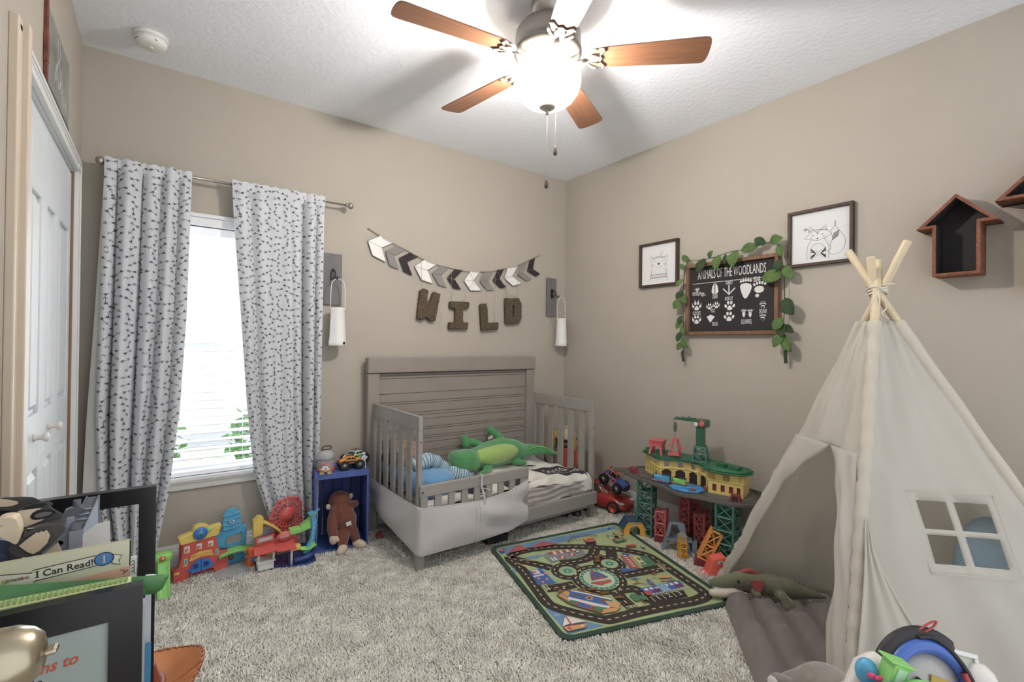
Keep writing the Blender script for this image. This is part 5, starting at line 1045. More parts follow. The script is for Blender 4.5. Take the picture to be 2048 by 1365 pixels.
# building walls with openings, as strips between corner points
roofz, wz = .525, .392
def wall(b, p, q, z0, z1, m, opens=(), th=.006, arch=False, om=None):
    dx, dy = q[0]-p[0], q[1]-p[1]; L = math.hypot(dx, dy); M = basis((p[0], p[1], z0), (dx/L, dy/L, 0), (0, 0, 1), (dy/L, -dx/L, 0)); x = 0; h = z1-z0
    for (a, c, e, f) in sorted(opens):
        a *= L; c *= L; e *= h; f *= h
        b.bb(x, a, 0, h, -th, 0, m, M); b.bb(a, c, 0, e, -th, 0, m, M)
        if arch:
            k = 8; top = [(lerp(a, c, i/k), f-(c-a)*.22+(c-a)*.22*math.sin(pi*i/k)) for i in range(k+1)]
            b.prism([(a, h)]+top+[(c, h)], -th, 0, m, M)
        else: b.bb(a, c, f, h, -th, 0, m, M)
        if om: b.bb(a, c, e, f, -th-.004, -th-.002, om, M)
        x = c
    b.bb(x, L, 0, h, -th, 0, m, M)
FP = [(-.225, -1.085), (-.335, -1.285), (-.275, -1.345), (-.235, -1.42), (-.232, -1.50), (-.262, -1.575), (-.315, -1.615), (-.265, -1.80), (-.12, -1.76)]
b = MB(); zm = lerp(wz, roofz, .58)
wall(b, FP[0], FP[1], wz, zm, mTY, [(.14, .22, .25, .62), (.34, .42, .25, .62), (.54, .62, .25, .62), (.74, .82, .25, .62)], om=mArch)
wall(b, FP[0], FP[1], zm, roofz, mTY, [(.28, .45, .2, .85), (.62, .79, .2, .85)])
for i in range(1, 6):
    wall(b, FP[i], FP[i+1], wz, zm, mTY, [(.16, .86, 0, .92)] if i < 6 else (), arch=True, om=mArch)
    wall(b, FP[i], FP[i+1], zm, roofz, mTY, [(.33, .70, .2, .85)])
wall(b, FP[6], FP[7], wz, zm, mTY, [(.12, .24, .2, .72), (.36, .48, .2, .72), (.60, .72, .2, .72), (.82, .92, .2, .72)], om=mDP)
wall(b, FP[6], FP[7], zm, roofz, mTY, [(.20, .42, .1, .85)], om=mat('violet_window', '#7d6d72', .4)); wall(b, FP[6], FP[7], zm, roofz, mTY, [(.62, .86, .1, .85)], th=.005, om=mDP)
wall(b, FP[7], FP[8], wz, roofz, mTY)
for i in range(8):
    p, q = FP[i], FP[i+1]; b.tube([(p[0], p[1], zm), (q[0], q[1], zm)], .0045, mTY, 6); b.tube([(p[0], p[1], roofz), (q[0], q[1], roofz)], .004, mTY, 6)
b.build('station_walls', ts)
rf = [(-.20, -1.07), (-.25, -1.075), (-.355, -1.285), (-.295, -1.365), (-.258, -1.43), (-.255, -1.50), (-.285, -1.565), (-.345, -1.605), (-.325, -1.72), (-.285, -1.805), (-.20, -1.825), (-.13, -1.79), (-.10, -1.5), (-.11, -1.15)]
b = MB(); b.prism(rf, .521, .530, mRG); b.prism([(lerp(x, -.22, .06), lerp(y, -1.45, .03)) for x, y in rf], .530, .540, mRG); r_ = b.build('roof', ts, bevel=.004)
b = MB(); P = [Vector((lerp(x, -.22, .25), lerp(y, -1.45, .07), .540)) for x, y in rf[7:]]; b.tube(smoothpath(P, 4), .0035, mRG, 6)
for y, h_ in ((-1.655, .018), (-1.74, .016)): b.box((-.235, y, .545), (.05, .045, h_), mRG, None); b.box((-.235, y, .545+h_*.7), (.03, .05, .006), mRG)
for y in (-1.14, -1.235): b.prism([(-.02, 0), (.02, 0), (.014, .028), (-.014, .028)], -.02, .02, mRG, T(-.255, y, .538) @ basis((0, 0, 0), (0, 1, 0), (0, 0, 1), (1, 0, 0)))
for k in range(9): b.ell((-.337+.0062*k*0, -1.625-.012*k, .523), (.004, .006, .004), mRG, None, 6, 4)
b.build('roof_detail', r_)
# pink platform on the roof
b = MB(T(-.265, -1.215, .538) @ RZ(18))
for x in (-.036, .036):
    for y in (-.036, .036): b.tube([(x*1.12, y*1.12, 0), (x*.85, y*.85, .045), (x*.95, y*.95, .085)], [.009, .010, .014], mPK, 4, False)
b.loft([[(-.038, -.038, .055), (.038, -.038, .055), (.038, .038, .055), (-.038, .038, .055)], [(-.038, -.038, .07), (.038, -.038, .07), (.038, .038, .07), (-.038, .038, .07)], [(-.048, -.048, .094), (.048, -.048, .094), (.048, .048, .094), (-.048, .048, .094)]], mPK, None, False)
b.build('red_platform', ts)
# crane
cx_, cy_ = -.215, -1.50
CR = T(cx_, cy_, .538) @ RZ(20)
b = MB(CR)
for z, w_ in ((.0, .042), (.045, .036), (.09, .032)):
    for i in range(4):
        c = [(-w_, -w_), (w_, -w_), (w_, w_), (-w_, w_)]; b.tube([(*c[i], z+.004), (*c[(i+1) % 4], z+.004)], .004, mTG, 4, False)
for (z0, a0), (z1, a1) in (((0, .042), (.045, .036)), ((.045, .036), (.09, .032))):
    cc = [(-1, -1), (1, -1), (1, 1), (-1, 1)]
    for i in range(4):
        p, q = cc[i], cc[(i+1) % 4]; b.tube([(p[0]*a0, p[1]*a0, z0), (p[0]*a1, p[1]*a1, z1)], .0045, mTG, 4, False); b.tube([(p[0]*a0, p[1]*a0, z0), (q[0]*a1, q[1]*a1, z1)], .003, mTG, 4, False); b.tube([(q[0]*a0, q[1]*a0, z0), (p[0]*a1, p[1]*a1, z1)], .003, mTG, 4, False)
b.bb(-.034, .034, -.034, .034, .086, .094, mTG); b.build('crane_base', ts)
mCG = mat('crane_green', '#2c5a44', .4, var=.05)
b = MB(CR); b.bb(-.024, .024, -.024, .024, .094, .222, mCG); b.build('crane_mast', ts, bevel=.002)
cb = MB(CR); cb.bb(-.032, .032, -.048, .034, .218, .258, mCG); cb.bb(-.028, .028, -.040, .02, .256, .264, mCG); cab = cb.build('crane_cab', ts, bevel=.003)
b = MB(CR); b.lathe([(.017, 0), (.018, .004), (.014, .007), (0, .008)], mPK, 24, T(-.0322, -.012, .238) @ RY(-90)); b.box((-.0325, .022, .234), (.0015, .020, .024), mWp); b.box((-.0328, -.012, .259), (.0015, .03, .004), mO); b.build('crane_dial', cab)
b = MB(CR); b.loft([[(-.014, .03, .245), (.014, .03, .245), (.014, .03, .268), (-.014, .03, .268)], [(-.013, .09, .245), (.013, .09, .245), (.013, .09, .266), (-.013, .09, .266)], [(-.011, .148, .250), (.011, .148, .250), (.011, .148, .262), (-.011, .148, .262)]], mCG, None, False); b.loft([[(-.012, .146, .246), (.012, .146, .246), (.012, .146, .270), (-.012, .146, .270)], [(-.010, .168, .244), (.010, .168, .244), (.010, .168, .256), (-.010, .168, .256)]], mTG, None, False)
for y in (.07, .11): b.box((0, y, .272), (.008, .012, .006), mCG)
b.build('crane_jib', ts, bevel=.0015)
b = MB(CR); b.cyl((0, .157, .245), (0, .157, .228), .0008, mchr, 5); b.loft([[(-.004, .150, .228), (.004, .150, .228), (.004, .164, .228), (-.004, .164, .228)], [(-.006, .145, .20), (.006, .145, .20), (.006, .169, .20), (-.006, .169, .20)], [(-.004, .150, .168), (.004, .150, .168), (.004, .164, .168), (-.004, .164, .168)]], mat('hook_grey', '#6b6b69', .35, .6), None, False); b.tube([(0, .157, .168), (0, .157, .152), (0, .163, .146), (0, .157, .140)], .0016, mchr, 6); b.build('crane_hook', ts)
b = MB(CR @ T(0, .157, 0)); b.bb(-.040, .040, -.034, .034, .022, .030, mPK); b.bb(-.024, .024, -.018, .018, .108, .124, mPK)
for x in (-.032, .032):
    for y in (-.028, .028): b.tube([(x, y, .028), (x*.95, y*.95, .07), (x*.65, y*.6, .098), (x*.5, y*.4, .112)], .0038, mPK, 4, False)
b.tube([(0, -.03, .03), (0, -.02, .1)], .004, mPK, 4); b.tube([(0, 0, .124), (0, .006, .130), (0, 0, .138), (0, -.006, .132)], .0025, mPK, 6); b.build('red_basket', ts)
# blue turntable tray and coaches
b = MB(); b.prism([(-.415, -1.415), (-.455, -1.47), (-.445, -1.55), (-.40, -1.60), (-.33, -1.60), (-.28, -1.56), (-.27, -1.49), (-.30, -1.43), (-.35, -1.40)], .393, .401, mSK); b.tube([(x, y, .402) for x, y in ((-.415, -1.415), (-.455, -1.47), (-.445, -1.55), (-.40, -1.60), (-.33, -1.60))], .005, mSK, 6); b.tube([(-.43, -1.46, .404), (-.33, -1.57, .404)], .004, mSK, 5); b.build('blue_tray', ts, bevel=.002)
def engine(loc, rot, name, label, m, scale=1):
    t = thing(name, label, 'toy train', loc, rot, 'toy engines on the train deck', scale)
    b = MB(); b.cyl((-.005, 0, .030), (.045, 0, .030), .012, m, 16); b.bb(-.042, -.004, -.014, .014, .014, .046, m); b.bb(-.045, .048, -.013, .013, .012, .018, m); b.bb(-.005, .03, -.016, .016, .016, .024, m); bo = b.build('body', t, world=False, bevel=.001)
    b = MB(); b.cyl((.045, 0, .030), (.050, 0, .030), .0125, mblk, 16); b.cyl((.034, 0, .040), (.034, 0, .054), .004, mblk, 10); b.bb(-.046, .0, -.016, .016, .046, .049, mblk); b.ell((.014, 0, .043), (.004, .004, .004), mblk); b.build('smokebox', t, world=False)
    b = MB(); b.bb(-.048, .052, -.0145, .0145, .009, .0125, mR); b.bb(.05, .054, -.015, .015, .009, .016, mR); b.build('footplate', t, world=False)
    b = MB()
    for x in (-.03, -.01, .01, .03):
        for s in (-1, 1): b.cyl((x, s*.010, .0075), (x, s*.014, .0075), .0075, m, 12)
    b.build('wheels', t, world=False)
engine((-.375, -1.335, .393), (0, 0, math.radians(112)), 'toy_engine', 'sky blue toy steam engine with black funnel on the train deck', mLB, 1.15)
engine((-.352, -1.445, .401), (0, 0, math.radians(100)), 'toy_engine', 'small green toy engine behind the blue one on the train deck', mG, .9)
for x, y, a, lab in ((-.345, -1.085, 20, 'maroon toy goods block at the left end of the train deck'), (-.345, -1.80, 10, 'maroon toy goods frame at the right end of the train deck')):
    b = MB(T(x, y, .393) @ RZ(a)); b.loft([[(-.018, -.030, 0), (.018, -.030, 0), (.018, .030, 0), (-.018, .030, 0)], [(-.012, -.022, .040), (.012, -.022, .040), (.012, .022, .040), (-.012, .022, .040)]], mDP, None, False)
    b.prism([(-.018, .006), (.018, .006), (.013, .032), (-.013, .032)], .0, .003, mArch if a == 10 else mDP, basis((-.0165, 0, 0), (0, 1, 0), (0, 0, 1), (-1, 0, 0)) @ RX(6)); tag(b.build('toy_cargo', bevel=.002), lab, 'toy')
b = MB(T(-.405, -1.57, .403)); b.bb(-.012, .012, -.014, .014, 0, .012, mat('crate_brown', '#8a5a3c', .6)); tag(b.build('toy_cargo', bevel=.001), 'tiny brown cargo crate at the front of the blue tray', 'toy')
b = MB(T(-.282, -1.585, .393)); b.bb(-.010, .012, -.016, .012, 0, .024, mat('rust_brown', '#9a5c3a', .6)); tag(b.build('toy_cargo', bevel=.002), 'rust brown toy cargo block under the rightmost station arch', 'toy')
# pieces standing below the deck
sh = thing('toy_shed', 'yellow toy engine shed with blue roof on the carpet below the left tower', 'toy', (-.40, -1.13, 0), (0, 0, math.radians(-38)))
Ms = basis((0, 0, 0), (1, 0, 0), (0, 0, 1), (0, -1, 0))
mSY = mat('shed_yellow', '#e2a94a', .4); mSB = mat('shed_roof_blue', '#2c4a66', .45, var=.1)
b = MB(); ar = [(-.032+.064*i/8, .055+.022*math.sin(pi*i/8)) for i in range(9)]
for y in (-.045, .035): b.prism([(-.072, 0), (-.072, .055), (-.045, .105), (.045, .105), (.072, .055), (.072, 0), (.036, 0)]+ar[::-1]+[(-.036, 0)], y, y+.012, mSY, Ms)
b.bb(-.072, -.062, -.045, .045, 0, .055, mSY); b.bb(.062, .072, -.045, .045, 0, .055, mSY); b.bb(.06, .10, -.06, -.03, 0, .012, mSY); b.build('walls', sh, world=False, bevel=.002)
b = MB(); b.loft([[(-.085, y, .055), (-.05, y, .112), (.05, y, .112), (.085, y, .055), (.079, y, .050), (.045, y, .104), (-.045, y, .104), (-.079, y, .050)] for y in (-.055, .055)], mSB, None, False)
for k in range(6): y = -.05+.02*k; b.tube([(.087, y, .056), (.053, y, .113)], .003, mSB, 5)
b.build('roof', sh, world=False, bevel=.001)
b = MB(); b.prism([(-.03, .086), (-.02, .096), (.02, .096), (.03, .086), (.02, .084), (-.02, .084)], .0455, .0475, mGy, Ms); b.build('nameplate', sh, world=False)
def redtower(x, y, a, h, n, lab, full=True, w=.075, d=.06):
    t = thing('toy_bridge_tower', lab, 'toy', (x, y, 0), (0, 0, math.radians(a)), 'coral bridge towers below the train deck')
    b = MB(); lattice(b, T(0, 0, h*.22), w, d, h*.78, n, mPK, .006)
    for sx in (-1, 1): b.tube([(sx*w/2, -d/2, h), (sx*w/2*.3, -d/2, h+.006), (0, -d/2, h+.012), (-sx*w/2*.3, -d/2, h+.006)], .005, mPK, 4)
    b.build('lattice', t, world=False)
    b = MB(); b.bb(-w/2-.006, w/2+.006, -d/2-.006, d/2+.006, 0, h*.23, mDP); b.build('base', t, world=False, bevel=.002)
redtower(-.335, -1.305, 24, .205, 2, 'coral red lattice bridge tower beside the yellow shed')
redtower(-.12, -1.36, 10, .26, 3, 'coral red lattice bridge tower at the back, under the middle of the deck', w=.14)
redtower(-.20, -1.525, 5, .225, 3, 'coral red lattice bridge tower behind the leaning orange frame', w=.14)
# grey rock arch and small orange tower
mrk = mat('toy_rock_grey', '#7e8b96', .55, var=.12, bump=.5, bscale=60)
rk = thing('toy_rock_tunnel', 'grey blue toy rock tunnel with ramps, in the middle below the train deck', 'toy', (-.38, -1.44, 0))
b = MB(T(-.375, -1.445, 0) @ RZ(-52))
b.loft([[(-.095, -.03, 0), (-.075, -.03, 0), (-.075, .03, 0), (-.095, .03, 0)], [(-.078, -.028, .05), (-.058, -.028, .055), (-.058, .028, .055), (-.078, .028, .05)], [(-.06, -.025, .11), (-.044, -.025, .105), (-.044, .025, .105), (-.06, .025, .11)], [(-.045, -.02, .165), (-.03, -.02, .16), (-.03, .02, .16), (-.045, .02, .165)]], mrk, None, False)
b.loft([[(.035, -.035, 0), (.085, -.035, 0), (.085, .03, 0), (.035, .03, 0)], [(.03, -.03, .06), (.07, -.03, .06), (.07, .028, .06), (.03, .028, .06)], [(.018, -.028, .11), (.055, -.028, .11), (.055, .024, .11), (.018, .024, .11)], [(.0, -.02, .165), (.045, -.02, .168), (.045, .02, .168), (.0, .02, .165)]], mrk, None, False)
b.bb(-.06, .10, -.035, .045, .068, .078, mrk); b.bb(-.045, .04, .0, .03, .155, .17, mrk); b.bb(.085, .115, -.035, .045, .0, .078, mrk); b.build('rock', rk, bevel=.004)
ot = thing('toy_tower', 'small orange toy tower with grey pyramid roof against the rock tunnel', 'toy', (-.445, -1.53, 0), (0, 0, math.radians(-30)))
b = MB(); lattice(b, T(0, 0, 0), .036, .036, .10, 3, mSY, .0035); b.bb(-.020, .020, -.020, .020, .10, .135, mSY); b.bb(-.009, .009, -.0215, -.0195, .108, .127, mGy); b.build('frame', ot, world=False)
b = MB(); b.lathe([(.034, .135), (.0, .165)], mat('toy_roof_grey', '#8c8d86', .5), 4, RZ(45), smooth=False); b.build('roof', ot, world=False)
lb = thing('leaning_toy_bridge', 'orange lattice bridge piece with maroon foot leaning against the right green tower', 'toy', (-.435, -1.635, 0), (0, 0, math.radians(-55)))
b = MB(); lattice(b, RY(24) @ T(0, 0, .045), .058, .055, .185, 2, mat('bridge_orange', '#e29a4e', .4), .0058); b.build('lattice', lb, world=False)
b = MB(); b.loft([[(-.03, -.034, .012), (.04, -.034, .0), (.04, .034, .0), (-.03, .034, .012)], [(-.018, -.034, .055), (.052, -.034, .03), (.052, .034, .03), (-.018, .034, .055)]], mDP, None, False); b.build('foot', lb, world=False, bevel=.002)
pr_ = thing('toy_ramp', 'coral toy ramp with a small white label beside the tent edge', 'toy', (-.46, -1.745, 0), (0, 0, math.radians(-35)))
b = MB(); b.loft([[(-.10, -.04, 0), (.06, -.055, 0), (.06, .055, 0), (-.10, .04, 0)], [(-.045, -.04, .012), (.058, -.045, .04), (.058, .045, .04), (-.045, .04, .012)], [(-.02, -.035, .09), (.05, -.035, .105), (.05, .035, .105), (-.02, .035, .09)]], mat('coral_ramp', '#e0695a', .4), None, False); b.build('ramp', pr_, world=False, bevel=.003)
b = MB(); b.box((.018, -.0375, .082), (.035, .0015, .016), mWp, RX(4)); b.box((.018, -.039, .082), (.008, .0012, .008), mblk, RX(4)); b.build('label', pr_, world=False)
b = MB(); b.tube([(-.485, -1.18, .012), (-.51, -1.10, .014), (-.485, -1.02, .012)], .004, mblk, 6); b.ell((-.49, -1.0, .014), (.012, .008, .008), mblk)
tag(b.build('toy_part'), 'small black toy piece on the carpet by the rug corner', 'toy')
# ------------------------------------------------------------------ road rug
def ruv(u, v): 
    a = [Vector((x, y, 0)) for x, y in RUG]
    return a[0]*(1-u)*(1-v)+a[1]*u*(1-v)+a[2]*u*v+a[3]*(1-u)*v
rg = thing('play_rug', 'road map play rug with green border lying on the carpet before the bed', 'rug', (-1.0, -1.4, .004))
mrb = mat('rug_border_green', '#34493f', .95, bump=.3, bscale=400); mrg = mat('rug_grass', '#a6b384', .95, var=.05, bump=.3, bscale=500)
def rp(nm, hx): return mat('rug_'+nm, hx, .95, var=.05, bump=.25, bscale=500)
mRd = rp('road', '#3a322e'); mDa = rp('dash', '#cfc5a2'); mSe = rp('sea', '#6b8fae'); mRr = rp('red', '#ab5a52'); mNv = rp('blue', '#4566a0'); mWh = rp('white', '#d5d2cb'); mTn = rp('tan', '#c99a6a'); mBr = rp('brown', '#7a5a38'); mGr = rp('grey', '#83868a'); mDg = rp('darkgreen', '#4f7a5c'); mTe = rp('teal', '#7fb0a6')
b = MB()
def rc_(u, v, z): p = ruv(u, v); return (p.x, p.y, z)
n_ = 24; k = .045
corner = []
for (cu, cv, a0) in ((k, k, pi), (1-k, k, 1.5*pi), (1-k, 1-k, 0), (k, 1-k, .5*pi)):
    for i in range(6): a = a0+i/5*pi/2; corner.append((cu+k*math.cos(a), cv+k*math.sin(a)))
b.prism([tuple(ruv(u, v).to_2d()) for u, v in corner], .006, .0165, mrb); b.tube([rc_(u, v, .0155) for u, v in corner], .0052, mrb, 8, closed=True); b.build('binding', rg)
Z = [.0168]
b = MB()
def poly(uvs, m, inset=True):
    Z[0] += .00004; b.add([rc_(u, v, Z[0]) for u, v in uvs], [tuple(range(len(uvs)))], m)
b_in = [(.5+(u-.5)*.955, .5+(v-.5)*.955) for u, v in corner]
poly(b_in, mrg); Z[0] = .0169
SHP= {'sea1': [[0.03, 0.03], [0.938, 0.043], [0.959, 0.084], [0.463, 0.123], [0.15, 0.116], [0.03, 0.121]], 'sea2': [[0.03, 0.744], [0.085, 0.789], [0.135, 0.879], [0.236, 0.964], [0.04, 0.97]], 'sea3': [[0.136, 0.21], [0.362, 0.223], [0.253, 0.241], [0.21, 0.258]], 'beach': [[0.03, 0.264], [0.05, 0.351], [0.03, 0.371]], 'marina': [[0.271, 0.249], [0.54, 0.257], [0.535, 0.326], [0.276, 0.336]], 'redroof': [[0.313, 0.212], [0.505, 0.234], [0.496, 0.267], [0.309, 0.246]], 'tent1': [[0.106, 0.381], [0.188, 0.374], [0.187, 0.554], [0.089, 0.538]], 'redbarn': [[0.727, 0.415], [0.779, 0.416], [0.741, 0.585], [0.688, 0.559]], 'bluebarn': [[0.751, 0.389], [0.794, 0.422], [0.746, 0.446]], 'blue2': [[0.637, 0.542], [0.732, 0.596], [0.61, 0.584]], 'green2': [[0.811, 0.469], [0.88, 0.475], [0.87, 0.582], [0.768, 0.586]], 'lotbase': [[0.59, 0.834], [0.826, 0.835], [0.803, 0.894], [0.574, 0.893]], 'garage': [[0.599, 0.757], [0.87, 0.759], [0.853, 0.818], [0.614, 0.83]], 'burger': [[0.766, 0.707], [0.806, 0.692], [0.853, 0.7], [0.852, 0.727]], 'tree': [[0.493, 0.803], [0.534, 0.792], [0.579, 0.818], [0.555, 0.858], [0.496, 0.851]], 'bigbld': [[0.135, 0.668], [0.229, 0.637], [0.365, 0.748], [0.4, 0.866], [0.271, 0.891], [0.158, 0.762]], 'bigblue': [[0.226, 0.656], [0.386, 0.804], [0.344, 0.848], [0.186, 0.705]], 'door': [[0.21, 0.756], [0.267, 0.817], [0.234, 0.846], [0.18, 0.788]], 'bridge': [[0.088, 0.117], [0.178, 0.051], [0.214, 0.134], [0.345, 0.073], [0.419, 0.133], [0.45, 0.146], [0.233, 0.132], [0.089, 0.136]], 'sail': [[0.035, 0.921], [0.087, 0.852], [0.08, 0.913]], 'sail2': [[0.093, 0.854], [0.16, 0.919], [0.081, 0.918]], 'hull': [[0.035, 0.926], [0.161, 0.94], [0.134, 0.961], [0.042, 0.963]], 'boatR': [[0.378, 0.616], [0.506, 0.626], [0.494, 0.649], [0.424, 0.659], [0.378, 0.629]], 'boatB': [[0.43, 0.527], [0.48, 0.523], [0.508, 0.599], [0.396, 0.601]], 'booth': [[0.614, 0.144], [0.687, 0.133], [0.683, 0.21], [0.621, 0.205]], 'umb': [[0.598, 0.664], [0.65, 0.654], [0.671, 0.682]], 'bench': [[0.835, 0.324], [0.905, 0.34], [0.887, 0.369], [0.823, 0.346]], 'coaster': [[0.521, 0.107], [0.665, 0.104], [0.707, 0.151], [0.602, 0.188], [0.505, 0.153]]}
ROADS= {'outer': [[0.07, 0.165], [0.169, 0.133], [0.336, 0.147], [0.482, 0.192], [0.619, 0.255], [0.773, 0.345], [0.887, 0.455], [0.91, 0.543], [0.916, 0.741], [0.92, 0.864], [0.901, 0.911], [0.809, 0.93], [0.657, 0.926], [0.463, 0.925], [0.301, 0.932], [0.258, 0.921], [0.159, 0.837], [0.082, 0.754], [0.063, 0.692], [0.07, 0.537], [0.077, 0.346], [0.062, 0.214]], 'diag': [[0.074, 0.193], [0.16, 0.29], [0.248, 0.39]], 'toplink': [[0.626, 0.281], [0.556, 0.351], [0.466, 0.376], [0.33, 0.365]], 'c2link': [[0.714, 0.332], [0.668, 0.41]], 'park': [[0.619, 0.255], [0.657, 0.181]], 'right': [[0.606, 0.607], [0.711, 0.611], [0.866, 0.619]], 'left': [[0.288, 0.597], [0.205, 0.595], [0.116, 0.585]], 'bot': [[0.465, 0.719], [0.454, 0.802], [0.455, 0.889]], 'lot1': [[0.475, 0.729], [0.566, 0.74], [0.589, 0.785], [0.573, 0.875]]}
def shp(*ks, m): [poly(SHP[k_], m) for k_ in ks]
def circ(c, r, m, n=40, r2=None): poly([(c[0]+r*math.cos(a), c[1]+(r2 or r)*math.sin(a)) for a in np.linspace(0, 2*pi, n, endpoint=False)], m)
def ribbon(p, w_, m, dashes=False, closed=False):
    P = [Vector((q[0], q[1], 0)) for q in p]
    if closed: P.append(P[0])
    P = smoothpath(P, 6); L = [0]
    for i in range(1, len(P)): L.append(L[-1]+(P[i]-P[i-1]).length)
    Z[0] += .00005; z = Z[0]
    def at(d):
        i = int(np.searchsorted(L, d)); i = min(max(i, 1), len(P)-1); t = (d-L[i-1])/max(L[i]-L[i-1], 1e-9); q = P[i-1].lerp(P[i], t); g = (P[min(i+1, len(P)-1)]-P[max(0, i-2)]).normalized(); return q, Vector((-g.y, g.x, 0))
    if not dashes:
        vs = []
        for d in np.linspace(0, L[-1], max(4, int(L[-1]/.012))): q, n = at(d); vs += [rc_(q.x+n.x*w_, q.y+n.y*w_, z), rc_(q.x-n.x*w_, q.y-n.y*w_, z)]
        b.add(vs, [(2*i, 2*i+1, 2*i+3, 2*i+2) for i in range(len(vs)//2-1)], m)
    else:
        d = .01
        while d+.022 < L[-1]:
            vs = []
            for e in (d, d+.011, d+.022): q, n = at(e); vs += [rc_(q.x+n.x*w_, q.y+n.y*w_, z), rc_(q.x-n.x*w_, q.y-n.y*w_, z)]
            b.add(vs, [(0, 1, 3, 2), (2, 3, 5, 4)], m); d += .045
shp('sea1', 'sea2', 'sea3', 'beach', m=mSe)
for (u, v) in ((.05, .05), (.22, .045), (.55, .055), (.62, .07), (.88, .05), (.06, .82), (.13, .945), (.27, .225), (.40, .06), (.03, .32)): ribbon([(u-.015, v), (u-.005, v-.008), (u+.005, v), (u+.015, v-.006)], .0022, mWh)
# roads
RW = .043
for k_ in ('diag', 'toplink', 'c2link', 'park', 'right', 'left', 'bot', 'lot1'): ribbon(ROADS[k_], RW*.82, mRd)
ribbon(ROADS['outer'], RW*.78, mRd, closed=True); shp('lotbase', m=mRd); poly([(.57, .74), (.62, .80), (.60, .90), (.56, .90)], mRd)
CB, RBu = (.448, .595), .155; circ(CB, RBu, mRd, 60); circ((.322, .458), .098, mRd, 48); circ((.605, .472), .098, mRd, 48)
for k_ in ('diag', 'toplink', 'right', 'left', 'bot', 'lot1'): ribbon(ROADS[k_], .0032, mDa, True)
ribbon(ROADS['outer'], .0032, mDa, True, True); ring_ = lambda c, r: [(c[0]+r*math.cos(a), c[1]+r*math.sin(a)) for a in np.linspace(0, 2*pi, 24, endpoint=False)]
ribbon(ring_(CB, .133), .0032, mDa, True, True); ribbon(ring_((.322, .458), .078), .003, mDa, True, True); ribbon(ring_((.605, .472), .078), .003, mDa, True, True)
circ(CB, .112, mrg, 48); circ(CB, .108, mTe, 48); circ(CB, .088, rp('pale', '#bcc9a8'), 40); circ((.322, .458), .052, mrg, 30); circ((.322, .458), .036, mTe, 24); circ((.322, .458), .022, mDg, 24); circ((.322, .458), .008, mWh, 12)
circ((.605, .472), .052, mrg, 30); circ((.605, .472), .036, mTe, 24); circ((.605, .472), .022, mDg, 24); circ((.605, .472), .008, mWh, 12)
for k_ in range(22): a = k_*2*pi/22; circ((CB[0]+.098*math.cos(a), CB[1]+.098*math.sin(a)), .009, mDg, 8)
shp('boatB', m=mNv); shp('boatR', m=mRr); poly([(.41, .60), (.43, .535), (.44, .60)], mRr); poly([(.455, .60), (.465, .545), (.485, .605)], mRr); ribbon([(.40, .585), (.49, .60)], .004, mRr); poly([(.435, .515), (.462, .505), (.47, .53), (.44, .535)], mRr)
# town drawings
shp('marina', m=mGr); shp('redroof', m=mRr)
for k_ in range(4): u = .345+.045*k_; poly([(u, .217+.02*k_/4), (u+.018, .219+.02*k_/4), (u+.016, .258), (u-.004, .256)], mWh)
for u, v in ((.37, .305), (.445, .295)): circ((u, v), .022, mRr, 10); circ((u, v), .012, mTn, 8); ribbon([(u-.015, v+.02), (u+.015, v-.02)], .003, mWh)
circ((.50, .275), .017, mblk, 12); circ((.50, .275), .012, mWh, 12); 
for u in (.295, .315): poly([(u, .285), (u+.012, .285), (u+.012, .325), (u, .325)], mWh)
shp('tent1', m=mNv); poly([(.12, .385), (.16, .38), (.16, .43), (.12, .43)], mWh); poly([(.105, .44), (.17, .44), (.17, .455), (.105, .455)], mWh)
for u, v in ((.13, .405), (.125, .475), (.13, .52), (.165, .50)): circ((u, v), .014, mRr, 8); circ((u, v), .006, mWh, 6)
poly([(.185, .39), (.20, .39), (.205, .55), (.19, .55)], mTe); circ((.195, .44), .016, mTn, 10)
shp('redbarn', m=mRr); shp('bluebarn', 'blue2', m=mNv); shp('green2', m=mDg)
for i in range(6): v = .425+.024*i; poly([(.735-.005*i, v), (.76-.005*i, v-.004), (.755-.005*i, v+.012)], mWh)
poly([(.79, .45), (.83, .46), (.81, .56), (.765, .56)], rp('cream', '#c9c29a')); poly([(.80, .475), (.82, .48), (.812, .51), (.795, .505)], mBr); poly([(.785, .53), (.81, .535), (.80, .555), (.778, .55)], mDg)
shp('garage', m=mNv)
for i in range(7): u = .62+.034*i; poly([(u, .765), (u+.022, .765), (u+.020, .785), (u-.002, .785)], mWh)
for u, m_ in ((.655, mRr), (.80, mRr)): poly([(u, .79), (u+.055, .79), (u+.05, .815), (u-.003, .815)], rp('plum', '#6d3c5e'))
poly([(.71, .76), (.765, .76), (.757, .822), (.70, .822)], rp('paleblue', '#7fa6c9'))
for i in range(3):
    for j in range(3): circ((.722+.016*i, .775+.018*j), .004, mWh, 6)
for i in range(22): poly([(.61+.0115*i, .820+.006*(i % 2)), (.6215+.0115*i, .820+.006*(i % 2)), (.6215+.0115*i, .826+.006*(i % 2)), (.61+.0115*i, .826+.006*(i % 2))], mWh)
poly([(.69, .70), (.71, .70), (.705, .775), (.69, .775)], mNv); poly([(.70, .69), (.708, .69), (.70, .77), (.695, .77)], mRr)
poly([(.598, .79), (.64, .795), (.63, .83), (.595, .825)], mRr)
for i, u in enumerate((.636, .706, .774)):
    o = ruv(u, .862); ex = (ruv(u+.01, .862)-o).normalized(); ey = (o-ruv(u, .872)).normalized(); Z[0] += .00005
    b.text('123'[i], .052, mWh, basis((o.x, o.y, Z[0]), ex, ey, (0, 0, 1)), .00002, 1)
    ribbon([(u-.034, .838), (u-.037, .885)], .0022, mDa)
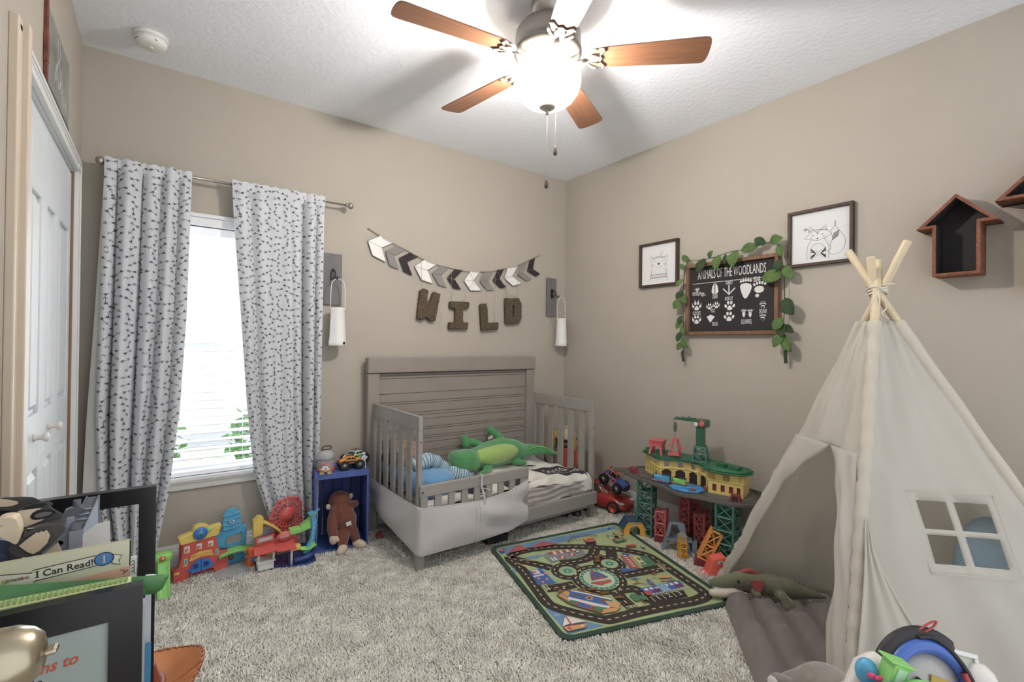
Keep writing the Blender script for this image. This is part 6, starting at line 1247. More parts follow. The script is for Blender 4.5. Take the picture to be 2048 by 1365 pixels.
shp('burger', m=mTn); ribbon([(.77, .722), (.85, .728)], .004, mDg); ribbon([(.765, .735), (.845, .742)], .005, mTn); ribbon([(.80, .748), (.86, .745)], .003, mSe)
shp('umb', m=mSe); ribbon([(.635, .665), (.625, .715)], .002, mBr); ribbon([(.595, .70), (.66, .715)], .004, mTn); ribbon([(.595, .715), (.64, .70)], .003, mBr); ribbon([(.64, .73), (.72, .735)], .003, mSe)
circ((.525, .812), .024, mDg, 14); circ((.560, .835), .022, mDg, 14); circ((.515, .838), .018, mDg, 14); ribbon([(.535, .84), (.545, .885)], .004, mBr)
shp('bigbld', m=mBr); poly([(.145, .675), (.20, .65), (.25, .70), (.17, .745)], mTn); ribbon([(.165, .665), (.19, .73)], .005, mGr); shp('bigblue', m=mNv); poly([(.186, .705), (.344, .848), (.33, .87), (.17, .74)], mWh); poly([(.18, .73), (.22, .765), (.20, .79), (.165, .76)], mDg); poly([(.27, .82), (.335, .862), (.31, .885), (.255, .85)], mDg); shp('door', m=mRr); poly([(.214, .765), (.258, .817), (.234, .836), (.19, .79)], mNv)
ribbon([(.23, .655), (.39, .80)], .006, mWh); circ((.285, .752), .022, mTn, 5); circ((.285, .752), .012, mBr, 8); poly([(.225, .69), (.25, .705), (.235, .72), (.21, .71)], mBr); poly([(.335, .78), (.36, .80), (.345, .815), (.32, .80)], mBr); poly([(.35, .80), (.42, .84), (.385, .87), (.34, .855)], mTn); poly([(.30, .86), (.40, .87), (.35, .895), (.27, .89)], mTn)
for q in ((.27, .65), (.33, .67), (.37, .72), (.42, .78)): poly([(q[0], q[1]), (q[0]+.045, q[1]+.01), (q[0]+.04, q[1]+.03), (q[0]-.005, q[1]+.02)], mBr)
shp('bridge', m=mRr)
for i in range(9): u = .11+.035*i; ribbon([(u, .128), (u+.003, .10)], .0015, mNv)
poly([(.03, .08), (.055, .06), (.075, .075), (.06, .105), (.04, .105)], mRr); ribbon([(.045, .07), (.05, .10)], .004, mTn)
shp('sail', 'sail2', m=mWh); ribbon([(.09, .84), (.082, .925)], .004, mRr); shp('hull', m=mTn); ribbon([(.04, .925), (.16, .935)], .003, mRr); circ((.06, .945), .012, mRr, 5); circ((.13, .944), .008, mWh, 6)
shp('booth', m=mTn); poly([(.63, .165), (.688, .16), (.683, .21), (.628, .205)], mRr); circ((.655, .185), .004, mWh, 8); circ((.67, .185), .004, mWh, 8)
for i in range(7): ribbon([(.51+.028*i, .11+.008*i), (.50+.03*i, .155+.004*i)], .0015, mBr); 
ribbon([(.50, .15), (.55, .10), (.62, .09), (.70, .12), (.74, .15)], .003, mBr); ribbon([(.51, .13), (.60, .125), (.70, .15)], .002, mTn)
ribbon(ring_((.85, .205), .052), .0022, mWh, closed=True); ribbon([(.85, .205), (.80, .25)], .005, mRr); ribbon([(.85, .205), (.895, .262)], .005, mRr); circ((.85, .205), .016, mblk, 10); poly([(.80, .25), (.87, .26), (.89, .275), (.80, .275)], mDg)
for a in (0, 1.2, 2.5, 3.7, 5): circ((.85+.055*math.cos(a), .205+.055*math.sin(a)), .010, (mRr, mDg, mBr, mNv, mDg, mRr)[int(a)], 10)
shp('bench', m=mRr); circ((.93, .38), .014, mSe, 12); circ((.93, .38), .008, mWh, 8); ribbon([(.93, .39), (.92, .41)], .003, mRr)
for (u, v) in ((.245, .36), (.25, .60), (.74, .70), (.15, .62)): circ((u, v), .006, mRr, 8); circ((u+.012, v+.005), .005, mDg, 8)
for (u, v) in ((.565, .395), (.60, .385), (.545, .43)): circ((u, v), .018, mBr, 8)
for (u, v) in ((.175, .635), (.785, .655)): poly([(u-.02, v), (u+.02, v-.008), (u+.018, v+.008), (u-.016, v+.014)], mRr); circ((u-.012, v), .007, mblk, 8); circ((u+.012, v), .007, mblk, 8); poly([(u+.022, v-.01), (u+.034, v-.012), (u+.032, v), (u+.022, v)], mWh)
for p_ in ([(.105, .245), (.15, .275)], [(.13, .262), (.19, .30)], [(.07, .27), (.11, .36)]): ribbon(p_, .0035, mTn)
ribbon([(.11, .555), (.11, .62)], .0025, mDa); ribbon([(.124, .555), (.124, .62)], .0025, mDa); ribbon([(.868, .58), (.868, .655)], .0025, mDa); ribbon([(.882, .58), (.882, .655)], .0025, mDa); ribbon([(.415, .885), (.50, .885)], .0025, mDa); ribbon([(.415, .897), (.50, .897)], .0025, mDa)
for u, v in ((.36, .54), (.515, .52), (.50, .70), (.752, .345)): circ((u, v), .010, mDa, 3)
b.build('printed_town', rg)
# ------------------------------------------------------------------ teepee
mcan = mat('tent_canvas', '#e2ded6', .9, var=.012, scale=4, bump=.25, bscale=350, sheen=.1)
_n = mcan.node_tree; _t = _n.nodes.new('ShaderNodeBsdfTranslucent'); _t.inputs[0].default_value = (.88, .85, .80, 1); _m = _n.nodes.new('ShaderNodeMixShader'); _m.inputs[0].default_value = .5
_n.links.new(_n.nodes['Principled BSDF'].outputs[0], _m.inputs[1]); _n.links.new(_t.outputs[0], _m.inputs[2]); _n.links.new(_m.outputs[0], _n.nodes['Material Output'].inputs[0]); mpole = mat('pine_pole', '#d2c0a2', .6, var=.08, scale=6, stretch=(8, 8, 1))
TA = Vector((-.62, -2.53, 1.49)); TF = {'L': Vector((-.5, -1.82, 0)), 'F': Vector((-1.1, -2.6, 0)), 'R': Vector((-.42, -3.32, 0)), 'B': Vector((-.05, -2.46, 0))}
tp = thing('teepee_tent', 'white canvas play teepee with four wooden poles and a small window', 'tent', (-.5, -2.55, 0))
for k_, ex in (('L', .125), ('F', .085), ('R', .115), ('B', .09)):
    f = TF[k_]; o_ = {'L': (.006, -.012, 0), 'F': (-.020, -.004, 0), 'R': (-.012, .0, 0), 'B': (.004, .014, 0)}[k_]; o_ = Vector(o_)
    d = (TA-f); b = MB(); b.tube([f+o_*.5, TA+o_, TA+o_+d*ex], [.0165, .0155, .0150], mpole, 14); b.build('pole', tp, bevel=.002)
def facept(A_, B_, t, w_, off=0, sag=0):
    pa = TA.lerp(TF[A_], t); pb = TA.lerp(TF[B_], t); n = (TF[B_]-TF[A_]).cross(TA-TF[A_]).normalized()
    c = (TF['L']+TF['F']+TF['R']+TF['B'])/4
    if n.dot(pa-c) < 0: n = -n
    return pa.lerp(pb, w_)+n*(off-sag*math.sin(pi*w_)*t), n
T0 = .085
def fold(t, w_, s): return .006*math.sin(w_*13+t*7+s)+.004*math.sin(w_*29-t*11+s*2)+.003*math.sin(t*31+w_*5)
# right face with window
rows = sorted(list(np.linspace(T0, .52, 22))+[.582, .594]+list(np.linspace(.535, .575, 3))+list(np.linspace(.61, .645, 3))+[.656]+list(np.linspace(.68, .985, 18)))
def wcols(t):
    h_ = min(.110/t, .33); m_ = min(.013/t, .06)
    return sorted(set([w_*(.537-h_)/10 for w_ in range(10)]+[.537-h_]+[lerp(.537-h_, .537-m_, i/4) for i in range(1, 4)]+[.537-m_, .537, .537+m_]+[lerp(.537+m_, .537+h_, i/4) for i in range(1, 5)]+[lerp(.537+h_, 1, i/9) for i in range(1, 10)]))
vs = []; nc = None
for t in rows:
    cs_ = wcols(t); nc = len(cs_)
    for w_ in cs_: p, n = facept('F', 'R', t, w_, .017+fold(t, w_, 0)*(1.2 if t > .68 else .6)+.010*math.exp(-((w_-.15-.35*(t-.5))/.06)**2)*(t > .45), .035); vs.append(p)
fs_ = []
cs_ = wcols(.55); iL, iM1, iM2, iR = 10, 14, 16, 20
for j in range(len(rows)-1):
    t_ = (rows[j]+rows[j+1])/2
    for i in range(nc-1):
        hole = ((.52 < t_ < .582) or (.594 < t_ < .656)) and ((iL <= i < iM1) or (iM2 <= i < iR))
        if not hole: fs_.append((j*nc+i, j*nc+i+1, (j+1)*nc+i+1, (j+1)*nc+i))
b = MB(); b.add(vs, fs_, mcan, True); b.build('canvas_side', tp, solid=.0025)
b = MB()
def fp(t, w_): return facept('F', 'R', t, w_, .022, .035)[0]
for t in (.50, .676): b.tube([fp(t, .537+c_*.135/t) for c_ in np.linspace(-1, 1, 9)], .0014, mcan, 5)
for s in (-1, 1): b.tube([fp(t, .537+s*.135/t) for t in np.linspace(.50, .676, 7)], .0014, mcan, 5)
b.build('window_seam', tp)
for A_, B_, s in (('L', 'B', 1.), ('B', 'R', 2.)):
    b = MB(); b.grid(lambda u, v: facept(A_, B_, lerp(T0, .985, v), u, .016+fold(lerp(T0, .985, v), u, s)*1.3, .03 if s == 1 else .0)[0], 26, 36, mcan); b.build('canvas_side', tp, solid=.0025)
# front face: header plus two tied back flaps; w runs from F (0) to L (1)
def fr_(t, w_, k_=0): 
    return facept('F', 'L', t, w_, .017+fold(t, w_, 3)*1.0+k_, .015)[0]
def tmid(w_): return .425+.045*abs(w_-.44)*1.2
b = MB(); b.grid(lambda u, v: fr_(lerp(T0, tmid(u) if True else 0, v), u, .010*math.exp(-((u-.44-.3*(v-.5))/.07)**2)*v), 30, 22, mcan)
def lfl(u, v):
    t = lerp(.425, .985, v); wl = pl([.425, .5, .571, .70, .795, .9, .985], [.44, .70, .86, .885, .905, .93, .955], t)
    w_ = lerp(wl, 1.0, u); return fr_(t, w_, .008+.014*math.sin(pi*u)*(1-abs(v-.5)*.8)+.005*math.sin(u*9+v*22)*v)
b.grid(lfl, 10, 40, mcan)
def rfl(u, v):
    t = lerp(.425, .985, v); wr = pl([.425, .5, .605, .70, .835, .985], [.44, .27, .125, .10, .125, .11], t)
    w_ = lerp(0, wr, u); return fr_(t, w_, .006+.026*math.sin(pi*u*.9)*min(1, v*3)*(1-v*.3)+.004*math.sin(u*11+v*13))
b.grid(rfl, 12, 40, mcan); b.build('door_flaps', tp, solid=.0025)
# front pole sleeve, bunched
b = MB(); P = []; Rr = []
for i in range(90):
    t = lerp(T0, .985, i/89); p = (TA+Vector((-.020, -.004, 0))).lerp(TF['F']+Vector((-.010, -.002, 0)), t); P.append(p); Rr.append(.0215+.0022*math.sin(i*1.1)+.0016*math.sin(i*2.7))
b.tube(P, Rr, mcan, 16, caps=False); P = []; Rr = []
for i in range(50):
    t = lerp(.55, .985, i/49); p = TA.lerp(TF['L'], t); P.append(p+Vector((-.004, .004, 0))); Rr.append(.023+.003*math.sin(i*.8)+.002*math.sin(i*1.9)+.012*max(0, (i-30)/20))
b.tube(P, Rr, mcan, 14, caps=False)
for k_ in 'RB': b.tube([(TA+Vector({'R': (-.012, 0, 0), 'B': (.004, .014, 0)}[k_])).lerp(TF[k_]+Vector({'R': (-.006, 0, 0), 'B': (.002, .007, 0)}[k_]), t) for t in np.linspace(T0, .985, 40)], [.0215+.0012*math.sin(i*.9) for i in range(40)], mcan, 14, caps=False)
b.build('pole_sleeve', tp)
b = MB()
def ofl(u, v):
    t = lerp(.56, .985, v); we = pl([.56, .64, .72, .80, .88, .985], [.012, .05, .14, .23, .28, .27], t)
    w_ = lerp(-.0, we, u); q = facept('F', 'R', t, w_, .019+.011*min(1, v*5)+.010*math.sin(pi*u)*min(1, v*5)+.012*math.sin(u*9+v*5)*v+.006*math.sin(u*17+v*3), .0)[0]
    return q+Vector((-.012, -.004, 0))*(1-u)
b.grid(ofl, 22, 40, mcan)
P = [ofl(1, v) for v in np.linspace(0, 1, 30)]; b.tube(P, .0045, mcan, 8); b.build('door_flap_drape', tp, solid=.0025)
mrope = mat('white_rope', '#d5cdc0', .9)
b = MB(T(TA.x, TA.y, 0))
for k_ in range(4): b.tube([(.034*math.cos(a)*(1+.1*math.sin(a*3+k_)), .034*math.sin(a), 1.482+.008*k_+.006*math.sin(a*2+k_)) for a in np.linspace(0, 2*pi, 22, endpoint=False)], .003, mrope, 6, closed=True)
b.tube(smoothpath([(-.034, -.012, 1.48), (-.045, -.022, 1.45), (-.042, -.02, 1.40), (-.035, -.025, 1.37)], 4), .003, mrope, 6); b.tube(smoothpath([(-.034, -.014, 1.48), (-.052, -.0, 1.44), (-.045, -.012, 1.41), (-.05, -.01, 1.38)], 4), .0028, mrope, 6); b.tube(smoothpath([(-.04, -.03, 1.46), (-.03, -.04, 1.42), (-.045, -.03, 1.395), (-.02, -.045, 1.375)], 4), .0028, mrope, 6); b.tube(smoothpath([(-.02, .03, 1.50), (-.01, -.045, 1.515), (.03, -.05, 1.51)], 4), .0028, mrope, 6)
b.build('lashing_rope', tp)
# inside the tent: blue pillow
mpb = mat('pale_blue_pillow', '#adc6d6', .9, var=.08, scale=9)
b = MB(); b.ell((-.42, -2.90, .33), (.13, .17, .30), mpb, None, 28, 16, .6)
for k_ in range(9): b.tube([(-.555, -2.98+.03*k_, .10+.03*k_), (-.54, -2.92+.02*k_, .34)], .002, mNv, 5)
tag(b.build('pillow'), 'large pale blue pillow inside the teepee, seen through its window', 'pillow')
b = MB(); b.grid(lambda u, v: (lerp(-.72, -.45, u), lerp(-2.98, -2.62, v), .012+.45*math.exp(-((u-.6)/.25)**2-((v-.4)/.3)**2)*.0+.10+.04*math.sin(u*9+v*5)), 14, 14, mat('dark_leaf_blanket', '#5b4e45', .95, var=.5, scale=30)); b.bb(-.72, -.45, -2.98, -2.62, .012, .08, MATS['dark_leaf_blanket']); tag(b.build('folded_blanket'), 'dark patterned blanket folded on the floor inside the teepee', 'blanket')
# ------------------------------------------------------------------ quilted floor mat
mfm = mat('charcoal_quilted_fabric', '#756c68', .92, var=.06, scale=6, bump=.3, bscale=60, sheen=.15)
A0 = Vector((-.70, -1.93, 0)); e1 = Vector((-.76, -.65, 0)); e2 = Vector((.69, -.74, 0)).normalized(); LM, WM = 1.0, .72
def mp_(u, v):
    r = .10; p = A0+e1*(u*LM)+e2*(v*WM)
    cell = v*WM/.118; q = abs((cell % 1)-.5)*2
    z = .022+.050*(1-q**3.5)+.007*math.sin(u*17+v*9)+.006*math.sin(u*31-v*13)+.004*math.sin(u*53+v*37)*(1-q)
    eg = min(u*LM, (1-u)*LM, v*WM, (1-v)*WM); z = .012+(z-.012)*min(1, eg/.05)**.5
    return (p.x, p.y, z)
def rnd(u, v):
    k_ = .09; x, y = u*LM, v*WM
    cxq = min(max(x, k_), LM-k_); cyq = min(max(y, k_), WM-k_); dx_, dy_ = x-cxq, y-cyq; mxx = max(abs(dx_), abs(dy_)); d_ = math.hypot(dx_, dy_)
    if d_ > 1e-9 and mxx > 0: f_ = mxx/d_; return ((cxq+dx_*f_)/LM, (cyq+dy_*f_)/WM)
    return u, v
fm = thing('floor_cushion', 'charcoal grey quilted mat spread from the teepee door onto the carpet', 'floor mat', (-1.0, -2.4, .01))
b = MB(); b.grid(lambda u, v: mp_(*rnd(u, v)), 90, 90, mfm); b.build('quilted_top', fm)
b = MB(); b.grid(lambda u, v: (*[mp_(*rnd(u, v))[i] for i in (0, 1)], .009), 20, 20, mfm)
for k_ in range(1, 6): b.tube([(lambda p: (p[0], p[1], p[2]+.001))(mp_(u, k_*.118/WM)) for u in np.linspace(.03, .97, 40)], .0013, mat('mat_seam', '#3f3a3b', .9), 4)
b.build('seams', fm)
# plush crocodile at the tent door
mco = mat('olive_plush', '#6b6a55', .95, var=.15, scale=25, sheen=.4, bump=.3, bscale=250); mcl = mat('pale_mouth_plush', '#c9bfae', .95)
cr = thing('plush_crocodile', 'olive green plush crocodile with red bandana lying at the teepee door', 'stuffed toy', (-.56, -2.06, .05))
b = MB(); zc = .085
b.limb([(-.715, -1.885, .080), (-.690, -1.905, .082), (-.655, -1.935, .088), (-.625, -1.965, .098), (-.60, -1.99, .10)], [.019, .024, .031, .042, .044], mco, 16)
b.limb([(-.60, -1.99, .098), (-.56, -2.03, .09), (-.52, -2.08, .092), (-.48, -2.135, .088), (-.45, -2.18, .08), (-.42, -2.225, .078), (-.395, -2.27, .076)], [.042, .048, .052, .046, .035, .020, .007], mco, 16)
b.limb([(-.535, -2.11, .075), (-.565, -2.165, .075), (-.590, -2.20, .065)], [.022, .020, .020], mco); b.limb([(-.60, -2.17, .10), (-.605, -2.20, .06)], [.020, .020], mco)
b.limb([(-.60, -2.035, .07), (-.63, -2.07, .07)], [.018, .015], mco); b.ell((-.625, -1.955, .125), (.014, .014, .014), mco)
b.build('body', cr, remesh=.0045, smooth=4)
b = MB(); b.limb([(-.745, -1.905, .048), (-.705, -1.938, .046), (-.66, -1.97, .052)], [.018, .022, .020], mcl, 12); tag(b.build('lower_jaw', cr), 'pale open lower jaw')
b = MB(); b.ell((-.662, -1.990, .112), (.007, .007, .008), mblk); b.build('eye', cr)
b = MB()
for k_ in range(12):
    q = k_/11; p = Vector((lerp(-.555, -.44, q), lerp(-2.02, -2.19, q), .142-.03*q*q)); b.lathe([(.006, 0), (0, .010)], mco, 4, T(*p), False)
b.build('spines', cr)
mban = mat('red_bandana', '#a04a48', .9)
b = MB(); b.tube([(-.585+.058*math.cos(a)*.62, -2.0-.058*math.cos(a)*.62, .10+.050*math.sin(a)) for a in np.linspace(0, 2*pi, 20, endpoint=False)], .009, mban, 8, closed=True); b.add([(-.645, -2.035, .130), (-.585, -2.078, .128), (-.622, -2.070, .058)], [(0, 1, 2)], mban); tag(b.build('bandana', cr, solid=.003), 'red bandana')
b = MB(); b.box((-.575, -2.20, .065), (.014, .002, .022), mpaper, None); b.build('care_tag', cr)
# ------------------------------------------------------------------ foreground left: black table with frames, book and paper things
mbt = mat('black_satin_wood', '#17161a', .3, var=.1); mbf = mat('black_gloss_frame', '#141316', .22, var=.1)
tb = thing('side_table', 'low black side table against the closet wall, carrying the black frames', 'table', (-3.12, -2.05, 0))
b = MB(); b.bb(-3.262, -2.985, -2.32, -1.72, .40, .42, mbt); b.build('table_top', tb, bevel=.003)
for x in (-3.245, -3.005):
    for y in (-2.30, -1.74): b = MB(); b.bb(x-.014, x+.014, y-.014, y+.014, 0, .40, mbt); b.build('leg', tb)
fA = thing('framed_poster', 'glossy black picture frame with pale green print standing at the very front', 'picture frame', (-3.11, -2.24, .42))
x0, x1, z0, z1, y = -3.255, -2.968, .422, .867, -2.24
b = MB(); b.bb(x0, x1, y-.010, y+.010, z1-.047, z1, mbf); b.bb(x0, x1, y-.010, y+.010, z0, z0+.047, mbf); b.bb(x0, x0+.042, y-.010, y+.010, z0+.047, z1-.047, mbf); b.bb(x1-.042, x1, y-.010, y+.010, z0+.047, z1-.047, mbf); b.build('frame', fA)
mpg = mat('pale_green_print', '#a3ada9', .12, var=.03)
b = MB(); b.bb(x0+.04, x1-.04, y-.004, y+.004, z0+.045, z1-.045, mpg); b.bb(x0+.04, x1-.04, y+.004, y+.009, z0+.045, z1-.045, mbt); pt = b.build('print', fA)
mor = mat('orange_lettering', '#c8553c', .5); mdl = mat('dark_lettering', '#3b3330', .5)
def FY(x, z, yy, a=0): return T(x, yy, z) @ RY(-a) @ basis((0, 0, 0), (1, 0, 0), (0, 0, 1), (0, -1, 0))
b = MB(); b.text('Directions to', .0225, mor, FY(-3.046, .775, y-.0046, 3), .0004, .9, align='RIGHT', shear=.35, bold=.012); b.text('lide', .0180, mdl, FY(-3.096, .7545, y-.0046, 2), .0004, 1, align='CENTER'); b.build('lettering', pt)
fB = thing('empty_framed_picture', 'large open black frame standing behind the book, curtain visible through it', 'picture frame', (-3.10, -1.77, .42))
x0, x1, z0, z1, y = -3.262, -2.953, .422, .907, -1.77
b = MB(); b.bb(x0, x1, y-.012, y+.012, z1-.037, z1, mbf); b.bb(x0, x1, y-.012, y+.012, z0, z0+.037, mbf); b.bb(x0, x0+.033, y-.012, y+.012, z0+.037, z1-.037, mbf); b.bb(x1-.033, x1, y-.012, y+.012, z0+.037, z1-.037, mbf); b.build('frame', fB)
# picture book
mck = mat('book_cream', '#d3cfb4', .35, var=.01); mpk = mat('book_pink', '#dcab96', .4); mbb = mat('badge_blue', '#4b7fb5', .35); mofw = mat('banner_ivory', '#dfdcc6', .4); mink2 = mat('book_black_ink', '#2c2730', .5)
bk = thing('picture_book', 'cream level 1 early reader picture book standing behind the black frame', 'book', (-3.065, -2.165, .68))
b = MB(); b.bb(-3.150, -2.987, -2.170, -2.1685, .693, .915, mck); b.bb(-3.150, -2.987, -2.1625, -2.161, .693, .915, mck); b.bb(-2.9885, -2.987, -2.17, -2.161, .693, .915, mck); cv = b.build('cover', bk)
b = MB(); b.bb(-3.148, -2.989, -2.1685, -2.1625, .697, .912, mpaper); b.build('pages', bk)
XZ = basis((0, 0, 0), (1, 0, 0), (0, 0, 1), (0, -1, 0))
def flat(pts, y, m, th=.0008): b.prism([(x, z) for x, z in pts], -y-th, -y, m, XZ)
b = MB(); y = -2.1705
flat([(-3.150, .862), (-2.987, .872), (-2.987, .70), (-3.150, .70)], y, mpk, .0003)
BN = [(-3.1500, .8985), (-3.1426, 0.8981), (-3.1077, 0.8924), (-3.1068, 0.8961), (-3.0329, 0.9005), (-3.0317, 0.8835), (-3.1057, 0.8787), (-3.1047, 0.8738), (-3.1424, 0.8821), (-3.15, .883)]
flat(BN, y-.0004, mofw); BN3 = [Vector((x, y-.0008, z)) for x, z in BN]; b.tube(BN3, .0006, mink2, 4, closed=True)
FLG = [(-3.0114, 0.8978), (-2.9981, 0.8929), (-3.0025, 0.8856), (-3.0002, 0.8778), (-3.0112, 0.8822)]; flat(FLG, y-.0004, mofw); b.tube([Vector((x, y-.0008, z)) for x, z in FLG], .0006, mink2, 4, closed=True)
b.text('I Can Read!', .0146, mink2, FY(-3.0690, .8890, y-.0011, 2), .0002, 1.0, bold=.012)
b.bb(-3.1047, -3.0997, y-.0015, y-.0009, .8838, .8846, mink2); b.bb(-3.1047, -3.0997, y-.0015, y-.0009, .8928, .8936, mink2)
OV = [(-3.0215+.0125*math.cos(a), .8925+.0105*math.sin(a)) for a in np.linspace(0, 2*pi, 24, endpoint=False)]
flat(OV, y-.0010, mbb); b.tube([Vector((x, y-.0013, z)) for x, z in OV], .0006, mink2, 4, closed=True); b.text('1', .0165, mofw, FY(-3.0215, .8925, y-.0019, 0), .0002, .9, bold=.01); b.bb(-3.0243, -3.0187, y-.0021, y-.0017, .8868, .8876, mofw); b.bb(-3.0236, -3.0210, y-.0021, y-.0017, .8944, .8953, mofw)
b.text('ZONDER', .0052, mink2, FY(-3.1355, .8868, y-.0010, -1), .0002, .84, align='LEFT'); b.text('k', .0066, mor, FY(-3.1192, .8872, y-.0010), .0002, .9, align='LEFT', bold=.02); b.text('idz', .0054, mink2, FY(-3.1160, .8870, y-.0010), .0002, .85, align='LEFT'); b.bb(-3.1402, -3.1375, y-.0012, y-.0006, .8838, .8895, mat('logo_gold', '#c9b45a', .5)); b.tube([(-3.1362, y-.0008, .8832), (-3.1362, y-.0008, .8902)], .0003, mink2, 4)
b.tube([(-3.0, y-.0008, .868), (-2.994, y-.0008, .866), (-2.996, y-.0008, .861), (-2.990, y-.0008, .866)], .0006, mink2, 4)
b.build('cover_print', cv)
# second thin book peeking behind at the right
b = MB(); b.bb(-3.06, -2.979, -2.154, -2.150, .70, .880, mpaper)
for k_ in range(4): b.tube(smoothpath([(-2.9862, -2.1545, .872-.006*k_), (-2.983, -2.1545, .874-.006*k_), (-2.9815, -2.1545, .868-.006*k_)], 3), .0005, mink2, 4)
tag(b.build('paper_sheet'), 'white paper sheet with black scribbles just behind the book corner', 'paper')
# green card and gingham strip
mgc = mat('green_card', '#4a7d4b', .45, var=.04); mgg = mat('gingham_cream', '#c9cf9b', .6); mgg2 = mat('gingham_green', '#7fa25c', .6)
gc = thing('green_folder', 'bent green card folder with gingham edge, between book and front frame', 'folder', (-3.05, -2.2, .70))
G = [(-3.1573, 0.8945), (-3.1373, 0.8905), (-3.105, 0.8820), (-3.0622, 0.8740), (-2.9832, 0.8630), (-2.9325, 0.8538), (-2.9387, 0.8346), (-2.9491, 0.8259), (-2.971, 0.8307)]
vs = []
for k_ in range(25):
    u = k_/24; x = lerp(-3.155, -2.933, u); zt = pl([g[0] for g in G[:6]], [g[1] for g in G[:6]], x)
    zb = .70 if x < -2.975 else pl([-2.975, -2.949, -2.938, -2.933], [.70 if False else .829, .826, .834, .852], x)
    yy = -2.196+.006*math.sin(u*5)+.016*max(0, u-.75)
    vs += [(x, yy-.012, zt-.012+0), (x, yy, zt), (x, yy+.004, zb)] if False else [(x, yy, zt), (x, yy-.006, lerp(zt, zb, .3)), (x, yy, zb)]
b = MB(); b.add(vs, [(3*i+j, 3*i+3+j, 3*i+4+j, 3*i+1+j) for i in range(24) for j in range(2)], mgc, True); b.build('card', gc, solid=.0012)
b = MB()
b.add([(-3.155, -2.222, .8665), (-2.984, -2.222, .8635), (-2.984, -2.208, .8675), (-3.155, -2.208, .8735), (-3.155, -2.222, .75), (-2.984, -2.222, .75)], [(0, 1, 2, 3), (4, 5, 1, 0)], mgg)
for k_ in range(26): x = -3.152+.0064*k_; z_ = lerp(.8665, .8640, k_/26); b.add([(x, -2.2195, z_+.0022), (x+.0034, -2.2195, z_+.0022), (x+.0034, -2.2105, z_+.0060+.002*(1-k_/26)), (x, -2.2105, z_+.0060+.002*(1-k_/26))], [(0, 1, 2, 3)], mgg2)
b.build('gingham_edge', gc, solid=.001)
b = MB(); b.tube(smoothpath([(-2.966, -2.16, .845), (-2.952, -2.155, .840), (-2.944, -2.15, .826), (-2.952, -2.15, .812), (-2.966, -2.155, .816)], 5), .003, mpaper, 6, sq=.3)
b.bb(-2.967, -2.958, -2.10, -2.098, .50, .80, mat('bag_grey', '#b9bcc2', .5)); b.bb(-2.966, -2.957, -2.12, -2.118, .50, .705, mat('bag_blue', '#4b86b3', .5)); b.bb(-3.02, -2.966, -2.12, -2.098, .42, .50, MATS['bag_grey']); b.bb(-3.02, -2.967, -2.12, -2.098, .50, .78, MATS['bag_grey'])
tag(b.build('gift_bag'), 'narrow grey paper bag with white ribbon handle beside the front frame', 'bag')
# carton that carries the paper masks and the grey toy
b = MB(); b.bb(-3.24, -3.00, -2.15, -1.85, .42, .80, mat('plain_carton', '#8d7a63', .8)); tag(b.build('carton', bevel=.003), 'plain brown carton on the side table under the grey toy castle', 'box')
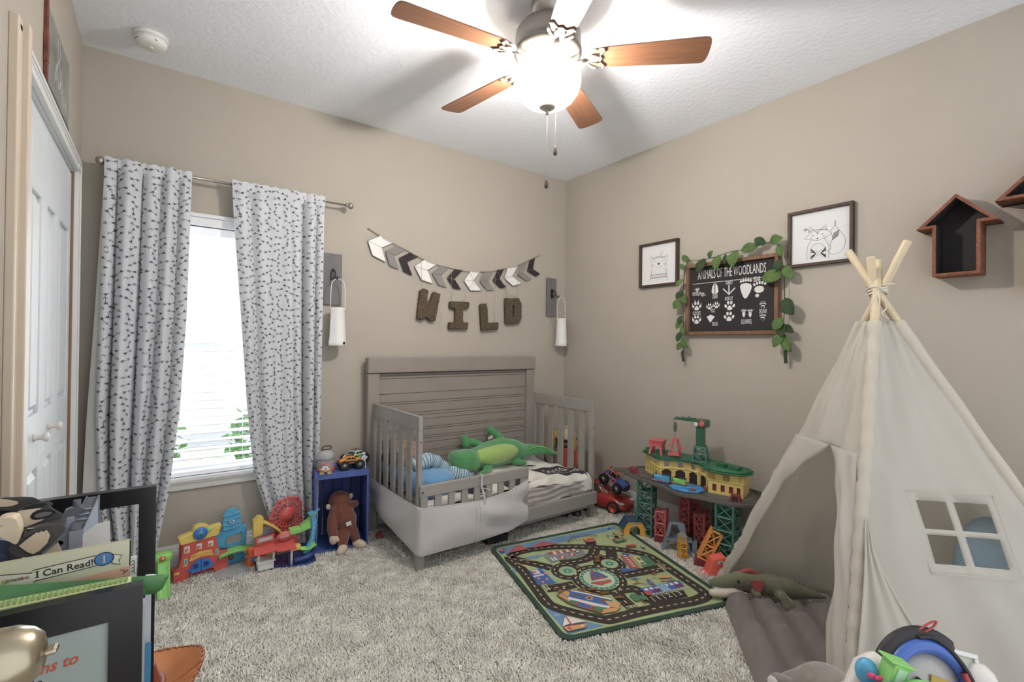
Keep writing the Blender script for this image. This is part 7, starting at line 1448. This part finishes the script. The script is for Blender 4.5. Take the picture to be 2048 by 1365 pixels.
# cardboard animal masks
mmd = mat('mask_charcoal', '#4b4a4b', .6, var=.05); mmc = mat('mask_cream', '#dccbb2', .6, var=.03); mhole = mat('mask_hole', '#1a1a1b', .7)
def bent(pts, y, m, th=.002, bow=.0, cx=-3.12, tilt=0):
    v = [(x, y-bow*(1-((x-cx)/.05)**2)+tilt*(z-.93), z) for x, z in pts]; n = len(v)
    b.add(v+[(p[0], p[1]+th, p[2]) for p in v], [tuple(range(n)), tuple(range(2*n-1, n-1, -1))]+[(i, n+i, n+(i+1) % n, (i+1) % n) for i in range(n)], m)
MK = {'m1': [(-3.1781, 0.9825), (-3.1332, 0.9763), (-3.1255, 0.9707), (-3.1167, 0.963), (-3.1319, 0.9599), (-3.1458, 0.958), (-3.1531, 0.955), (-3.1779, 0.9606)],
'm1c': [(-3.1771, 0.9807), (-3.1608, 0.977), (-3.1461, 0.9691), (-3.1575, 0.9639), (-3.177, 0.9672)],
'm2': [(-3.1472, 0.9624), (-3.1401, 0.9668), (-3.1319, 0.9711), (-3.1076, 0.9739), (-3.0988, 0.9663), (-3.1053, 0.9631), (-3.0809, 0.9403), (-3.1093, 0.9372), (-3.1314, 0.9317), (-3.1407, 0.9308)],
'm2c': [(-3.1458, 0.9622), (-3.1382, 0.9643), (-3.11, 0.9632), (-3.1237, 0.9592), (-3.1288, 0.9515), (-3.1235, 0.9439), (-3.1065, 0.9441), (-3.1306, 0.9345), (-3.1399, 0.9336)],
'h1': [(-3.1288, 0.9508), (-3.1236, 0.957), (-3.111, 0.9597), (-3.0981, 0.9564), (-3.0947, 0.952), (-3.1023, 0.9461), (-3.1182, 0.9435), (-3.1256, 0.9458)],
'h2': [(-3.1392, 0.9655), (-3.1311, 0.9701), (-3.1186, 0.9714), (-3.1068, 0.9699), (-3.1068, 0.967), (-3.1195, 0.9643), (-3.1289, 0.9643)],
'm3': [(-3.1267, 0.9387), (-3.0882, 0.9405), (-3.0795, 0.9328), (-3.0794, 0.9254), (-3.0879, 0.9156), (-3.1025, 0.8988), (-3.117, 0.8909), (-3.1392, 0.8944), (-3.1483, 0.9071), (-3.1474, 0.9167), (-3.1356, 0.9209)],
'm3c': [(-3.1356, 0.9142), (-3.1287, 0.921), (-3.1137, 0.9331), (-3.1131, 0.9302), (-3.1085, 0.9334), (-3.1074, 0.9311), (-3.1023, 0.9335), (-3.098, 0.9239), (-3.101, 0.9117), (-3.1102, 0.901), (-3.1183, 0.8966), (-3.1255, 0.9019)],
'beak': [(-3.1626, 0.9676), (-3.1395, 0.967), (-3.1345, 0.9535), (-3.1331, 0.9393), (-3.1337, 0.9283), (-3.137, 0.9193), (-3.1469, 0.9299), (-3.1623, 0.9444)]}
def chaikin(p, n=2):
    for _ in range(n):
        q = []
        for i in range(len(p)): a, c = p[i], p[(i+1) % len(p)]; q += [(.75*a[0]+.25*c[0], .75*a[1]+.25*c[1]), (.25*a[0]+.75*c[0], .25*a[1]+.75*c[1])]
        p = q
    return p
for k_ in ('m1', 'm1c', 'm2', 'm2c', 'h1', 'h2', 'm3', 'beak'): MK[k_] = chaikin(MK[k_], 2 if k_ in ('h1', 'h2', 'beak') else 1)
k1 = thing('paper_mask', 'charcoal paper mask with cream patch, topmost of the pile at the left edge', 'paper mask', (-3.15, -2.02, .80))
b = MB(); bent(MK['m1'], -2.02, mmd); bent([(-3.16, .80), (-3.145, .80), (-3.145, .96), (-3.16, .96)], -2.016, mmd); b.build('mask_sheet', k1); b = MB(); bent(MK['m1c'], -2.0225, mmc, .0008); b.build('cream_patch', k1)
k2 = thing('paper_mask', 'charcoal and cream paper mask with round eye holes and folded cream beak', 'paper mask', (-3.115, -2.06, .80))
b = MB(); bent(MK['m2'], -2.055, mmd, .0015); bent(MK['m3'], -2.085, mmd, .0015, .006); bent([(-3.13, .80), (-3.11, .80), (-3.11, .935), (-3.13, .935)], -2.078, mmd); b.add([(-3.1407, -2.055, .931), (-3.1314, -2.055, .9317), (-3.1093, -2.055, .9372), (-3.0809, -2.055, .9403), (-3.0795, -2.085, .9335), (-3.1267, -2.085, .939), (-3.1356, -2.085, .921)], [(0, 1, 5, 6), (1, 2, 5), (2, 3, 4, 5)], mmd); b.build('mask_sheet', k2)
b = MB(); bent(MK['m2c'], -2.058, mmc, .0008); b.build('cream_patch', k2); b = MB(); bent(MK['m3c'], -2.094, mmc, .0008); b.build('cream_patch', k2)
b = MB(); bent(MK['h1'], -2.0595, mhole, .0006); bent(MK['h2'], -2.0595, mhole, .0006); bent([(x*.7-3.1105*.3, z*.6+.9525*.4) for x, z in MK['h1']], -2.0602, mat('mask_inner_grey', '#6e6b6c', .6), .0006); b.build('eye_hole', k2)
b = MB(); bent(MK['beak'], -2.105, mmc, .03); b.add([(-3.162, -2.1058, .9555), (-3.1505, -2.1058, .9560), (-3.162, -2.1058, .9530)], [(0, 1, 2)], mgc); b.build('beak', k2)
# grey plastic toy castle
mpg1 = mat('grey_blue_plastic', '#a3afbf', .4, var=.03); mpg2 = mat('slate_plastic', '#666a73', .4, var=.05); mpb_ = mat('dark_blue_plastic', '#4a5670', .4, var=.05)
gy = thing('toy_castle', 'grey blue plastic toy castle with sloped ramp, behind the paper masks', 'toy', (-3.08, -1.97, .80))
b = MB()
b.bb(-3.085, -3.066, -1.995, -1.93, .80, .894, mpg1)
b.add([(-3.0670, -1.99, .893), (-3.0474, -1.93, .9390), (-3.0464, -1.93, .80), (-3.066, -1.99, .80)], [(0, 1, 2, 3)], mpg1)
b.add([(-3.085, -1.99, .893), (-3.066, -1.99, .893), (-3.0474, -1.93, .9390), (-3.066, -1.93, .9395)], [(0, 1, 2, 3)], mpg2)
for p, q in (((-3.085, -1.991, .895), (-3.066, -1.931, .9415)), ((-3.066, -1.991, .895), (-3.0474, -1.931, .9410)), ((-3.085, -1.991, .895), (-3.066, -1.991, .895)), ((-3.085, -1.991, .895), (-3.085, -1.991, .80)), ((-3.066, -1.991, .895), (-3.066, -1.991, .80)), ((-3.0474, -1.931, .941), (-3.0464, -1.931, .80))): b.tube([p, q], .0014, mpg2, 6)
for t in (.3, .45, .6): b.tube([(lerp(-3.085, -3.066, t), lerp(-1.991, -1.931, t), lerp(.895, .9415, t)), (lerp(-3.066, -3.0474, t), lerp(-1.991, -1.931, t), lerp(.895, .941, t))], .0012, mpg1, 5)
b.bb(-3.135, -3.08, -1.975, -1.955, .80, .915, mpg1); b.build('wall', gy)
b = MB(); b.prism([(-3.105, .905), (-3.095, .927), (-3.075, .933), (-3.066, .925), (-3.085, .905)], 1.945, 1.965, mpg2, XZ); b.lathe([(.0055, 0), (.006, .001), (.006, .012), (.0055, .013), (.004, .013), (.0035, .006)], mpg2, 18, T(-3.078, -1.955, .930)); b.lathe([(.006, 0), (.006, .004), (.0042, .004), (.0042, 0)], mpg2, 20, T(-3.0965, -1.9965, .878) @ RX(90)); b.build('pegs', gy)
b = MB(); b.prism([(-3.181, 0.9088), (-3.1611, 0.8997), (-3.149, 0.8651), (-3.13, 0.8), (-3.1805, 0.80)], 1.99, 2.01, mpb_, XZ); b.lathe([(.013, 0), (.013, .001), (0, .001)], mhole, 24, T(-3.178, -2.0102, .868) @ RX(90)); b.lathe([(.016, 0), (.016, .002), (.012, .002)], mpb_, 24, T(-3.178, -2.0102, .868) @ RX(90)); b.build('blue_base', gy)
b = MB(); b.prism([(-3.0609, 0.9003), (-3.044, 0.9142), (-3.0229, 0.9169), (-3.0199, 0.80), (-3.0622, 0.80)], 2.04, 2.042, mpaper, XZ); b.bb(-3.0622, -3.0612, -2.043, -2.035, .80, .885, mR); tag(b.build('white_card'), 'blank white card with a slanted corner standing behind the book', 'card')
b = MB(); b.prism([(-3.125, .80), (-3.1093, .8807), (-3.0931, .8962), (-3.0868, .8751), (-3.075, .80)], 2.05, 2.052, mmc, XZ); tag(b.build('paper_piece'), 'small cream paper triangle between the mask and the grey toy', 'paper')
# entry door leaf, open against the closet wall, with nickel knob
b = MB(); b.bb(-3.165, -3.130, -3.29, -2.53, .012, 2.03, mdoor); d5 = struct(b.build('door_5', bevel=.002))
mkn = mat('satin_nickel_knob', '#b0a58f', .28, .9, var=.04)
b = MB(T(-3.13, -2.598, .966) @ RY(90)); b.lathe([(.032, 0), (.033, .004), (.028, .009), (.015, .013), (.0135, .026), (.018, .036), (.0265, .048), (.0295, .062), (.0285, .076), (.024, .087), (.0175, .094), (.011, .096), (.0105, .093), (0, .093)], mkn, 40); kb = b.build('door_knob', d5)
b = MB(T(-3.13, -2.598, .966) @ RY(90)); b.box((0, 0, .098), (.006, .015, .014), mkn); b.build('turn_button', kb, bevel=.003)
# leather toy hat
mht = mat('tan_leather', '#b56f3c', .45, var=.12, scale=6); mhb = mat('red_brown_leather', '#8a3f28', .45, var=.1)
ht = thing('cowboy_hat', 'tan leather toy cowboy hat with stitched rim on the carpet beside the side table', 'hat', (-3.01, -1.17, .02))
HC = T(-3.01, -1.17, .035) @ RZ(-14)
def brim(u, v, o=0):
    a = 2*pi*u; r = lerp(.075, 1, v); ex, ey = lerp(.075, .20, v), lerp(.09, .235, v)
    x, y = ex*math.cos(a), ey*math.sin(a); return (x, y, .03+.065*v**1.6*abs(math.cos(a))**1.5+.004*math.sin(a*5)*v+o)
b = MB(HC); b.grid(lambda u, v: brim(u, v), 64, 10, mht); b.build('brim', ht, solid=.003)
b = MB(HC)
for k_ in range(44): a = k_/44; p = brim(a, .955, .003); q = brim(a+.012, 1.0, .003); q2 = brim(a+.012, 1.0, -.004); b.tube([p, q, q2], .0028, mht, 6)
b.tube([brim(a, 1.0) for a in np.linspace(0, 1, 80, endpoint=False)], .0032, mhb, 6, closed=True); b.build('stitching', ht)
b = MB(HC); b.grid(lambda u, v: (lerp(.078, .055, v)*math.cos(2*pi*u)*(1 if v < .98 else .6), lerp(.093, .075, v)*math.sin(2*pi*u)*(1 if v < .98 else .6), .03+.10*v-.03*(v > .98)-.012*v*abs(math.cos(2*pi*u))), 48, 12, mhb); b.build('crown', ht, solid=.003)
b = MB(HC); b.tube([(.080*math.cos(a), .095*math.sin(a), .045) for a in np.linspace(0, 2*pi, 48, endpoint=False)], .010, mhb, 8, closed=True, sq=.35); b.build('hat_band', ht)
# ------------------------------------------------------------------ foreground right: bin of toys and a grey plush
mbin = mat('white_tub_plastic', '#ddd6d0', .35, var=.01)
TB = T(-1.56, -2.905, 0)
bi = thing('toy_tub', 'round white plastic tub full of toys in front of the teepee', 'tub', (-1.56, -2.905, .0))
b = MB(TB); b.lathe([(.0, .004), (.14, .004), (.165, .25), (.172, .365), (.182, .385), (.190, .39), (.190, .38), (.178, .365)], mbin, 40); b.lathe([(.182, .388), (.167, .36), (.155, .25), (.13, .02), (0, .02)], mbin, 40); b.build('tub_wall', bi)
def V3(u, v, w): # u right of view, v up, w toward the camera, centred on the tub
    return Vector((-1.56, -2.905, 0))+r0*u+Vector((0, 0, 1))*v-Vector((math.sin(YAW), math.cos(YAW), 0))*w
mFB = mat('helmet_blue', '#4466b4', .25, var=.03); mFR = mat('strap_red', '#a8433f', .5); mFK = mat('strap_black', '#2a2528', .6)
def VB(u, v, w, yaw=0):   # basis facing the camera side
    o = V3(u, v, w); X = r0.copy(); Z = -Vector((math.sin(YAW), math.cos(YAW), 0)); M_ = basis(o, X, Vector((0, 0, 1)), Z); return M_ @ RY(yaw)
# soft packing keeps the toys up near the rim
b = MB(TB); b.ell((0, 0, .33), (.155, .155, .085), mat('folded_white_towel', '#c9c6c0', .9), None, 24, 12, .7); tag(b.build('folded_towel'), 'pale towel bundled inside the white tub under the toys', 'towel')
hr = thing('toy_helmet', 'blue plastic play ring with grey disc and red and black strap, topmost in the tub', 'toy', tuple(V3(-.008, .40, .02)))
M_ = VB(-.008, .503, .02) @ RZ(-16) @ RX(-18)
def arc(r, a0, a1, n=28, z=0, ry=1): return [(r*math.cos(math.radians(a)), r*ry*math.sin(math.radians(a)), z) for a in np.linspace(a0, a1, n)]
b = MB(M_); b.tube(arc(.093, 0, 360, 48)[:-1], .0155, mFB, 12, closed=True, sq=1.2); b.build('ring', hr)
b = MB(M_); b.lathe([(0, -.004), (.080, -.008), (.082, 0), (.05, .006), (0, .008)], mat('pearl_grey_disc', '#a9a5a3', .25, var=.04), 36); di = b.build('disc', hr)
b = MB(M_); b.box((.012, .030, .010), (.046, .014, .003), mat('gold_label', '#a58b3a', .35, .3), RZ(-4)); b.build('gold_label', di)
b = MB(M_); b.tube([(-.045, .018, .012), (-.01, .0, .014), (.03, -.018, .012)], [.010, .011, .009], mblk, 10, sq=.5); b.tube([(-.045, -.012, .012), (-.015, -.02, .014)], .008, mat('violet_plastic', '#4a48a8', .3), 8); b.build('grip', di)
b = MB(M_); b.tube(arc(.112, 60, 178, 24, -.006), [.010]+[.019]*22+[.010], mFK, 10, sq=.6); b.tube(arc(.098, 80, 172, 20, -.012), .014, mFR, 8, sq=.6); b.tube(smoothpath([(-.035, .104, .006), (.0, .112, .012), (.045, .085, .020), (.085, .030, .022), (.105, -.05, .012)], 5), .0048, mFK, 8); b.tube(smoothpath([(.055, .060, .022), (.078, .018, .022), (.092, -.045, .016)], 5), .0062, mFR, 8); b.tube(smoothpath([(-.030, .118, 0), (-.005, .140, .002), (.010, .148, .004), (.002, .134, .004), (-.018, .118, .002)], 4), .0026, mFR, 6); b.build('strap', hr)
gb = thing('toy_bucket', 'lime green plastic toy box with white panels at the left of the tub', 'toy', tuple(V3(-.125, .45, .06)))
M_ = VB(-.130, .556, .06) @ RZ(-20)
b = MB(M_); b.loft([[(-.014, -.09, -.016), (.014, -.09, -.016), (.014, -.09, .016), (-.014, -.09, .016)], [(-.017, .045, -.018), (.017, .045, -.018), (.017, .045, .018), (-.017, .045, .018)]], mG, None, False); b.bb(-.027, .027, .044, .049, -.020, .020, mG); b.build('box', gb, bevel=.002)
b = MB(M_); b.bb(-.009, .011, -.05, .038, .0155, .0195, mat('pale_mint_panel', '#b9dcc0', .35)); b.build('panel', gb)
b = MB(VB(-.160, .560, .035)); b.ell((0, 0, 0), (.022, .028, .02), mLB); b.ell((.0, -.03, .01), (.015, .012, .014), mLB); tag(b.build('toy_hat'), 'small sky blue plastic toy cap at the left edge of the tub', 'toy')
b = MB(VB(-.172, .575, .075)); b.ell((-.008, .003, 0), (.009, .006, .004), mat('pink_ribbon', '#c9406a', .6)); b.ell((.008, -.003, 0), (.009, .006, .004), MATS['pink_ribbon']); b.ell((0, 0, .003), (.005, .005, .005), MATS['pink_ribbon']); tag(b.build('ribbon_bow'), 'tiny pink bow hanging at the left rim of the white tub', 'bow')
b = MB(VB(-.150, .53, .10)); b.ell((0, 0, 0), (.040, .048, .035), mat('denim_blue_toy', '#4a6288', .7)); tag(b.build('toy_ball'), 'dull blue rounded toy at the lower left of the tub', 'toy')
b = MB(VB(-.095, .543, .105)); b.ell((0, 0, 0), (.048, .042, .04), mG); b.ell((.014, .010, .012), (.034, .032, .032), mat('clear_white_dome', '#c9d3cf', .2)); tag(b.build('toy_dome'), 'lime green toy with a clear white dome at the front of the tub', 'toy')
wf = thing('framed_board', 'small white framed board with pale green panel leaning in the tub', 'toy board', tuple(V3(.06, .38, -.04)))
M_ = VB(.098, .500, -.045, 0) @ RZ(-14) @ RX(-28)
b = MB(M_); pframe(b, .13, .16, .010, .012, mWp, T(-.065, -.105, 0)); b.build('frame', wf, bevel=.002)
b = MB(M_); b.bb(-.058, .058, -.10, .048, .002, .006, mat('sage_board', '#b4b8a8', .4)); b.build('panel', wf)
b = MB(VB(.165, .470, -.05)); b.ell((0, 0, 0), (.040, .055, .035), mbin); b.ell((-.01, -.06, .0), (.045, .04, .04), mbin); tag(b.build('rounded_toy'), 'smooth white rounded toy at the right side of the tub', 'toy')
b = MB(VB(-.155, .50, .0)); b.limb([(-.010, -.14, 0), (-.008, -.02, .0), (.020, .045, .0), (.04, .055, 0)], [.026, .026, .026, .024], mbin, 14); tag(b.build('curved_toy'), 'curved white plastic toy handle over the left rim of the tub', 'toy')
# grey plush lying on the mat
mgp_ = mat('taupe_plush', '#7f776f', .95, var=.2, scale=18, sheen=.5, bump=.4, bscale=160); mgw_ = mat('ear_white_plush', '#cfcac6', .95, sheen=.3)
def V4(u, v, w): return Vector((-1.275, -2.53, 0))+r0*u+Vector((0, 0, 1))*v-Vector((math.sin(YAW), math.cos(YAW), 0))*w
gp = thing('grey_plush', 'taupe grey plush animal with a white lined ear on the charcoal mat', 'stuffed toy', (-1.275, -2.53, .03))
b = MB(); b.limb([V4(.02, .115, -.02), V4(.08, .125, 0), (V4(.17, .10, .02))], [.085, .105, .08], mgp_, 18); b.limb([V4(-.04, .09, .08), V4(.0, .10, .05)], [.055, .07], mgp_, 14)
b.limb([V4(-.035, .165, .0), V4(-.06, .185, .0), V4(-.085, .192, 0)], [.022, .024, .020], mgp_, 12); b.ell(tuple(V4(.075, .115, 0)), (.125, .11, .115), mgp_); b.build('body', gp, remesh=.008, smooth=6)
b = MB(); b.ell((0, 0, 0), (.017, .034, .010), mgw_, basis(V4(-.094, .180, .012), r0, Vector((0, 0, 1)), -Vector((math.sin(YAW), math.cos(YAW), 0))) @ RZ(28)); tag(b.build('ear', gp), 'white ear lining')
